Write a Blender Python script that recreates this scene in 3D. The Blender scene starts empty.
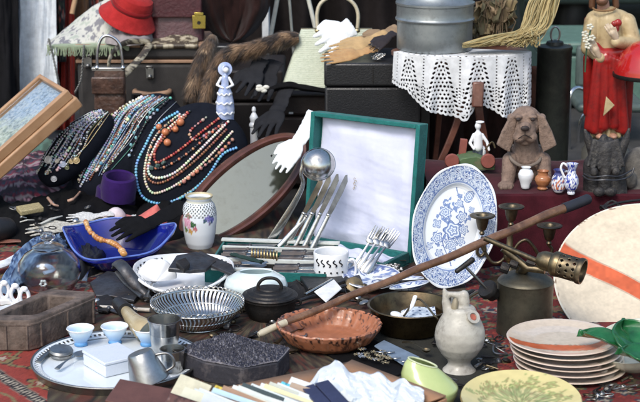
import bpy, bmesh, math, random
import numpy as np
from mathutils import Vector, Matrix, Quaternion
from mathutils.bvhtree import BVHTree
random.seed(7); PI = math.pi
sc = bpy.context.scene
COL = sc.collection
# ---------------------------------------------------------------- camera frame
CH = 1.1; CA = math.radians(14.5); F = 1600.0
cF = Vector((0, math.cos(CA), -math.sin(CA))); cU = Vector((0, math.sin(CA), math.cos(CA))); cR = Vector((1, 0, 0))
CAM = Vector((0, 0, CH))
def ray(px, py): return (cF + cR*((px-320)/F) + cU*((201-py)/F))
def W(px, py, Y=None, z=0.0):
    "world point seen at a position of the photo: on the plane at depth Y, else at height z"
    d = ray(px, py)
    t = Y/d.y if Y is not None else (z-CH)/d.z
    return CAM + d*t
def K(p): return (p-CAM).dot(cF)/F          # metres per photo pixel at p
# ---------------------------------------------------------------- numpy noise
def _h(ix, iy, s):
    n = (ix.astype(np.int64)*374761393 + iy.astype(np.int64)*668265263 + s*1442695041) & 0xffffffff
    n = ((n ^ (n >> 13))*1274126177) & 0xffffffff
    return ((n ^ (n >> 16)) & 0xffff)/65535.0
def vn(x, y, s=0):
    x = np.asarray(x, float); y = np.asarray(y, float)
    ix = np.floor(x); iy = np.floor(y); fx = x-ix; fy = y-iy
    fx = fx*fx*(3-2*fx); fy = fy*fy*(3-2*fy)
    a = _h(ix, iy, s); b = _h(ix+1, iy, s); c = _h(ix, iy+1, s); d = _h(ix+1, iy+1, s)
    return (a*(1-fx)+b*fx)*(1-fy)+(c*(1-fx)+d*fx)*fy
def fbm(x, y, s=0): return (vn(x, y, s)*.5+vn(x*2.1, y*2.1, s+1)*.27+vn(x*4.3, y*4.3, s+2)*.15+vn(x*8.7, y*8.7, s+3)*.08)
from mathutils import noise as mn
def n1(x, y, s=0): return min(1, max(0, .5+.42*mn.fractal(Vector((x, y, s*7.31)), 1.0, 2.1, 4)))
# ---------------------------------------------------------------- materials
_M = {}
def mat(name, col=(.5, .5, .5), rough=.5, metal=0, col2=None, scale=40, bump=0, bs=None, var=.12, spots=None, sscale=30, samt=.6,
        trans=0, coat=0, sheen=0, vcol=False, ior=1.45, sub=0, alpha=1, spec=.5):
    if name in _M: return _M[name]
    m = bpy.data.materials.new(name); m.use_nodes = True; nt = m.node_tree; N = nt.nodes; L = nt.links
    b = N['Principled BSDF']
    b.inputs['Roughness'].default_value = rough; b.inputs['Metallic'].default_value = metal
    b.inputs['IOR'].default_value = ior; b.inputs['Specular IOR Level'].default_value = spec; b.inputs['Transmission Weight'].default_value = trans
    b.inputs['Coat Weight'].default_value = coat; b.inputs['Coat Roughness'].default_value = .08
    b.inputs['Sheen Weight'].default_value = sheen; b.inputs['Alpha'].default_value = alpha
    tc = N.new('ShaderNodeTexCoord')
    no = N.new('ShaderNodeTexNoise'); no.inputs['Scale'].default_value = scale; no.inputs['Detail'].default_value = 6; no.inputs['Roughness'].default_value = .65
    L.new(tc.outputs['Object'], no.inputs['Vector'])
    if vcol:
        a = N.new('ShaderNodeAttribute'); a.attribute_name = 'Col'; base = a.outputs['Color']
    else:
        mx = N.new('ShaderNodeMix'); mx.data_type = 'RGBA'
        c2 = col2 or tuple(max(0, c*(1-var*2)) for c in col)
        mx.inputs[6].default_value = (*col, 1); mx.inputs[7].default_value = (*c2, 1)
        rp = N.new('ShaderNodeValToRGB'); rp.color_ramp.elements[0].position = .38; rp.color_ramp.elements[1].position = .66
        L.new(no.outputs['Fac'], rp.inputs['Fac']); L.new(rp.outputs['Color'], mx.inputs[0]); base = mx.outputs[2]
    if spots:
        n2 = N.new('ShaderNodeTexNoise'); n2.inputs['Scale'].default_value = sscale; n2.inputs['Detail'].default_value = 9; n2.inputs['Roughness'].default_value = .75
        L.new(tc.outputs['Object'], n2.inputs['Vector'])
        r2 = N.new('ShaderNodeValToRGB'); r2.color_ramp.elements[0].position = .52; r2.color_ramp.elements[1].position = .68
        r2.color_ramp.elements[1].color = (samt, samt, samt, 1)
        L.new(n2.outputs['Fac'], r2.inputs['Fac'])
        m2 = N.new('ShaderNodeMix'); m2.data_type = 'RGBA'; m2.inputs[7].default_value = (*spots, 1)
        L.new(r2.outputs['Color'], m2.inputs[0]); L.new(base, m2.inputs[6]); base = m2.outputs[2]
    L.new(base, b.inputs['Base Color'])
    mr = N.new('ShaderNodeMapRange'); mr.inputs['To Min'].default_value = max(.02, rough-.12); mr.inputs['To Max'].default_value = min(1, rough+.14)
    L.new(no.outputs['Fac'], mr.inputs['Value']); L.new(mr.outputs['Result'], b.inputs['Roughness'])
    if bump:
        n3 = N.new('ShaderNodeTexNoise'); n3.inputs['Scale'].default_value = bs or scale*3; n3.inputs['Detail'].default_value = 5
        L.new(tc.outputs['Object'], n3.inputs['Vector'])
        bp = N.new('ShaderNodeBump'); bp.inputs['Strength'].default_value = bump; bp.inputs['Distance'].default_value = .002
        L.new(n3.outputs['Fac'], bp.inputs['Height']); L.new(bp.outputs['Normal'], b.inputs['Normal'])
    _M[name] = m; return m
def fabric(name, col, **k):
    k.setdefault('rough', .9); k.setdefault('bump', .5); k.setdefault('bs', 500); k.setdefault('sheen', .08); k.setdefault('spec', .15); return mat(name, col, **k)
def metal(name, col, rough=.3, **k):
    k.setdefault('bump', .15); k.setdefault('bs', 90); return mat(name, col, rough, 1, **k)
SILVER = metal('silver', (.62, .61, .58), .22, spots=(.2, .18, .15), samt=.45, scale=60)
CHROME = metal('bright_steel', (.7, .71, .72), .12)
PEWTER = metal('pewter', (.36, .36, .35), .38, spots=(.12, .11, .1))
BRASS = metal('aged_brass', (.27, .21, .12), .42, col2=(.14, .11, .07), spots=(.06, .05, .04), scale=50)
DBRASS = metal('dark_brass', (.2, .16, .1), .45, col2=(.09, .075, .055), spots=(.04, .035, .03), scale=50)
IRON = mat('cast_iron', (.035, .033, .032), .48, .6, col2=(.02, .019, .019), spots=(.09, .06, .045), sscale=60, samt=.4, bump=.4, bs=250)
STEELD = mat('dark_steel', (.1, .105, .115), .42, .7, col2=(.05, .05, .055), spots=(.13, .08, .05), sscale=50, samt=.4, bump=.3)
PORC = mat('white_porcelain', (.8, .82, .84), .12, coat=.5, var=.02)
BLACKF = fabric('black_fabric', (.006, .006, .007), sheen=.0)
BLACKL = mat('black_leather', (.016, .016, .018), .42, bump=.4, bs=350)
VC_GL = mat('painted_glaze', vcol=True, rough=.16, coat=.4)
VC_MAT = mat('printed_cloth', vcol=True, rough=.9, bump=.5, bs=600)
VC_BEAD = mat('bead', vcol=True, rough=.2, coat=.3)
# ---------------------------------------------------------------- mesh builder
class B:
    def __init__(s): s.v = []; s.f = []; s.uv = []; s.c = []
    def add(s, vs, fs, uv=None, c=None):
        o = len(s.v); s.v += [Vector(p) for p in vs]; s.f += [tuple(i+o for i in f) for f in fs]
        s.uv += (uv if uv is not None else [(0, 0)]*len(vs)); s.c += [c or (1, 1, 1)]*len(vs); return s
    def grid(s, fn, nu, nv, cu=False, cv=False, M=None, keep=None, c=None):
        vs = []; uv = []; a = nu if cu else nu+1; b = nv if cv else nv+1
        for j in range(b):
            for i in range(a):
                u = i/nu; v = j/nv; p = Vector(fn(u, v)); vs.append(M @ p if M else p); uv.append((u, v))
        fs = []
        for j in range(nv):
            for i in range(nu):
                if keep and not keep((i+.5)/nu, (j+.5)/nv): continue
                i2 = (i+1) % a; j2 = (j+1) % b
                fs.append((j*a+i, j*a+i2, j2*a+i2, j2*a+i))
        return s.add(vs, fs, uv, c)
    def lathe(s, prof, M=None, seg=48, c=None, sub=1, wob=0):
        # smooth resampling of the profile keeps (r, z) pairs
        pr = prof
        if sub > 1:
            pr = []
            for i in range(len(prof)-1):
                for k in range(sub):
                    t = k/sub; pr.append((prof[i][0]*(1-t)+prof[i+1][0]*t, prof[i][1]*(1-t)+prof[i+1][1]*t))
            pr.append(prof[-1])
        n = len(pr)-1
        def fn(u, v):
            r, z = pr[round(v*n)]; a = u*2*PI
            if wob: r *= 1+wob*math.sin(a*2+z*20)+wob*.6*math.sin(a*3+1)
            return (r*math.cos(a), r*math.sin(a), z)
        return s.grid(fn, seg, n, cu=True, M=M, c=c)
    def ell(s, c, r, M=None, seg=20, rings=12, col=None):
        c = Vector(c); r = Vector(r) if hasattr(r, '__len__') else Vector((r, r, r))
        def fn(u, v):
            a = u*2*PI; t = v*PI
            return (r.x*math.sin(t)*math.cos(a), r.y*math.sin(t)*math.sin(a), -r.z*math.cos(t))
        T = Matrix.Translation(c) @ (M.to_4x4() if M else Matrix.Identity(4))
        return s.grid(fn, seg, rings, cu=True, M=T, c=col)
    def tube(s, pts, r, seg=10, closed=False, caps=True, flat=1.0, c=None, nrm=None):
        pts = [Vector(p) for p in pts]; n = len(pts)
        rs = r if hasattr(r, '__len__') else [r]*n
        T = []
        for i in range(n):
            a = pts[(i-1) % n] if (closed or i > 0) else pts[0]; b = pts[(i+1) % n] if (closed or i < n-1) else pts[-1]
            d = (b-a); T.append(d.normalized() if d.length > 1e-9 else Vector((0, 0, 1)))
        N = (nrm.copy() if nrm else (Vector((0, 0, 1)) if abs(T[0].z) < .9 else Vector((1, 0, 0))))
        vs = []; uv = []
        for i in range(n):
            N = (N-T[i]*N.dot(T[i])); N = N.normalized() if N.length > 1e-6 else T[i].orthogonal().normalized()
            Bn = T[i].cross(N)
            for k in range(seg):
                a = 2*PI*k/seg; vs.append(pts[i]+N*(math.cos(a)*rs[i]*flat)+Bn*(math.sin(a)*rs[i])); uv.append((k/seg, i/max(1, n-1)))
        fs = []
        for i in range(n if closed else n-1):
            j = (i+1) % n
            for k in range(seg): fs.append((i*seg+k, i*seg+(k+1) % seg, j*seg+(k+1) % seg, j*seg+k))
        if caps and not closed: fs += [tuple(range(seg))[::-1], tuple((n-1)*seg+k for k in range(seg))]
        return s.add(vs, fs, uv, c)
    def cap(s, p, q, r1, r2=None, seg=14, c=None):
        "tapered limb with rounded ends"
        p = Vector(p); q = Vector(q); r2 = r1 if r2 is None else r2; d = (q-p)
        if d.length < 1e-6: return s.ell(p, r1, seg=seg, col=c)
        d.normalize(); P = []; R = []
        for k in range(5): a = PI/2*(1-k/5); P.append(p-d*r1*math.sin(a)); R.append(max(r1*math.cos(a), r1*.02))
        P.append(p); R.append(r1); P.append(q); R.append(r2)
        for k in range(1, 6): a = PI/2*k/5; P.append(q+d*r2*math.sin(a)); R.append(max(r2*math.cos(a), r2*.02))
        return s.tube(P, R, seg, c=c)
    def box(s, size, M=None, c=None):
        x, y, z = [a/2 for a in size]; vs = [(i*x, j*y, k*z) for k in (-1, 1) for j in (-1, 1) for i in (-1, 1)]
        if M: vs = [M @ Vector(p) for p in vs]
        return s.add(vs, [(0, 2, 3, 1), (4, 5, 7, 6), (0, 1, 5, 4), (2, 6, 7, 3), (0, 4, 6, 2), (1, 3, 7, 5)], c=c)
    def prism(s, out, h, M=None, c=None):
        n = len(out); vs = [Vector((x, y, 0)) for x, y in out]+[Vector((x, y, h)) for x, y in out]
        if M: vs = [M @ p for p in vs]
        return s.add(vs, [tuple(range(n))[::-1], tuple(range(n, 2*n))]+[(i, (i+1) % n, n+(i+1) % n, n+i) for i in range(n)], c=c)
    def build(s, name, m, parent=None, loc=None, bevel=0, solid=0, remesh=0, smooth_it=4, subsurf=0, colf=None, usec=False, flatshade=False, ang=.7, offs=-1, weld=False):
        vs = s.v
        if parent is not None: base = parent.matrix_world.translation if not hasattr(parent, 'wloc') else parent.wloc; base = Vector(parent['_w'])
        elif loc is not None: base = Vector(loc)
        else:
            a = np.array([tuple(p) for p in vs]); base = Vector(((a[:, 0].min()+a[:, 0].max())/2, (a[:, 1].min()+a[:, 1].max())/2, a[:, 2].min()))
        me = bpy.data.meshes.new(name); me.from_pydata([tuple(p-base) for p in vs], [], s.f)
        bm = bmesh.new(); bm.from_mesh(me)
        if usec or colf is not None:
            if colf is not None: cc = np.asarray(colf(np.array(s.uv), np.array([tuple(p) for p in vs])), float)
            else: cc = np.array(s.c, float)
            lay = bm.verts.layers.float_color.new('Col')
            bm.verts.ensure_lookup_table()
            for i, vt in enumerate(bm.verts): vt[lay] = (cc[i][0], cc[i][1], cc[i][2], 1)
        if weld: bmesh.ops.remove_doubles(bm, verts=bm.verts, dist=1e-5)
        bmesh.ops.recalc_face_normals(bm, faces=bm.faces)
        for f in bm.faces: f.smooth = not flatshade
        for e in bm.edges:
            if len(e.link_faces) == 2 and e.calc_face_angle(0) > ang: e.smooth = False
        bm.to_mesh(me); bm.free(); me.materials.append(m)
        o = bpy.data.objects.new(name, me); COL.objects.link(o); o['_w'] = tuple(base)
        if parent is not None: o.parent = parent; o.location = base-Vector(parent['_w'])
        else: o.location = base
        if remesh:
            r = o.modifiers.new('r', 'REMESH'); r.mode = 'VOXEL'; r.voxel_size = remesh; r.use_smooth_shade = True
            if smooth_it: q = o.modifiers.new('s', 'SMOOTH'); q.factor = .6; q.iterations = smooth_it
        if solid: q = o.modifiers.new('t', 'SOLIDIFY'); q.thickness = solid; q.offset = offs
        if bevel: q = o.modifiers.new('b', 'BEVEL'); q.width = bevel; q.segments = 2; q.limit_method = 'ANGLE'; q.angle_limit = .6
        if subsurf: q = o.modifiers.new('ss', 'SUBSURF'); q.levels = subsurf; q.render_levels = subsurf
        return o
def tag(o, label, cat, group=None):
    o['label'] = label; o['category'] = cat
    if group: o['group'] = group
    return o
def thing(name, label, cat, loc, group=None):
    o = bpy.data.objects.new(name, None); COL.objects.link(o); o.location = loc; o['_w'] = tuple(loc); o.empty_display_size = .03
    return tag(o, label, cat, group)
def struct(o): o['kind'] = 'structure'; return o
def dup(root, loc, label, rotz=0):
    r = root.copy(); COL.objects.link(r); r.location = loc; r.rotation_euler.z = rotz; r['label'] = label
    for ch in list(root.children):
        c = ch.copy(); COL.objects.link(c); c.parent = r
        for g in list(ch.children):
            d = g.copy(); COL.objects.link(d); d.parent = c
    return r
def TR(p, rx=0, ry=0, rz=0, s=1.0):
    from mathutils import Euler
    return Matrix.Translation(Vector(p)) @ Euler((math.radians(rx), math.radians(ry), math.radians(rz)), 'XYZ').to_matrix().to_4x4() @ Matrix.Scale(s, 4)
def frame(o, x, y):
    "matrix with origin o, x axis along x, y axis near y"
    x = Vector(x).normalized(); y = Vector(y); y = (y-x*y.dot(x)).normalized(); z = x.cross(y)
    M = Matrix((x, y, z)).transposed().to_4x4(); M.translation = Vector(o); return M
def spline(pts, n=8, closed=False):
    P = [Vector(p) for p in pts]; out = []; m = len(P)
    g = (lambda i: P[i % m]) if closed else (lambda i: P[max(0, min(m-1, i))])
    for i in range(m if closed else m-1):
        a, b, c, d = g(i-1), g(i), g(i+1), g(i+2)
        for k in range(n):
            t = k/n; out.append(.5*((2*b)+(c-a)*t+(2*a-5*b+4*c-d)*t*t+(3*b-a-3*c+d)*t**3))
    if not closed: out.append(P[-1])
    return out
def sp1(vals, n=8): return [v.x for v in spline([Vector((a, 0, 0)) for a in vals], n)]
def pxpath(pts, n=8):
    "pts = (px, py, Y) or (px, py, None, z)"
    return spline([W(p[0], p[1], Y=p[2]) if p[2] is not None else W(p[0], p[1], z=p[3]) for p in pts], n)
def pp(prof, k): return [(r*k, h*k/.955) for r, h in prof]
def patch(px, py, z=0): return W(px, py, z=z)

# soft heap of cloth lying on the ground
def heap(name, label, cat, px, py, w, d, h, m, seed=1, rot=0, z=0, colf=None, wr=9, nu=60, parent=None, part=None, yy=None):
    c = W(px, py, z=z) if yy is None else W(px, py, Y=yy); k = K(c); w *= k/2; d *= k/2; h *= k; R = math.radians(rot)
    def fn(u, v):
        r = v; a = u*2*PI; rr = 1+.22*(n1(math.cos(a)*1.3+seed*5, math.sin(a)*1.3, seed)-.5)*2
        x = math.cos(a)*r*w*rr; y = math.sin(a)*r*d*rr
        e = max(0, 1-r**3)**.5
        q = n1(x/w*wr*.35+seed, y/d*wr*.16+seed*3, seed)
        rid = 1-abs(2*n1(x/w*wr*.3+y/d*1.1+9, y/d*wr*.12, seed+5)-1)*1.2
        zz = h*e*(.35+.55*q+.35*rid)
        return (c.x+x*math.cos(R)-y*math.sin(R), c.y+x*math.sin(R)+y*math.cos(R), c.z+zz+.001)
    b = B().grid(fn, nu, 26, cu=True)
    def close(b):
        return b
    o = b.build(part or name, m, parent=parent, colf=colf, ang=3)
    if parent is None: tag(o, label, cat)
    return o
# hanging cloth with folds between two upper pixels
def drape(name, label, cat, x0, x1, y0, y1, Y, m, folds=5, amp=.015, seed=1, shape=None, colf=None, nu=90, nv=30, thick=.003):
    def fn(u, v):
        px = x0+(x1-x0)*u; py = y0+(y1-y0)*v
        if shape: px, py = shape(u, v)
        f = amp*(.4+.6*v)*(math.sin(u*folds*2*PI+seed+1.5*math.sin(v*2+seed))+.6*math.sin(u*folds*4.3+v*1.5+seed*2))
        f += amp*1.2*(n1(u*5+seed, v*3, seed)-.5)*2
        return W(px, py, Y=Y+f)
    return tag(B().grid(fn, nu, nv).build(name, m, solid=thick, ang=3, colf=colf), label, cat)
def glove(name, label, tip, wrist, up, m, width, cuff=.35, spread=.25, curl=.0, thick=.2, vox=.0028, thumb=1, flare=1.0, group=None, fing=.36, bend=0):
    tip = Vector(tip); wrist = Vector(wrist); L = (tip-wrist).length
    Mx = frame(wrist, (tip-wrist).cross(Vector(up)), tip-wrist)   # x across, y to the tips, z = up-ish
    if (Mx.to_3x3() @ Vector((0, 0, 1))).dot(Vector(up)) < 0: Mx = Mx @ Matrix.Diagonal((-1, 1, -1, 1))
    b = B(); w = width; t = w*thick; c0 = cuff*L; pl = L*(1-cuff-fing); tb = []
    def add(p, q, r1, r2, fl=1): b.cap(p, q, r1, r2)
    n = 9
    P = [Vector((0, c0*i/n, t*.15*math.sin(i*1.9))) for i in range(n+1)]
    R = [w*.36*flare*(1-i/n)+w*.33*(i/n)+w*.015*math.sin(i*2.6) for i in range(n+1)]
    b.tube([Mx @ p for p in P], R, 20, flat=.3, nrm=(Mx.to_3x3() @ Vector((0, 0, 1))))
    b.ell(Mx @ Vector((0, c0+pl*.5, 0)), (w*.46, pl*.72, t*.95), M=Mx.to_3x3(), seg=24)
    b.ell(Mx @ Vector((0, c0+pl*.8, 0)), (w*.5, pl*.45, t*.85), M=Mx.to_3x3(), seg=24)
    fl = [.86, 1, .95, .76]
    for i in range(4):
        x = w*(-.37+.247*i); a = spread*(-.5+i/3)*1.0; l = L*fing*fl[i]; y0 = c0+pl*.92
        p0 = Vector((x, y0-pl*.25, 0)); p1 = Vector((x+math.sin(a)*l*.5, y0+l*.5, t*.1+curl*l*.05)); p2 = Vector((x+math.sin(a)*l, y0+l*.95, -curl*l*.35-bend*l*.3*(i % 2)))
        r = w*.122
        b.cap(Mx @ p0, Mx @ p1, r, r*.92); b.cap(Mx @ p1, Mx @ p2, r*.92, r*.62)
    s = thumb; p0 = Vector((s*w*.34, c0+pl*.15, 0)); p1 = Vector((s*w*.62, c0+pl*.75, -t*.2)); p2 = Vector((s*w*.62, c0+pl*1.3, -t*.5))
    b.cap(Mx @ p0, Mx @ p1, w*.15, w*.135); b.cap(Mx @ p1, Mx @ p2, w*.135, w*.1)
    Mi = Mx.inverted()
    for i, p in enumerate(b.v):
        q = Mi @ p; q.z = q.z*.6+w*.03*math.sin(q.y*90+q.x*40)*(q.y < c0+pl*.6)+w*.05*math.sin(q.y*38+1); b.v[i] = Mx @ q
    o = b.build(name, m, remesh=vox, smooth_it=3)
    return tag(o, label, 'glove', group)
# ================================================================ setting
def ground_grid():
    b = B().box((60, 60, .2), Matrix.Translation((0, 12, -.112)))
    o = b.build('ground', mat('asphalt', (.05, .048, .046), .9, col2=(.03, .029, .028), scale=12, bump=.6, bs=200)); struct(o)
ground_grid()
pv = B().box((30, 14, .02), Matrix.Translation((0, -4.55, -.0))); struct(pv.build('bounce_pavement', mat('bounce_paving', (.34, .32, .29), .85, col2=(.26, .25, .23), scale=4, bump=.5, bs=60)))  # unseen pale slab behind the camera, added to brighten the silver
# persian carpet (a thing): woven pattern
cA = W(0, 376); cB = W(40, 402); cd = (cB-cA); cd.z = 0; cd.normalize(); cn = Vector((-cd.y, cd.x, 0))
def sd(a, b, x): return np.clip((x-a)/(b-a), 0, 1)
def carpet_col(uv, co):
    rel = co-np.array(tuple(cA)); t = rel @ np.array(tuple(cd)); s = rel @ np.array(tuple(cn))
    t = t+.0025*(vn(s*60, t*60, 3)-.5); s = s+.0025*(vn(t*70, s*70, 5)-.5)
    red = np.array((.30, .045, .032)); red2 = np.array((.22, .03, .028)); ol = np.array((.22, .17, .08)); dk = np.array((.02, .016, .02)); cr = np.array((.42, .36, .28)); navy = np.array((.03, .035, .06)); pk = np.array((.30, .12, .10)); gr = np.array((.05, .09, .06))
    c = np.zeros((len(s), 3))+red; mixn = fbm(t*25, s*25, 7)[:, None]; c = c*(.75+.5*mixn)
    def put(mask, col): c[mask] = col
    # centre field: dense small motifs
    def motif(mask0, cell, cols, seed, k=5):
        i = np.floor(t/cell); j = np.floor(s/cell); fx = t/cell-i-.5; fy = s/cell-j-.5
        h = _h(i, j, seed); ox = (_h(i, j, seed+1)-.5)*.3; oy = (_h(i, j, seed+2)-.5)*.3
        r = np.hypot(fx-ox, fy-oy); a = np.arctan2(fy-oy, fx-ox)+h*6
        R = .32+.09*np.cos(a*k)
        for q, (cl, sc_) in enumerate(cols):
            idx = ((h*len(cl)).astype(int)) % len(cl); arr = np.array(cl)[idx]
            mm = mask0 & (r < R*sc_); c[mm] = arr[mm]
    field = s > .20
    put(field, red2*.8); c[field] = (c[field].T*(.6+.8*fbm(t*30, s*30, 9)[field])).T
    v1 = np.abs(np.sin(t*38+2.2*np.sin(s*31))+.6*np.sin(s*44+t*9)) < .17; put(field & v1, gr*1.2)
    motif(field, .062, [([dk, navy, gr, dk], 1.15), ([pk, cr*.8, ol, red], .9), ([red, navy, pk*.7, ol], .5)], 11, 6)
    motif(field, .027, [([dk, red, navy, dk, red], .6), ([pk, ol, cr*.7, gr, red], .35)], 31, 4)
    # wide red border with olive scrolls
    bd = (s > .012) & (s <= .20)
    ph = t*2*PI/.17
    sv = .075+.032*np.sin(ph); put(bd & (np.abs(s-sv) < .0075), dk); put(bd & (np.abs(s-sv) < .005), ol)
    sv2 = .135-.03*np.sin(ph+.8); put(bd & (np.abs(s-sv2) < .006), dk); put(bd & (np.abs(s-sv2) < .004), ol*1.1)
    for off, s0, R0, seed in ((0, .045, .026, 1), (.085, .10, .03, 2), (.04, .155, .028, 3)):
        tt = (t+off) % .17-.085; r = np.hypot(tt, s-s0); a = np.arctan2(s-s0, tt)
        Rr = R0*(1+.28*np.cos(a*5+seed)); put(bd & (r < Rr*1.12), dk); put(bd & (r < Rr), ol); put(bd & (r < Rr*.62), red2); put(bd & (r < Rr*.36), cr)
    put((s > .186) & (s < .2), dk); put((s > .189) & (s < .197) & ((t*90) % 1 < .55), cr)
    # rope stripe
    put((s > -.012) & (s <= .012), dk); rope = (((t+s*.35)*95) % 1 < .5) & (np.abs(s) < .0075); put(rope, cr)
    put((s > .011) & (s < .0135), cr*.6); put((s < -.0115) & (s > -.014), cr*.6)
    lo = s < -.02; put(lo & (np.abs(np.sin(t*40)*.01+s+.045) < .004), ol)
    c *= (.66+.34*vn(t*420, s*420, 2))[:, None]
    return c
cg = B(); XA, XB, YA, YB = -1.0, 1.0, 2.55, 3.95
# carpet sheet with slight ripples; the front area is densely sampled for its weave
def cf(u, v):
    x = XA+(XB-XA)*u; y = YA+(YB-YA)*v**1.35
    return (x, y, .001+.0025*math.sin(x*5+y*3)**2)
cg.grid(cf, 500, 260)
o = cg.build('carpet', VC_MAT, colf=carpet_col, ang=3); tag(o, 'red oriental carpet with olive scroll border spread under all the wares', 'carpet')
# dark red cloth covered ledge behind the brass things and below the dog
LED = .17
def ledge():
    Y0 = 3.66
    def fn(u, v):
        x = .262+.85*u; f = .010*math.sin(u*31)+.007*math.sin(u*73+1)
        if v < .5: t = v/.5; return (x, Y0+f*(1-t)-.03*(1-t), LED*t+.001)
        t = (v-.5)/.5; return (x, Y0+.006+.36*t, LED+.004*math.sin(u*20+t*9)*(t > .02))
    m = fabric('burgundy_cloth', (.06, .008, .014), col2=(.035, .005, .009), scale=25)
    o = B().grid(fn, 160, 60).build('cloth_ledge', m, solid=.004); tag(o, 'low ledge covered in burgundy red cloth, carrying the dog statue and the tiny vases', 'ledge')
    b = B().box((.82, .34, LED-.012), Matrix.Translation((.685, 3.85, (LED-.012)/2+.001)))
    b.build('platform', mat('dark_board', (.05, .03, .025), .8), parent=None).parent = o
    c = [q for q in bpy.data.objects if q.name == 'platform'][0]; c.location = Vector(c['_w'])-Vector(o['_w'])
ledge()
# ================================================================ background
drape('shade_curtain', 'very dark brown curtain added at the back of the stall in place of its shade', 'curtain', 60, 482, -260, 215, 5.7, fabric('shade_curtain_cloth', (.016, .013, .013), sheen=0), folds=11, amp=.05, nu=200, thick=.004)  # dark cloth stands in for the canopy shade behind the stall
# dark car-like van far behind at right
def van():
    Y = 7.2; c = W(560, 60, Y=Y); t = thing('parked_van', 'blurred teal grey van standing behind the stall at the right', 'van', (c.x+.45, Y, 0))
    paint = mat('van_paint', (.10, .16, .145), .35, coat=.5, var=.1); gl = mat('van_window', (.01, .013, .014), .08)
    x0 = W(484, 60, Y=Y).x-1.5; x1 = x0+4.2
    b = B().box((x1-x0, 1.6, .95), TR(((x0+x1)/2, Y+.8, .62))); b.build('body', paint, t, bevel=.06)
    b = B().box((x1-x0-.06, 1.5, .85), TR(((x0+x1)/2, Y+.83, 1.5))); b.build('roof', paint, t, bevel=.08)
    b = B().box((.9, .03, .5), TR((x0+.9, Y+.075, 1.5))); b.build('window', gl, t, bevel=.02)
    for wx in (x0+.5, x1-.5):
        b = B().lathe([(0, -.1), (.2, -.1), (.31, -.08), (.33, -.04), (.33, .05), (.3, .08), (0, .08)], TR((wx, Y+.0, .335), 90)); w = b.build('wheel', mat('tyre', (.012, .012, .012), .8), t)
        b = B().lathe([(0, .085), (.12, .1), (.2, .09), (.21, .082)], TR((wx, Y-.012, .335), 90)); b.build('hubcap', CHROME, w)
    for zz, hh in ((.93, .05), (.28, .09)):
        b = B().box((x1-x0, .03, hh), TR(((x0+x1)/2, Y-.014, zz))); b.build('trim', mat('grey_trim', (.12, .13, .13), .4), t, bevel=.008)
van()
drape('brown_blanket', 'dark reddish brown blanket hanging under the side table behind the dog statue', 'blanket', 414, 540, 66, 200, 4.46, fabric('brown_blanket_wool', (.045, .02, .016), col2=(.025, .014, .012), scale=30), folds=6, amp=.02, seed=5, nu=80)
def backbits():
    p = W(571, 31, z=0); k = K(p); b = B().lathe([(0, 0), (15*k, .01), (17*k, .05), (16*k, .12), (10*k, .19), (3*k, .21), (0, .21)], TR(p), 24, wob=.06)
    b.tube([p+Vector((math.cos(a)*9*k, 0, .19+math.sin(a)*.07)) for a in [j*PI/8 for j in range(9)]], .01, 8); tag(b.build('black_bag', BLACKL), 'blurred round black bag standing on the ground far behind the canister', 'bag')
    Y = 5.6; a = W(541, 41, Y=Y); c = W(655, 41, Y=Y); t = thing('teal_chest', 'teal painted metal chest standing behind the canister and the tube chair', 'chest', ((a.x+c.x)/2, Y+.2, 0)); m = mat('teal_paint', (.10, .19, .155), .45, coat=.2, spots=(.05, .08, .07))
    B().box((c.x-a.x, .4, a.z*.78), TR(((a.x+c.x)/2, Y+.2, a.z*.39+.002))).build('body', m, t, bevel=.012); B().box((c.x-a.x+.02, .42, a.z*.2), TR(((a.x+c.x)/2, Y+.2, a.z*.89))).build('lid', m, t, bevel=.012)
backbits()
drape('dark_jacket', 'black jacket hanging blurred behind the dried leaves at the right', 'jacket', 486, 524, -80, 60, 5.5, fabric('black_green', (.012, .02, .017)), folds=2, amp=.02, nu=40)
# chrome tube chair between canister and statue
def tube_chair():
    Y = 4.95; t = thing('tube_chair', 'chrome tube chair standing between the dark canister and the religious statue', 'chair', W(600, 205, Y=Y))
    k = K(W(590, 100, Y=Y))
    for dx in (0, 46):
        p = [W(569+dx, 175, Y=Y), W(569+dx, 120, Y=Y), W(570+dx, 96, Y=Y), W(577+dx, 88, Y=Y+.02), W(590+dx*.7, 92, Y=Y+.05)]
        b = B().tube(spline(p, 8), 2.2*k, 12); b.build('frame', CHROME, t)
        p = [W(578+dx, 175, Y=Y+.1), W(579+dx, 130, Y=Y+.1), W(586+dx*.9, 112, Y=Y+.1), W(598+dx*.8, 108, Y=Y+.12)]
        b = B().tube(spline(p, 8), 1.8*k, 12); b.build('leg', CHROME, t)
    b = B().box((70*k, .3, .03), TR(W(604, 100, Y=Y+.2))); b.build('seat', mat('grey_vinyl', (.09, .12, .11), .4), t, bevel=.012)
    b = B().box((60*k, .03, .14), TR(W(604, 66, Y=Y+.33))); b.build('backrest', mat('grey_vinyl'), t, bevel=.012)
tube_chair()
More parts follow.
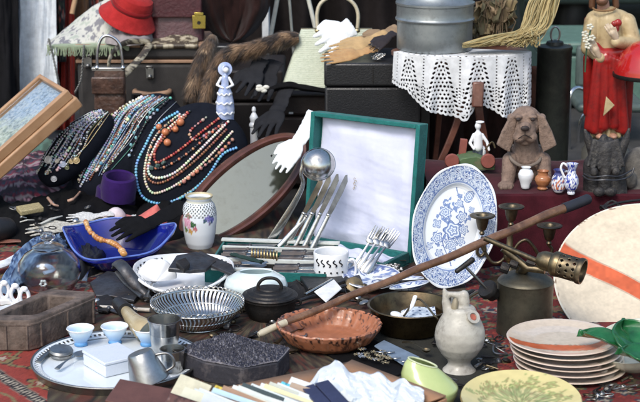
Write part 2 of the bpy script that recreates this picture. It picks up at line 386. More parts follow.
# hanging clothes
rb = B().tube([W(-40, -95, Y=5.25), W(130, -95, Y=5.25)], .012, 12)
for px in (-40, 130): rb.tube([W(px, -95, Y=5.25), Vector((W(px, 0, Y=5.25).x, 5.25, 0))], .012, 12)
tag(rb.build('clothes_rail', CHROME), 'metal clothes rail carrying the hanging garments at the top left', 'clothes rail')
def garment(x0, x1, y1, Y, m, name, label, cat, w=1.0, f=3, seed=1, colf=None, amp=.02, top=-92):
    def shape(u, v):
        s = min(1, .35+v*2.2); c = (x0+x1)/2; return c+(u-.5)*(x1-x0)*s*(1+.15*v*w), top+(y1-top)*v-6*math.sin(u*PI)*(v < .1)
    drape(name, label, cat, x0, x1, top, y1, Y, m, folds=f, amp=amp, seed=seed, shape=shape, colf=colf, nu=70, nv=40)
garment(-34, 17, 150, 4.95, fabric('black_wool', (.009, .009, .011), sheen=0), 'black_coat', 'long black coat hanging at the far left edge', 'coat', f=2)
garment(8, 34, 112, 5.12, fabric('pale_grey_cotton', (.52, .58, .66)), 'grey_shirt', 'pale grey blue shirt hanging half hidden behind the black coat', 'shirt', f=2, seed=4)
garment(22, 55, 93, 5.05, fabric('pale_blue_cotton', (.80, .86, .92)), 'pale_blue_shirt', 'pale blue white shirt hanging beside the black coat', 'shirt', f=1, seed=2, amp=.009)
def floral(uv, co):
    u, v = uv[:, 0]*14, uv[:, 1]*26; n = fbm(u, v, 4); c = np.zeros((len(u), 3))+(.02, .018, .02)
    c[n > .56] = (.3, .25, .2); c[(n > .62)] = (.35, .07, .05); c[(n < .33)] = (.06, .08, .05); return c
garment(44, 64, 62, 5.15, VC_MAT, 'floral_blouse', 'small dark blouse with pale flower print behind the printed scarf', 'blouse', f=3, seed=6, colf=floral)
RED = fabric('red_cotton', (.42, .03, .025))
garment(54, 66, 130, 5.22, RED, 'red_dress', 'narrow dark red dress hanging next to the pale blue shirt', 'dress', f=2, seed=3)
garment(62, 74, 130, 5.2, fabric('brick_red', (.5, .055, .035)), 'orange_red_dress', 'bright orange red dress hanging just left of the suitcase', 'dress', f=2, seed=8)
garment(70, 88, 70, 5.25, fabric('brown_wool', (.16, .09, .05)), 'brown_jacket', 'brown jacket hanging behind the printed scarf', 'jacket', f=2, seed=9)
garment(84, 112, 60, 5.3, VC_MAT, 'patterned_shirt', 'dark patterned shirt hanging behind the red hat', 'shirt', f=3, seed=12, colf=floral)
# wooden hanger-like slanting tan stick
tag(B().tube([W(72, 14, Y=5.0), W(85, -45, Y=5.05)], .008, 10).build('wooden_stick', mat('tan_wood', (.42, .26, .14), .6)), 'slim tan wooden stick leaning among the hanging clothes', 'stick')
# folding stand (white legs)
def stand():
    Y = 4.85; t = thing('folding_stand', 'white painted folding stand whose slim legs spread behind the green handbag', 'stand', W(294, 170, Y=Y)); m = mat('white_paint', (.62, .62, .55), .4)
    for a, c, r in (((270, 40, Y), (290, -70, Y+.02), .0065), ((292, 34, Y+.1), (284, -70, Y+.04), .004), ((318, 40, Y), (292, -70, Y+.02), .0065)):
        p = W(*a[:2], Y=a[2]); q = W(*c[:2], Y=c[2]); d = p-q; e = q+d*(q.z/(q.z-p.z)) if d.z < 0 else p
        B().tube([Vector((e.x, e.y, .004)), q], r, 12).build('leg', m, t)
    B().tube([W(262, -70, Y=Y+.02), W(318, -70, Y=Y+.02)], .008, 12).build('top_bar', m, t)
stand()
tag(B().box((.02, .15, .2), TR(W(266, 20, Y=5.2))).build('white_card', mat('white_card', (.75, .77, .78), .7)), 'slim white card edge showing beside the dark brown cloak', 'card')
def cloak(u, v):
    c = 232; w = 38*(1 if v < .6 else max(.05, math.cos((v-.6)/.4*PI/2)**.55)); return c+(u-.5)*2*w, -70+112*v
drape('brown_cloak', 'very dark brown velvet cloak hanging with a rounded hem above the fur stole', 'cloak', 0, 1, 0, 1, 4.75, fabric('brown_velvet', (.022, .009, .008), sheen=.1), folds=3, amp=.02, seed=3, shape=cloak)
# ================================================================ back row of wares
def suitcase():
    Y = 4.6; a = W(76, 44, Y=Y); b_ = W(206, 44, Y=Y); h = a.z; w = b_.x-a.x; cx = (a.x+b_.x)/2; d = .26
    t = thing('suitcase', 'large black vintage suitcase with two tan bands, under the hat and burgundy bag', 'suitcase', (cx, Y+d/2, 0))
    zs = h*.865
    B().box((w, d, zs-.004), TR((cx, Y+d/2, (zs-.004)/2+.001))).build('body', mat('black_canvas', (.032, .029, .028), .6, bump=.5, bs=400), t, bevel=.014)
    B().box((w, d, h-zs-.006), TR((cx, Y+d/2, zs+.004+(h-zs-.006)/2))).build('lid', mat('black_canvas'), t, bevel=.012)
    tan = mat('tan_leather', (.36, .22, .14), .55)
    for z in (zs, h-.006): B().box((w+.006, d+.006, .009), TR((cx, Y+d/2, z))).build('tan_band', tan, t, bevel=.002)
    for px, dy in ((150, 0), (88, 0)):
        p = W(px, 73 if px == 150 else 62, Y=Y-.006); l = B().box((.022, .008, .03), TR(p)); l.tube([p+Vector((-.008, -.004, .014)), p+Vector((-.008, -.014, .022)), p+Vector((.008, -.014, .022)), p+Vector((.008, -.004, .014))], .002, 8); l.ell(p+Vector((0, -.006, -.01)), .007); l.build('clasp', PEWTER, t, bevel=.001)
    p = W(152, 92, Y=Y-.02)
    hb = B(); hb.tube(spline([p+Vector((-.05, .014, 0)), p+Vector((-.045, -.012, 0)), p+Vector((0, -.022, -.004)), p+Vector((.045, -.012, 0)), p+Vector((.05, .014, 0))], 6), .008, 10); hb.build('handle', tan, t)
    return h, Y
SH, SY = suitcase()
# cream printed scarf with fringe
def pscarf():
    def fn(u, v):
        px = 47+82*u; Y = SY-.012+.17*v
        prof = max(0, math.sin(min(1, u*1.02)*PI*.5))**1.2
        top = 42-prof*48
        if v < .12: t = v/.12; return W(px, 49-4*t+2*math.sin(u*40)*(1-t), Y=SY-.014)
        t = (v-.12)/.88
        return W(px, 44.5+(top-44.5)*t**.8+3*math.sin(u*13+t*5)*t*(1-t)*2+2*(n1(u*8, t*4)-.5), Y=Y)
    def col(uv, co):
        u = uv[:, 0]*16; v = uv[:, 1]*10; n = fbm(u, v, 21); c = np.zeros((len(u), 3))+(.52, .52, .47)
        m = (n > .60) & (uv[:, 1] > .14); c[m] = (.20, .20, .22); m = (n < .36) & (uv[:, 1] > .14); c[m] = (.38, .42, .36)
        m = uv[:, 1] < .14; c[m] = (.30, .36, .25); return c
    o = B().grid(fn, 120, 40).build('printed_scarf', VC_MAT, colf=col, solid=.004); tag(o, 'cream scarf with dark print and green fringed edge heaped on the suitcase', 'scarf')
    f = B(); k = K(W(80, 45, Y=SY))
    for i in range(70):
        px = 48+74*i/70; p = W(px, 47, Y=SY-.02); f.tube([p, p+Vector((random.uniform(-.003, .003), -.004, -.012)), p+Vector((random.uniform(-.006, .006), -.004, -.022-random.random()*.006))], .0012, 5)
    c = f.build('fringe', fabric('green_fringe', (.27, .33, .22)), o)
pscarf()
heap('grey_cloth', 'folded mauve grey cloth lying below the red hat', 'cloth', 130, 44, 50, 110, 15, fabric('mauve_grey', (.3, .27, .27)), seed=4, z=SH+.002, yy=SY+.1)
bpy.data.objects['grey_cloth'].location.z = SH+.003
# red hat
def hat():
    c = W(131, 9, Y=SY+.04); k = K(c)*.70; M = Matrix.Translation(c) @ TR((0, 0, 0), 20, 20, 10).to_3x3().to_4x4()
    prof = [(0, .6), (20, .58), (26, .5), (28, .36), (29, .12), (30, .06), (34, -.1), (39, -.28), (43, -.40)]
    b = B().lathe([(r*k, h*42*k) for r, h in prof], M, 72, sub=4)
    t = thing('red_hat', 'bright red felt hat with wide downturned brim on the suitcase', 'hat', c)
    b.build('crown', fabric('red_felt', (.42, .026, .026), bs=500, bump=.8, col2=(.30, .018, .018)), t, solid=.003)
    B().lathe([(29.6*k, .06*42*k), (29.4*k, .22*42*k)], M, 72).build('band', fabric('dark_red_ribbon', (.25, .012, .015)), t, solid=.0015, offs=1)
hat()
# burgundy leather bag with brass lock
def burg():
    c = W(178, 18, Y=SY+.1); k = K(c); t = thing('burgundy_handbag', 'burgundy ostrich leather handbag with brass lock on the suitcase', 'handbag', (c.x, c.y, SH))
    m = mat('burgundy_leather', (.085, .03, .035), .4, bump=1, bs=140, spots=(.03, .012, .014), sscale=120, samt=.6, coat=.2)
    z0 = SH+.002; w = 52*k; h = 56*k
    def fn(u, v):
        a = u*2*PI; x = math.cos(a); y = math.sin(a); e = .36; s = 1-.12*v-.5*max(0, v-.85)/.15
        return (c.x+math.copysign(abs(x)**e, x)*w/2*s, c.y+math.copysign(abs(y)**e, y)*.05*(1.1-.5*v)*s, z0+h*v)
    b = B().grid(fn, 60, 20, cu=True); b.add([fn(i/60, 1) for i in range(60)], [tuple(range(60))]); b.build('body', m, t)
    B().box((w*.97, .012, h*.42), TR((c.x, c.y-.055, z0+h*.62), 4)).build('flap', m, t, bevel=.005)
    p = W(199, 22, Y=SY+.04); lk = B().box((13*k, .006, 13*k), TR(p)).box((9*k, .008, 3*k), TR(p+Vector((0, -.001, 8*k)))); lo = lk.build('lock', mat('polished_brass', (.62, .5, .12), .25, 1), t, bevel=.001)
    B().lathe([(0, .001), (1.8*k, .001), (1.8*k, 0)], TR(p+Vector((0, -.0045, -.002)), 90)).build('keyhole', IRON, lo)
    hp = spline([Vector((c.x-w*.28, c.y, z0+h*.96)), Vector((c.x-w*.25, c.y, z0+h*1.3)), Vector((c.x, c.y, z0+h*1.5)), Vector((c.x+w*.25, c.y, z0+h*1.3)), Vector((c.x+w*.28, c.y, z0+h*.96))], 8)
    B().tube(hp, .006, 10).build('handle', m, t)
burg()
# snakeskin clutch lying on the suitcase, strap hanging in front
def snake():
    def col(uv, co):
        x = co[:, 0]*260; y = (co[:, 1]+co[:, 2])*260; d = np.abs((x+y) % 2-1)+np.abs((x-y) % 2-1); n = fbm(x*.25, y*.25, 3)
        c = np.zeros((len(x), 3))+(.30, .26, .18); c[n > .5] = (.07, .055, .04); c[d < .35] = (.04, .033, .028); c[(n < .36)] = (.45, .4, .3); return c
    t = thing('snakeskin_purse', 'flat snakeskin purse lying on the suitcase edge with its strap looping down', 'purse', W(168, 44, Y=SY))
    zt = SH+.004
    def fn(u, v):
        px = 140+58*u; top = 42-(19*math.sin(min(1, u*1.25)*PI*.5) if u < .8 else 19*(1-(u-.8)*1.6)); yy = 45+(top-45)*v
        return W(px, yy+1.2*math.sin(u*20)*v, Y=SY-.01+.12*v)
    b = B().grid(fn, 110, 40); m = mat('snakeskin', vcol=True, rough=.35, bump=.6, bs=300, coat=.2)
    b.build('body', m, t, colf=col, solid=.012)
    def band(pts, w, nm):
        P = spline(pts, 14); b = B(); b.tube(P, w, 16, flat=.35, nrm=Vector((0, 1, 0))); b.build(nm, m, t, colf=col)
    k = K(W(130, 50, Y=4.5))
    band([W(150, 44, Y=SY-.03), W(142, 56, Y=4.52), W(131, 68, Y=4.47), W(122, 76, Y=4.45)], 3.6*k, 'strap')
    band([W(150, 42, Y=SY-.03), W(128, 42, Y=4.53), W(115, 50, Y=4.47), W(109, 62, Y=4.44), W(111, 74, Y=4.44), W(120, 78, Y=4.44)], 3*k, 'strap')
snake()
# crocodile handbag
def croc():
    Y = 4.42; c = W(109, 88, Y=Y); k = K(c); t = thing('crocodile_handbag', 'brown crocodile handbag with tall metal ring handle, standing before the suitcase', 'handbag', (c.x, Y, 0))
    b = B(); w = 17*k
    zt = W(109, 70, Y=Y).z
    def fn(u, v):
        a = u*2*PI; x = math.cos(a); y = math.sin(a); s = 1-.1*v
        return (c.x+math.copysign(abs(x)**.4, x)*w*s+.004*v, Y+math.copysign(abs(y)**.4, y)*.03*(1-.55*v), .06+(zt-.06)*v)
    b.grid(fn, 70, 24, cu=True); b.add([fn(i/70, 1) for i in range(70)], [tuple(range(70))]); b.add([fn(i/70, 0) for i in range(70)], [tuple(range(70))])
    m = mat('crocodile_leather', (.10, .055, .04), .35, col2=(.045, .026, .02), bump=1.5, bs=85, coat=.3, spots=(.02, .012, .01), sscale=90)
    b.build('body', m, t)
    fl = B().box((w*1.9, .008, .05), TR((c.x, Y-.024, zt-.04), 5)); fl.build('flap', m, t, bevel=.004)
    B().box((w*1.95, .02, .012), TR((c.x, Y-.002, zt+.003))).build('frame', PEWTER, t, bevel=.003)
    P = spline([W(97, 68, Y=Y), W(98, 48, Y=Y), W(103, 37, Y=Y), W(112, 37, Y=Y), W(120, 46, Y=Y), W(123, 68, Y=Y)], 10)
    B().tube(P, 1.5*k, 12).build('handle', CHROME, t)
    for px in (97, 123): B().ell(W(px, 68, Y=Y-.008), 2.3*k).build('stud', CHROME, t)
croc()
# hanging chains in front of suitcase
chn = thing('bag_chain', 'fine metal bag chain hanging before the suitcase and red dress', 'chain', W(66, 90, Y=4.57))
for (pts) in ([(49, 40), (53, 56), (57, 75), (60, 90)], [(84, 46), (83, 60), (81, 80), (75, 93)]):
    ch = B(); P = spline([W(x, y, Y=4.57) for x, y in pts], 12)
    for i in range(0, len(P)-1):
        d = P[min(i+1, len(P)-1)]-P[i]; M = frame(P[i], d, Vector((0, 1, 0)) if i % 2 else Vector((1, 0, .01)))
        ch.tube([M @ Vector((math.cos(a)*.0045, math.sin(a)*.0028, 0)) for a in [j*PI/4 for j in range(8)]], .001, 5, closed=True)
    ch.build('chain_strand', PEWTER, chn)
# dark bottle beside handbag
c = W(137, 105, Y=4.5); k = K(c); tag(B().lathe([(0, 0), (9*k, 0), (10*k, 5*k), (10*k, 28*k), (7*k, 36*k), (4*k, 40*k), (4*k, 48*k), (5.4*k, 49*k), (5.4*k, 53*k), (0, 53*k)], Matrix.Translation((c.x, 4.5, .1)), 32).build('dark_bottle', mat('dark_glass', (.014, .012, .012), .12, coat=.5)), 'dark bottle standing between the crocodile handbag and the fur', 'bottle')
# black small purse with white edges
c = W(216, 56, Y=4.6); k = K(c); t = thing('small_black_purse', 'small black purse with thin pale piping, behind the fur stole', 'purse', (c.x, 4.6, .2))
B().box((29*k, .05, 22*k), TR((c.x, 4.62, c.z))).build('body', BLACKL, t, bevel=.006)
q = B()
for dz in (9.5, -7): q.tube([Vector((c.x-13*k, 4.594, c.z+dz*k)), Vector((c.x+13*k, 4.594, c.z+dz*k))], .001, 6)
for dx in (-13, 13): q.tube([Vector((c.x+dx*k, 4.594, c.z-7*k)), Vector((c.x+dx*k, 4.594, c.z+9.5*k))], .001, 6)
q.build('piping', mat('pale_thread', (.5, .5, .48), .6), t)
# black chest under bags (carries purse, fur and green handbag)
def chest(name, label, x0, x1, ytop, Y, d, m, cat='box', lid=.7, bevel=.008, parts=None):
    a = W(x0, ytop, Y=Y); b_ = W(x1, ytop, Y=Y); h = a.z; w = b_.x-a.x; cx = (a.x+b_.x)/2; t = thing(name, label, cat, (cx, Y+d/2, 0)); zl = h*lid
    B().box((w, d, zl-.004), TR((cx, Y+d/2, (zl-.003)/2+.001))).build('body', m, t, bevel=bevel)
    B().box((w+.004, d+.004, h-zl-.001), TR((cx, Y+d/2, zl+(h-zl)/2))).build('lid', m, t, bevel=bevel)
    return t, h, cx, w
BROWNBOX = mat('brown_leatherette', (.035, .024, .022), .5, bump=.5, bs=300)
chest('dark_chest', 'wide dark leather chest mostly hidden beneath fur stole and black gloves', 195, 283, 70, 4.56, .28, mat('dark_leather', (.02, .016, .016), .5, bump=.4, bs=250))
chest('brown_box', 'brown leather box with a lid under the long black gloves', 276, 330, 96, 4.42, .22, BROWNBOX, lid=.78)
tag(B().box((.012, .004, .005), TR(W(291, 113, Y=4.415))).build('box_label', mat('white_card')), 'tiny white price sticker on the brown leather box', 'sticker')
t, BH, bcx, bw = chest('black_case', 'square black leather case carrying the tan gloves beside the doily table', 325, 421, 63, 4.22, .26, mat('black_case_leather', (.017, .017, .019), .38, bump=.5, bs=260, coat=.15), lid=.835, bevel=.006)
B().box((.002, .003, .045), TR(W(373, 75, Y=4.217))).build('lid_seam', IRON, t)
# green handbag
def greenbag():
    Y = 4.38; m = mat('pale_green_straw', (.53, .57, .46), .6, bump=.9, bs=160, col2=(.46, .51, .40), scale=120)
    t = thing('green_handbag', 'pale green woven handbag with arched cream handle, between fur stole and black case', 'handbag', W(325, 90, Y=Y+.03))
    BL, BR, TRt, TL = (281, 90), (380, 90), (372, 31), (301, 31)
    def fn(u, v):
        x0 = BL[0]+(TL[0]-BL[0])*v; x1 = BR[0]+(TRt[0]-BR[0])*v; px = x0+(x1-x0)*u; return W(px, 90+(31-90)*v, Y=Y+.035*v)
    def box(off):
        return fn
    nx, ny = 40, 30; b = B()
    def full(u, v):
        a = u*2*PI; x = math.cos(a); y = math.sin(a); uu = .5+.5*math.copysign(abs(x)**.25, x); p = fn(uu, v); th = .04*(1.15-.75*v)
        rib = .0005*math.sin(v*ny*PI*2)
        return p+Vector((0, .04+math.copysign(abs(y)**.25, y)*(th+rib), 0))
    b.grid(full, 96, 120, cu=True); b.add([full(i/96, 1) for i in range(96)], [tuple(range(96))]); b.build('body', m, t)
    P = [W(301, 30.5, Y=Y+.075), W(372, 30.5, Y=Y+.075)]
    B().tube([P[0]+(P[1]-P[0])*i/10 for i in range(11)], .0075, 10).build('frame', mat('antique_gold', (.45, .36, .2), .3, 1), t)
    k = K(P[0]); A = spline([W(318, 32, Y=Y+.07), W(317, 14, Y=Y+.07), W(322, 2, Y=Y+.07), W(337, -5, Y=Y+.07), W(352, 2, Y=Y+.07), W(358, 14, Y=Y+.07), W(357, 32, Y=Y+.07)], 10)
    B().tube(A, 3.1*k, 16, flat=.6).build('handle', mat('cream_resin', (.58, .52, .38), .3, coat=.4), t)
    for px in (318, 357): B().ell(W(px, 31, Y=Y+.062), (4*k, .008, 3*k)).build('handle_mount', mat('antique_gold'), t)
greenbag()
# ---------------------------------------------------------------- fur stole
def fur(name, label, path, rad, n, seed, cols):
    rnd = random.Random(seed); P = spline(path, 14); R = sp1(rad, 14); m = len(P); b = B(); o = B()
    o.tube(P, [r*.72 for r in R], 14, flat=1); 
    for q in range(n):
        i = rnd.randint(0, m-2); p = P[i].lerp(P[i+1], rnd.random()); T = (P[i+1]-P[i]).normalized(); r = R[i]
        a = rnd.random()*2*PI; s = T.orthogonal().normalized(); s = (Quaternion(T, a) @ s)
        base = p+s*r*.7; L = r*(.45+.6*rnd.random())+.006; dirv = (s*.38+T*1.3+Vector((rnd.uniform(-.5, .5), rnd.uniform(-.5, .5), rnd.uniform(-.6, .2)))).normalized()
        side = dirv.cross(s).normalized()*(.0005+.0006*rnd.random()); tip = base+dirv*L+Vector((0, 0, -L*.15))
        sh = .5+.5*mn.noise(Vector((i*.16+seed, a*.9, seed*3.3))); t = i/m
        base_c = cols[0] if sh < .42 else (cols[1] if sh < .7 else cols[2])
        fq = rnd.uniform(.55, 1.35); base_c = tuple(c*fq for c in base_c)
        b.add([base-side, base+side, base+dirv*L*.5+side*.7, base+dirv*L*.5-side*.7, tip], [(0, 1, 2, 3), (3, 2, 4)], c=base_c)
    b.tube(P, [r*.7 for r in R], 14, c=cols[0])
    tag(b.build(name, mat('fur_hair', vcol=True, rough=.55, sheen=.3), usec=True, ang=9), label, 'fur')
fc = [(.035, .022, .014), (.17, .10, .052), (.36, .23, .13)]
k = .0028
fur('fur_stole', 'brown and tan fur stole stretched behind the glove pile to the green handbag', [W(299, 38, Y=4.42), W(285, 39, Y=4.42), W(266, 45, Y=4.4), W(248, 50, Y=4.4), W(232, 54, Y=4.4), W(220, 64, Y=4.38), W(212, 78, Y=4.36)], [7*k, 9*k, 9*k, 9*k, 10*k, 9*k, 8*k], 13500, 3, fc)
fur('fur_collar', 'dark brown fur collar hanging down beside the blue figurine', [W(213, 38, Y=4.5), W(206, 52, Y=4.45), W(200, 68, Y=4.42), W(196, 84, Y=4.4), W(192, 97, Y=4.38)], [7*k, 9*k, 10*k, 11*k, 8*k], 10500, 5, [(.04, .025, .015), (.14, .085, .045), (.32, .22, .13)])
fur('fur_tail', 'tan fur tail drooping in front of the dark chest', [W(226, 60, Y=4.4), W(215, 72, Y=4.36), W(208, 88, Y=4.34), W(205, 102, Y=4.33), W(207, 112, Y=4.33)], [6*k, 7*k, 7*k, 6*k, 4*k], 6000, 9, fc)
# ---------------------------------------------------------------- gloves
WG = fabric('white_kid_leather', (.78, .82, .84), rough=.6, bs=250, bump=.3); BG = fabric('black_suede', (.022, .023, .027), bump=.5, sheen=0)
up = Vector((0, -.6, .8))
glove('white_glove', 'short white glove draped over the frame of the green handbag', W(316, 49, Y=4.33), W(352, 27, Y=4.37), (0, -1, .5), WG, .078, cuff=.22, spread=.22, fing=.46, flare=1.05)
TANG = fabric('tan_kid_leather', (.45, .28, .13), rough=.5, bs=200, col2=(.36, .2, .09)); 
glove('tan_glove', 'tan leather glove, the lower one of the pile on the black case', W(318, 61, Y=4.22), W(378, 49, Y=4.29), (0, -.5, 1), TANG, .05, cuff=.35, spread=.12, fing=.42)
glove('tan_glove', 'tan leather glove on top of the pile, its cuff near the milk can', W(326, 55, Y=4.26), W(388, 34, Y=4.36), (0, -.6, 1), fabric('light_tan_leather', (.5, .34, .17), rough=.5), .055, cuff=.35, spread=.12, fing=.42)
glove('dark_brown_glove', 'shiny dark brown leather glove lying over the tan gloves', W(370, 50, Y=4.26), W(395, 33, Y=4.33), (0, -.6, 1), mat('dark_brown_leather', (.03, .022, .02), .3, bump=.4), .04, cuff=.3, spread=.2, fing=.4)
glove('taupe_glove', 'light brown suede glove lying nearest to the milk can', W(362, 43, Y=4.34), W(399, 29, Y=4.42), (0, -.6, 1), fabric('taupe_suede', (.3, .21, .13)), .06, cuff=.4, spread=.2)
kb = B(); c = W(379, 58, Y=4.25)
for i in range(16):
    a = random.random()*6; kb.tube([c+Vector((math.cos(a+j)*.009+random.uniform(-.012, .012), math.sin(a+j)*.006, math.sin(j*1.7+a)*.008+.004)) for j in range(5)], .0011, 6)
tag(kb.build('tangled_necklace', SILVER), 'tangled silver necklace lying on the black case by the doily', 'necklace')
glove('black_glove', 'black leather glove hanging over the dark chest, nearest to the blue figurine', W(240, 96, Y=4.3), W(262, 60, Y=4.42), (-.3, -1, .3), BG, .07, cuff=.3, spread=.45, fing=.45)
glove('black_glove', 'black leather glove hanging to the left of the green handbag', W(254, 102, Y=4.31), W(276, 62, Y=4.43), (-.3, -1, .3), BG, .07, cuff=.3, spread=.3, fing=.45)
def strip_cloth(name, label, cat, pts, width, m, th=.006, part=None, parent=None, wr=6, seed=1, colf=None, flat=.4, build=True):
    P = spline(pts, 10); n = len(P); b = B()
    R = [width(i/(n-1)) if callable(width) else width for i in range(n)]
    T = lambda i: (P[min(n-1, i+1)]-P[max(0, i-1)]).normalized()
    def fn(u, v):
        i = round(v*(n-1)); a = u*2*PI; t = T(i); s = t.cross(Vector((0, 0, 1))); s = s.normalized() if s.length > .2 else Vector((1, 0, 0)); w = s.cross(t)
        rr = 1+.32*math.sin(a*wr+v*9+seed)+.2*math.sin(a*(wr-2)-v*14+seed*2)
        return P[i]+s*(math.cos(a)*R[i]*(1+.08*math.sin(v*21)))+w*(math.sin(a)*R[i]*flat*rr)
    b.grid(fn, 40, n-1, cu=True); b.add([fn(i/40, 0) for i in range(40)], [tuple(range(40))]); b.add([fn(i/40, 1) for i in range(40)], [tuple(range(40))])
    return tag(b.build(name, m, colf=colf, ang=1.5), label, cat)
glove('long_black_glove', 'long black evening glove hanging over the brown box down to the oval mirror', W(262, 140, Y=4.2), W(287, 90, Y=4.36), (-.5, -1, .2), BG, .075, cuff=.45, spread=.3, thick=.3)
strip_cloth('black_stocking', 'long black velvet sleeve draped along the top of the brown box', 'sleeve', [W(262, 92, Y=4.36), W(285, 85, Y=4.36), (W(305, 88, Y=4.36)), W(335, 92, Y=4.36)], lambda t: .02-.006*t, BLACKF)
heap('black_scarf', 'crumpled black scarf lying in the top of the oval mirror', 'scarf', 275, 152, 44, 60, 10, BLACKF, seed=8, yy=4.12)
# ================================================================ necklace pads
VELVET = fabric('blue_black_velvet', (.008, .010, .017), bs=700, sheen=0)
def pad(cx, cy, Y, a, b_, ang, depth, tilt, label):
    c = W(cx, cy, Y=Y); k = K(c); R = Matrix.Rotation(math.radians(-ang), 3, 'Y'); T = Matrix.Rotation(math.radians(tilt), 3, 'X')
    b = B()
    def fn(u, v):
        t = v*PI; an = u*2*PI; r = math.sin(t)**.75
        p = Vector((a*k*-math.cos(t), depth*r*math.sin(an), b_*k*r*math.cos(an)))
        p = T @ (R @ p); p = c+p; p.z = max(p.z, .002); return p
    b.grid(fn, 64, 48, cu=True)
    bv = BVHTree.FromPolygons([tuple(p) for p in b.v], b.f)
    o = b.build('necklace_pad', VELVET, ang=3); tag(o, label, 'jewellery display', 'velvet necklace pads'); return bv, k
def onpad(bv, px, py, lift):
    d = ray(px, py).normalized(); h = bv.ray_cast(CAM, d)
    if h[0] is None:
        h = bv.find_nearest(CAM+d*4.2); n = h[1]; n = n if n.dot(d) < 0 else -n
        return h[0]+n*lift, n
    n = h[1]; n = n if n.dot(d) < 0 else -n
    return h[0]+n*lift, n
def necklace(pd, pts, label, kind, cols, size, pend=None, group=None):
    bv, k = pd; size *= (1.0 if size > .0038 else (1.3 if 'large pad' in label else 1.6)); s2 = [p for p in spline([Vector((x, y, 0)) for x, y in pts], 16)]
    W3 = [onpad(bv, p.x, p.y, size*.8) for p in s2]; b = B(); rnd = random.Random(len(label)+int(pts[0][0]*7))
    P = [w[0] for w in W3]
    if kind == 'chain': b.tube(P, size*.55, 6, c=cols[0]); step = size*2.6
    else: b.tube(P, size*.2, 5, c=(.1, .1, .1)); step = size*(1.95 if kind == 'beads' else 2.4)
    acc = 0; q = 0
    for i in range(1, len(P)):
        d = (P[i]-P[i-1]).length
        while acc < d:
            t = acc/d if d else 0; p = P[i-1].lerp(P[i], t); T = (P[i]-P[i-1]).normalized(); n = W3[i][1]
            c = cols[q % len(cols)] if kind != 'mixed' else rnd.choice(cols); c = tuple(x*rnd.uniform(.75, 1.2) for x in c)
            M = frame(p, T, n)
            if kind == 'chain': b.ell((0, 0, 0), (size*1.1, size*.8, size*.5), M=None, seg=6, rings=4, col=c); vs = b.v[-42 if False else -30:]; 
            if kind == 'chain':
                cnt = 6*5
                for j in range(len(b.v)-cnt, len(b.v)): b.v[j] = M @ b.v[j]
            else:
                s = size*(rnd.uniform(.7, 1.35) if kind == 'mixed' else 1); e = 1.0 if kind == 'beads' else rnd.uniform(.8, 1.25)
                st = len(b.v); b.ell((0, 0, 0), (s*e, s, s), seg=8, rings=6, col=c)
                for j in range(st, len(b.v)): b.v[j] = M @ b.v[j]
            acc += step*(rnd.uniform(.8, 1.5) if kind == 'mixed' else 1); q += 1
        acc -= d
    o = b.build('necklace', VC_BEAD if kind != 'chain' else mat('plated_chain', vcol=True, rough=.3, metal=.85), usec=True, ang=2); tag(o, label, 'necklace', group)
    if pend:
        x, y, r, c = pend; p, n = onpad(bv, x, y, size*1.2); M = frame(p, n.orthogonal(), n)
        pb = B().lathe([(0, r*.3*k), (r*.5*k, r*.35*k), (r*.75*k, r*.15*k), (r*k, r*.3*k), (r*1.05*k, .0), (0, -.001)], frame(p, Vector((1, 0, 0)).cross(n) if False else n.orthogonal(), n.cross(n.orthogonal())), 20, c=c)
        ob = pb.build('pendant', VC_BEAD, o, usec=True)
    return o
P1 = pad(76, 148, 4.22, 48, 21, 47, .05, -20, 'slim dark velvet necklace pad beside the wooden display case')
P2 = pad(128, 150, 4.27, 68, 36, 46, .065, -20, 'middle dark velvet necklace pad crowded with turquoise and white strands')
P3 = pad(190, 160, 4.16, 60, 50, 44, .06, -18, 'large rounded dark velvet necklace pad hung with coral and blue beads')
sl = (.6, .6, .62); wh = (.75, .72, .66); bk = (.02, .02, .025); tq = (.16, .42, .48); br = (.16, .06, .035); gd = (.5, .38, .2); co = (.55, .2, .12); bl = (.18, .45, .7); pl = (.42, .47, .58); rd = (.3, .03, .03)
G1 = 'necklaces on the slim pad'
L1 = [([(92, 112), (68, 126), (52, 145), (37, 172)], 'outermost pale silver chain, at the far left of the slim pad', 'chain', [sl], .0012, None),
 ([(96, 111), (72, 128), (56, 150), (48, 162)], 'pearly chain with a round white drop, second strand of the slim pad', 'chain', [wh], .0013, (49, 160, 4, wh)),
 ([(99, 111), (78, 126), (64, 145), (46, 174)], 'blue grey beaded strand left of centre on the slim pad', 'beads', [pl, sl], .0018, None),
 ([(101, 111), (82, 128), (70, 148), (56, 172)], 'thick silver bead strand in the middle of the slim pad', 'mixed', [sl, pl, wh], .0021, (54, 178, 3, sl)),
 ([(103, 112), (85, 130), (72, 150), (64, 163)], 'pale blue chain with small oval pendant on the slim pad', 'chain', [pl], .0014, (63, 164, 3, pl)),
 ([(105, 112), (90, 128), (80, 146), (72, 160)], 'black bead strand right of centre on the slim pad', 'beads', [bk, bk, sl], .0019, None),
 ([(107, 113), (92, 132), (82, 150), (76, 161)], 'gold chain with round gold pendant on the slim pad', 'chain', [gd], .0013, (76, 160, 3.4, gd)),
 ([(109, 114), (95, 134), (86, 146), (71, 161)], 'gold strand nearest to the middle pad, on the slim pad', 'chain', [gd, wh], .0012, (71, 161, 2.5, gd))]
for p, l, kd, cl, s, pe in L1: necklace(P1, p, l, kd, cl, s, pe, G1)
for i, (x0, x1, y1, c, w) in enumerate(((94, 42, 168, 'steel', sl), (98, 50, 171, 'pearl white', wh), (100, 60, 170, 'dusty blue', pl), (102, 68, 158, 'grey', (.3, .3, .33)))):
    necklace(P1, [(x0, 112), ((x0+x1)/2-2, 130), (x1+5, 150), (x1, y1)], 'thin %s bead string running down the slim pad' % c, 'beads', [w, bk], .0015, None, G1)
G2 = 'necklaces on the middle pad'
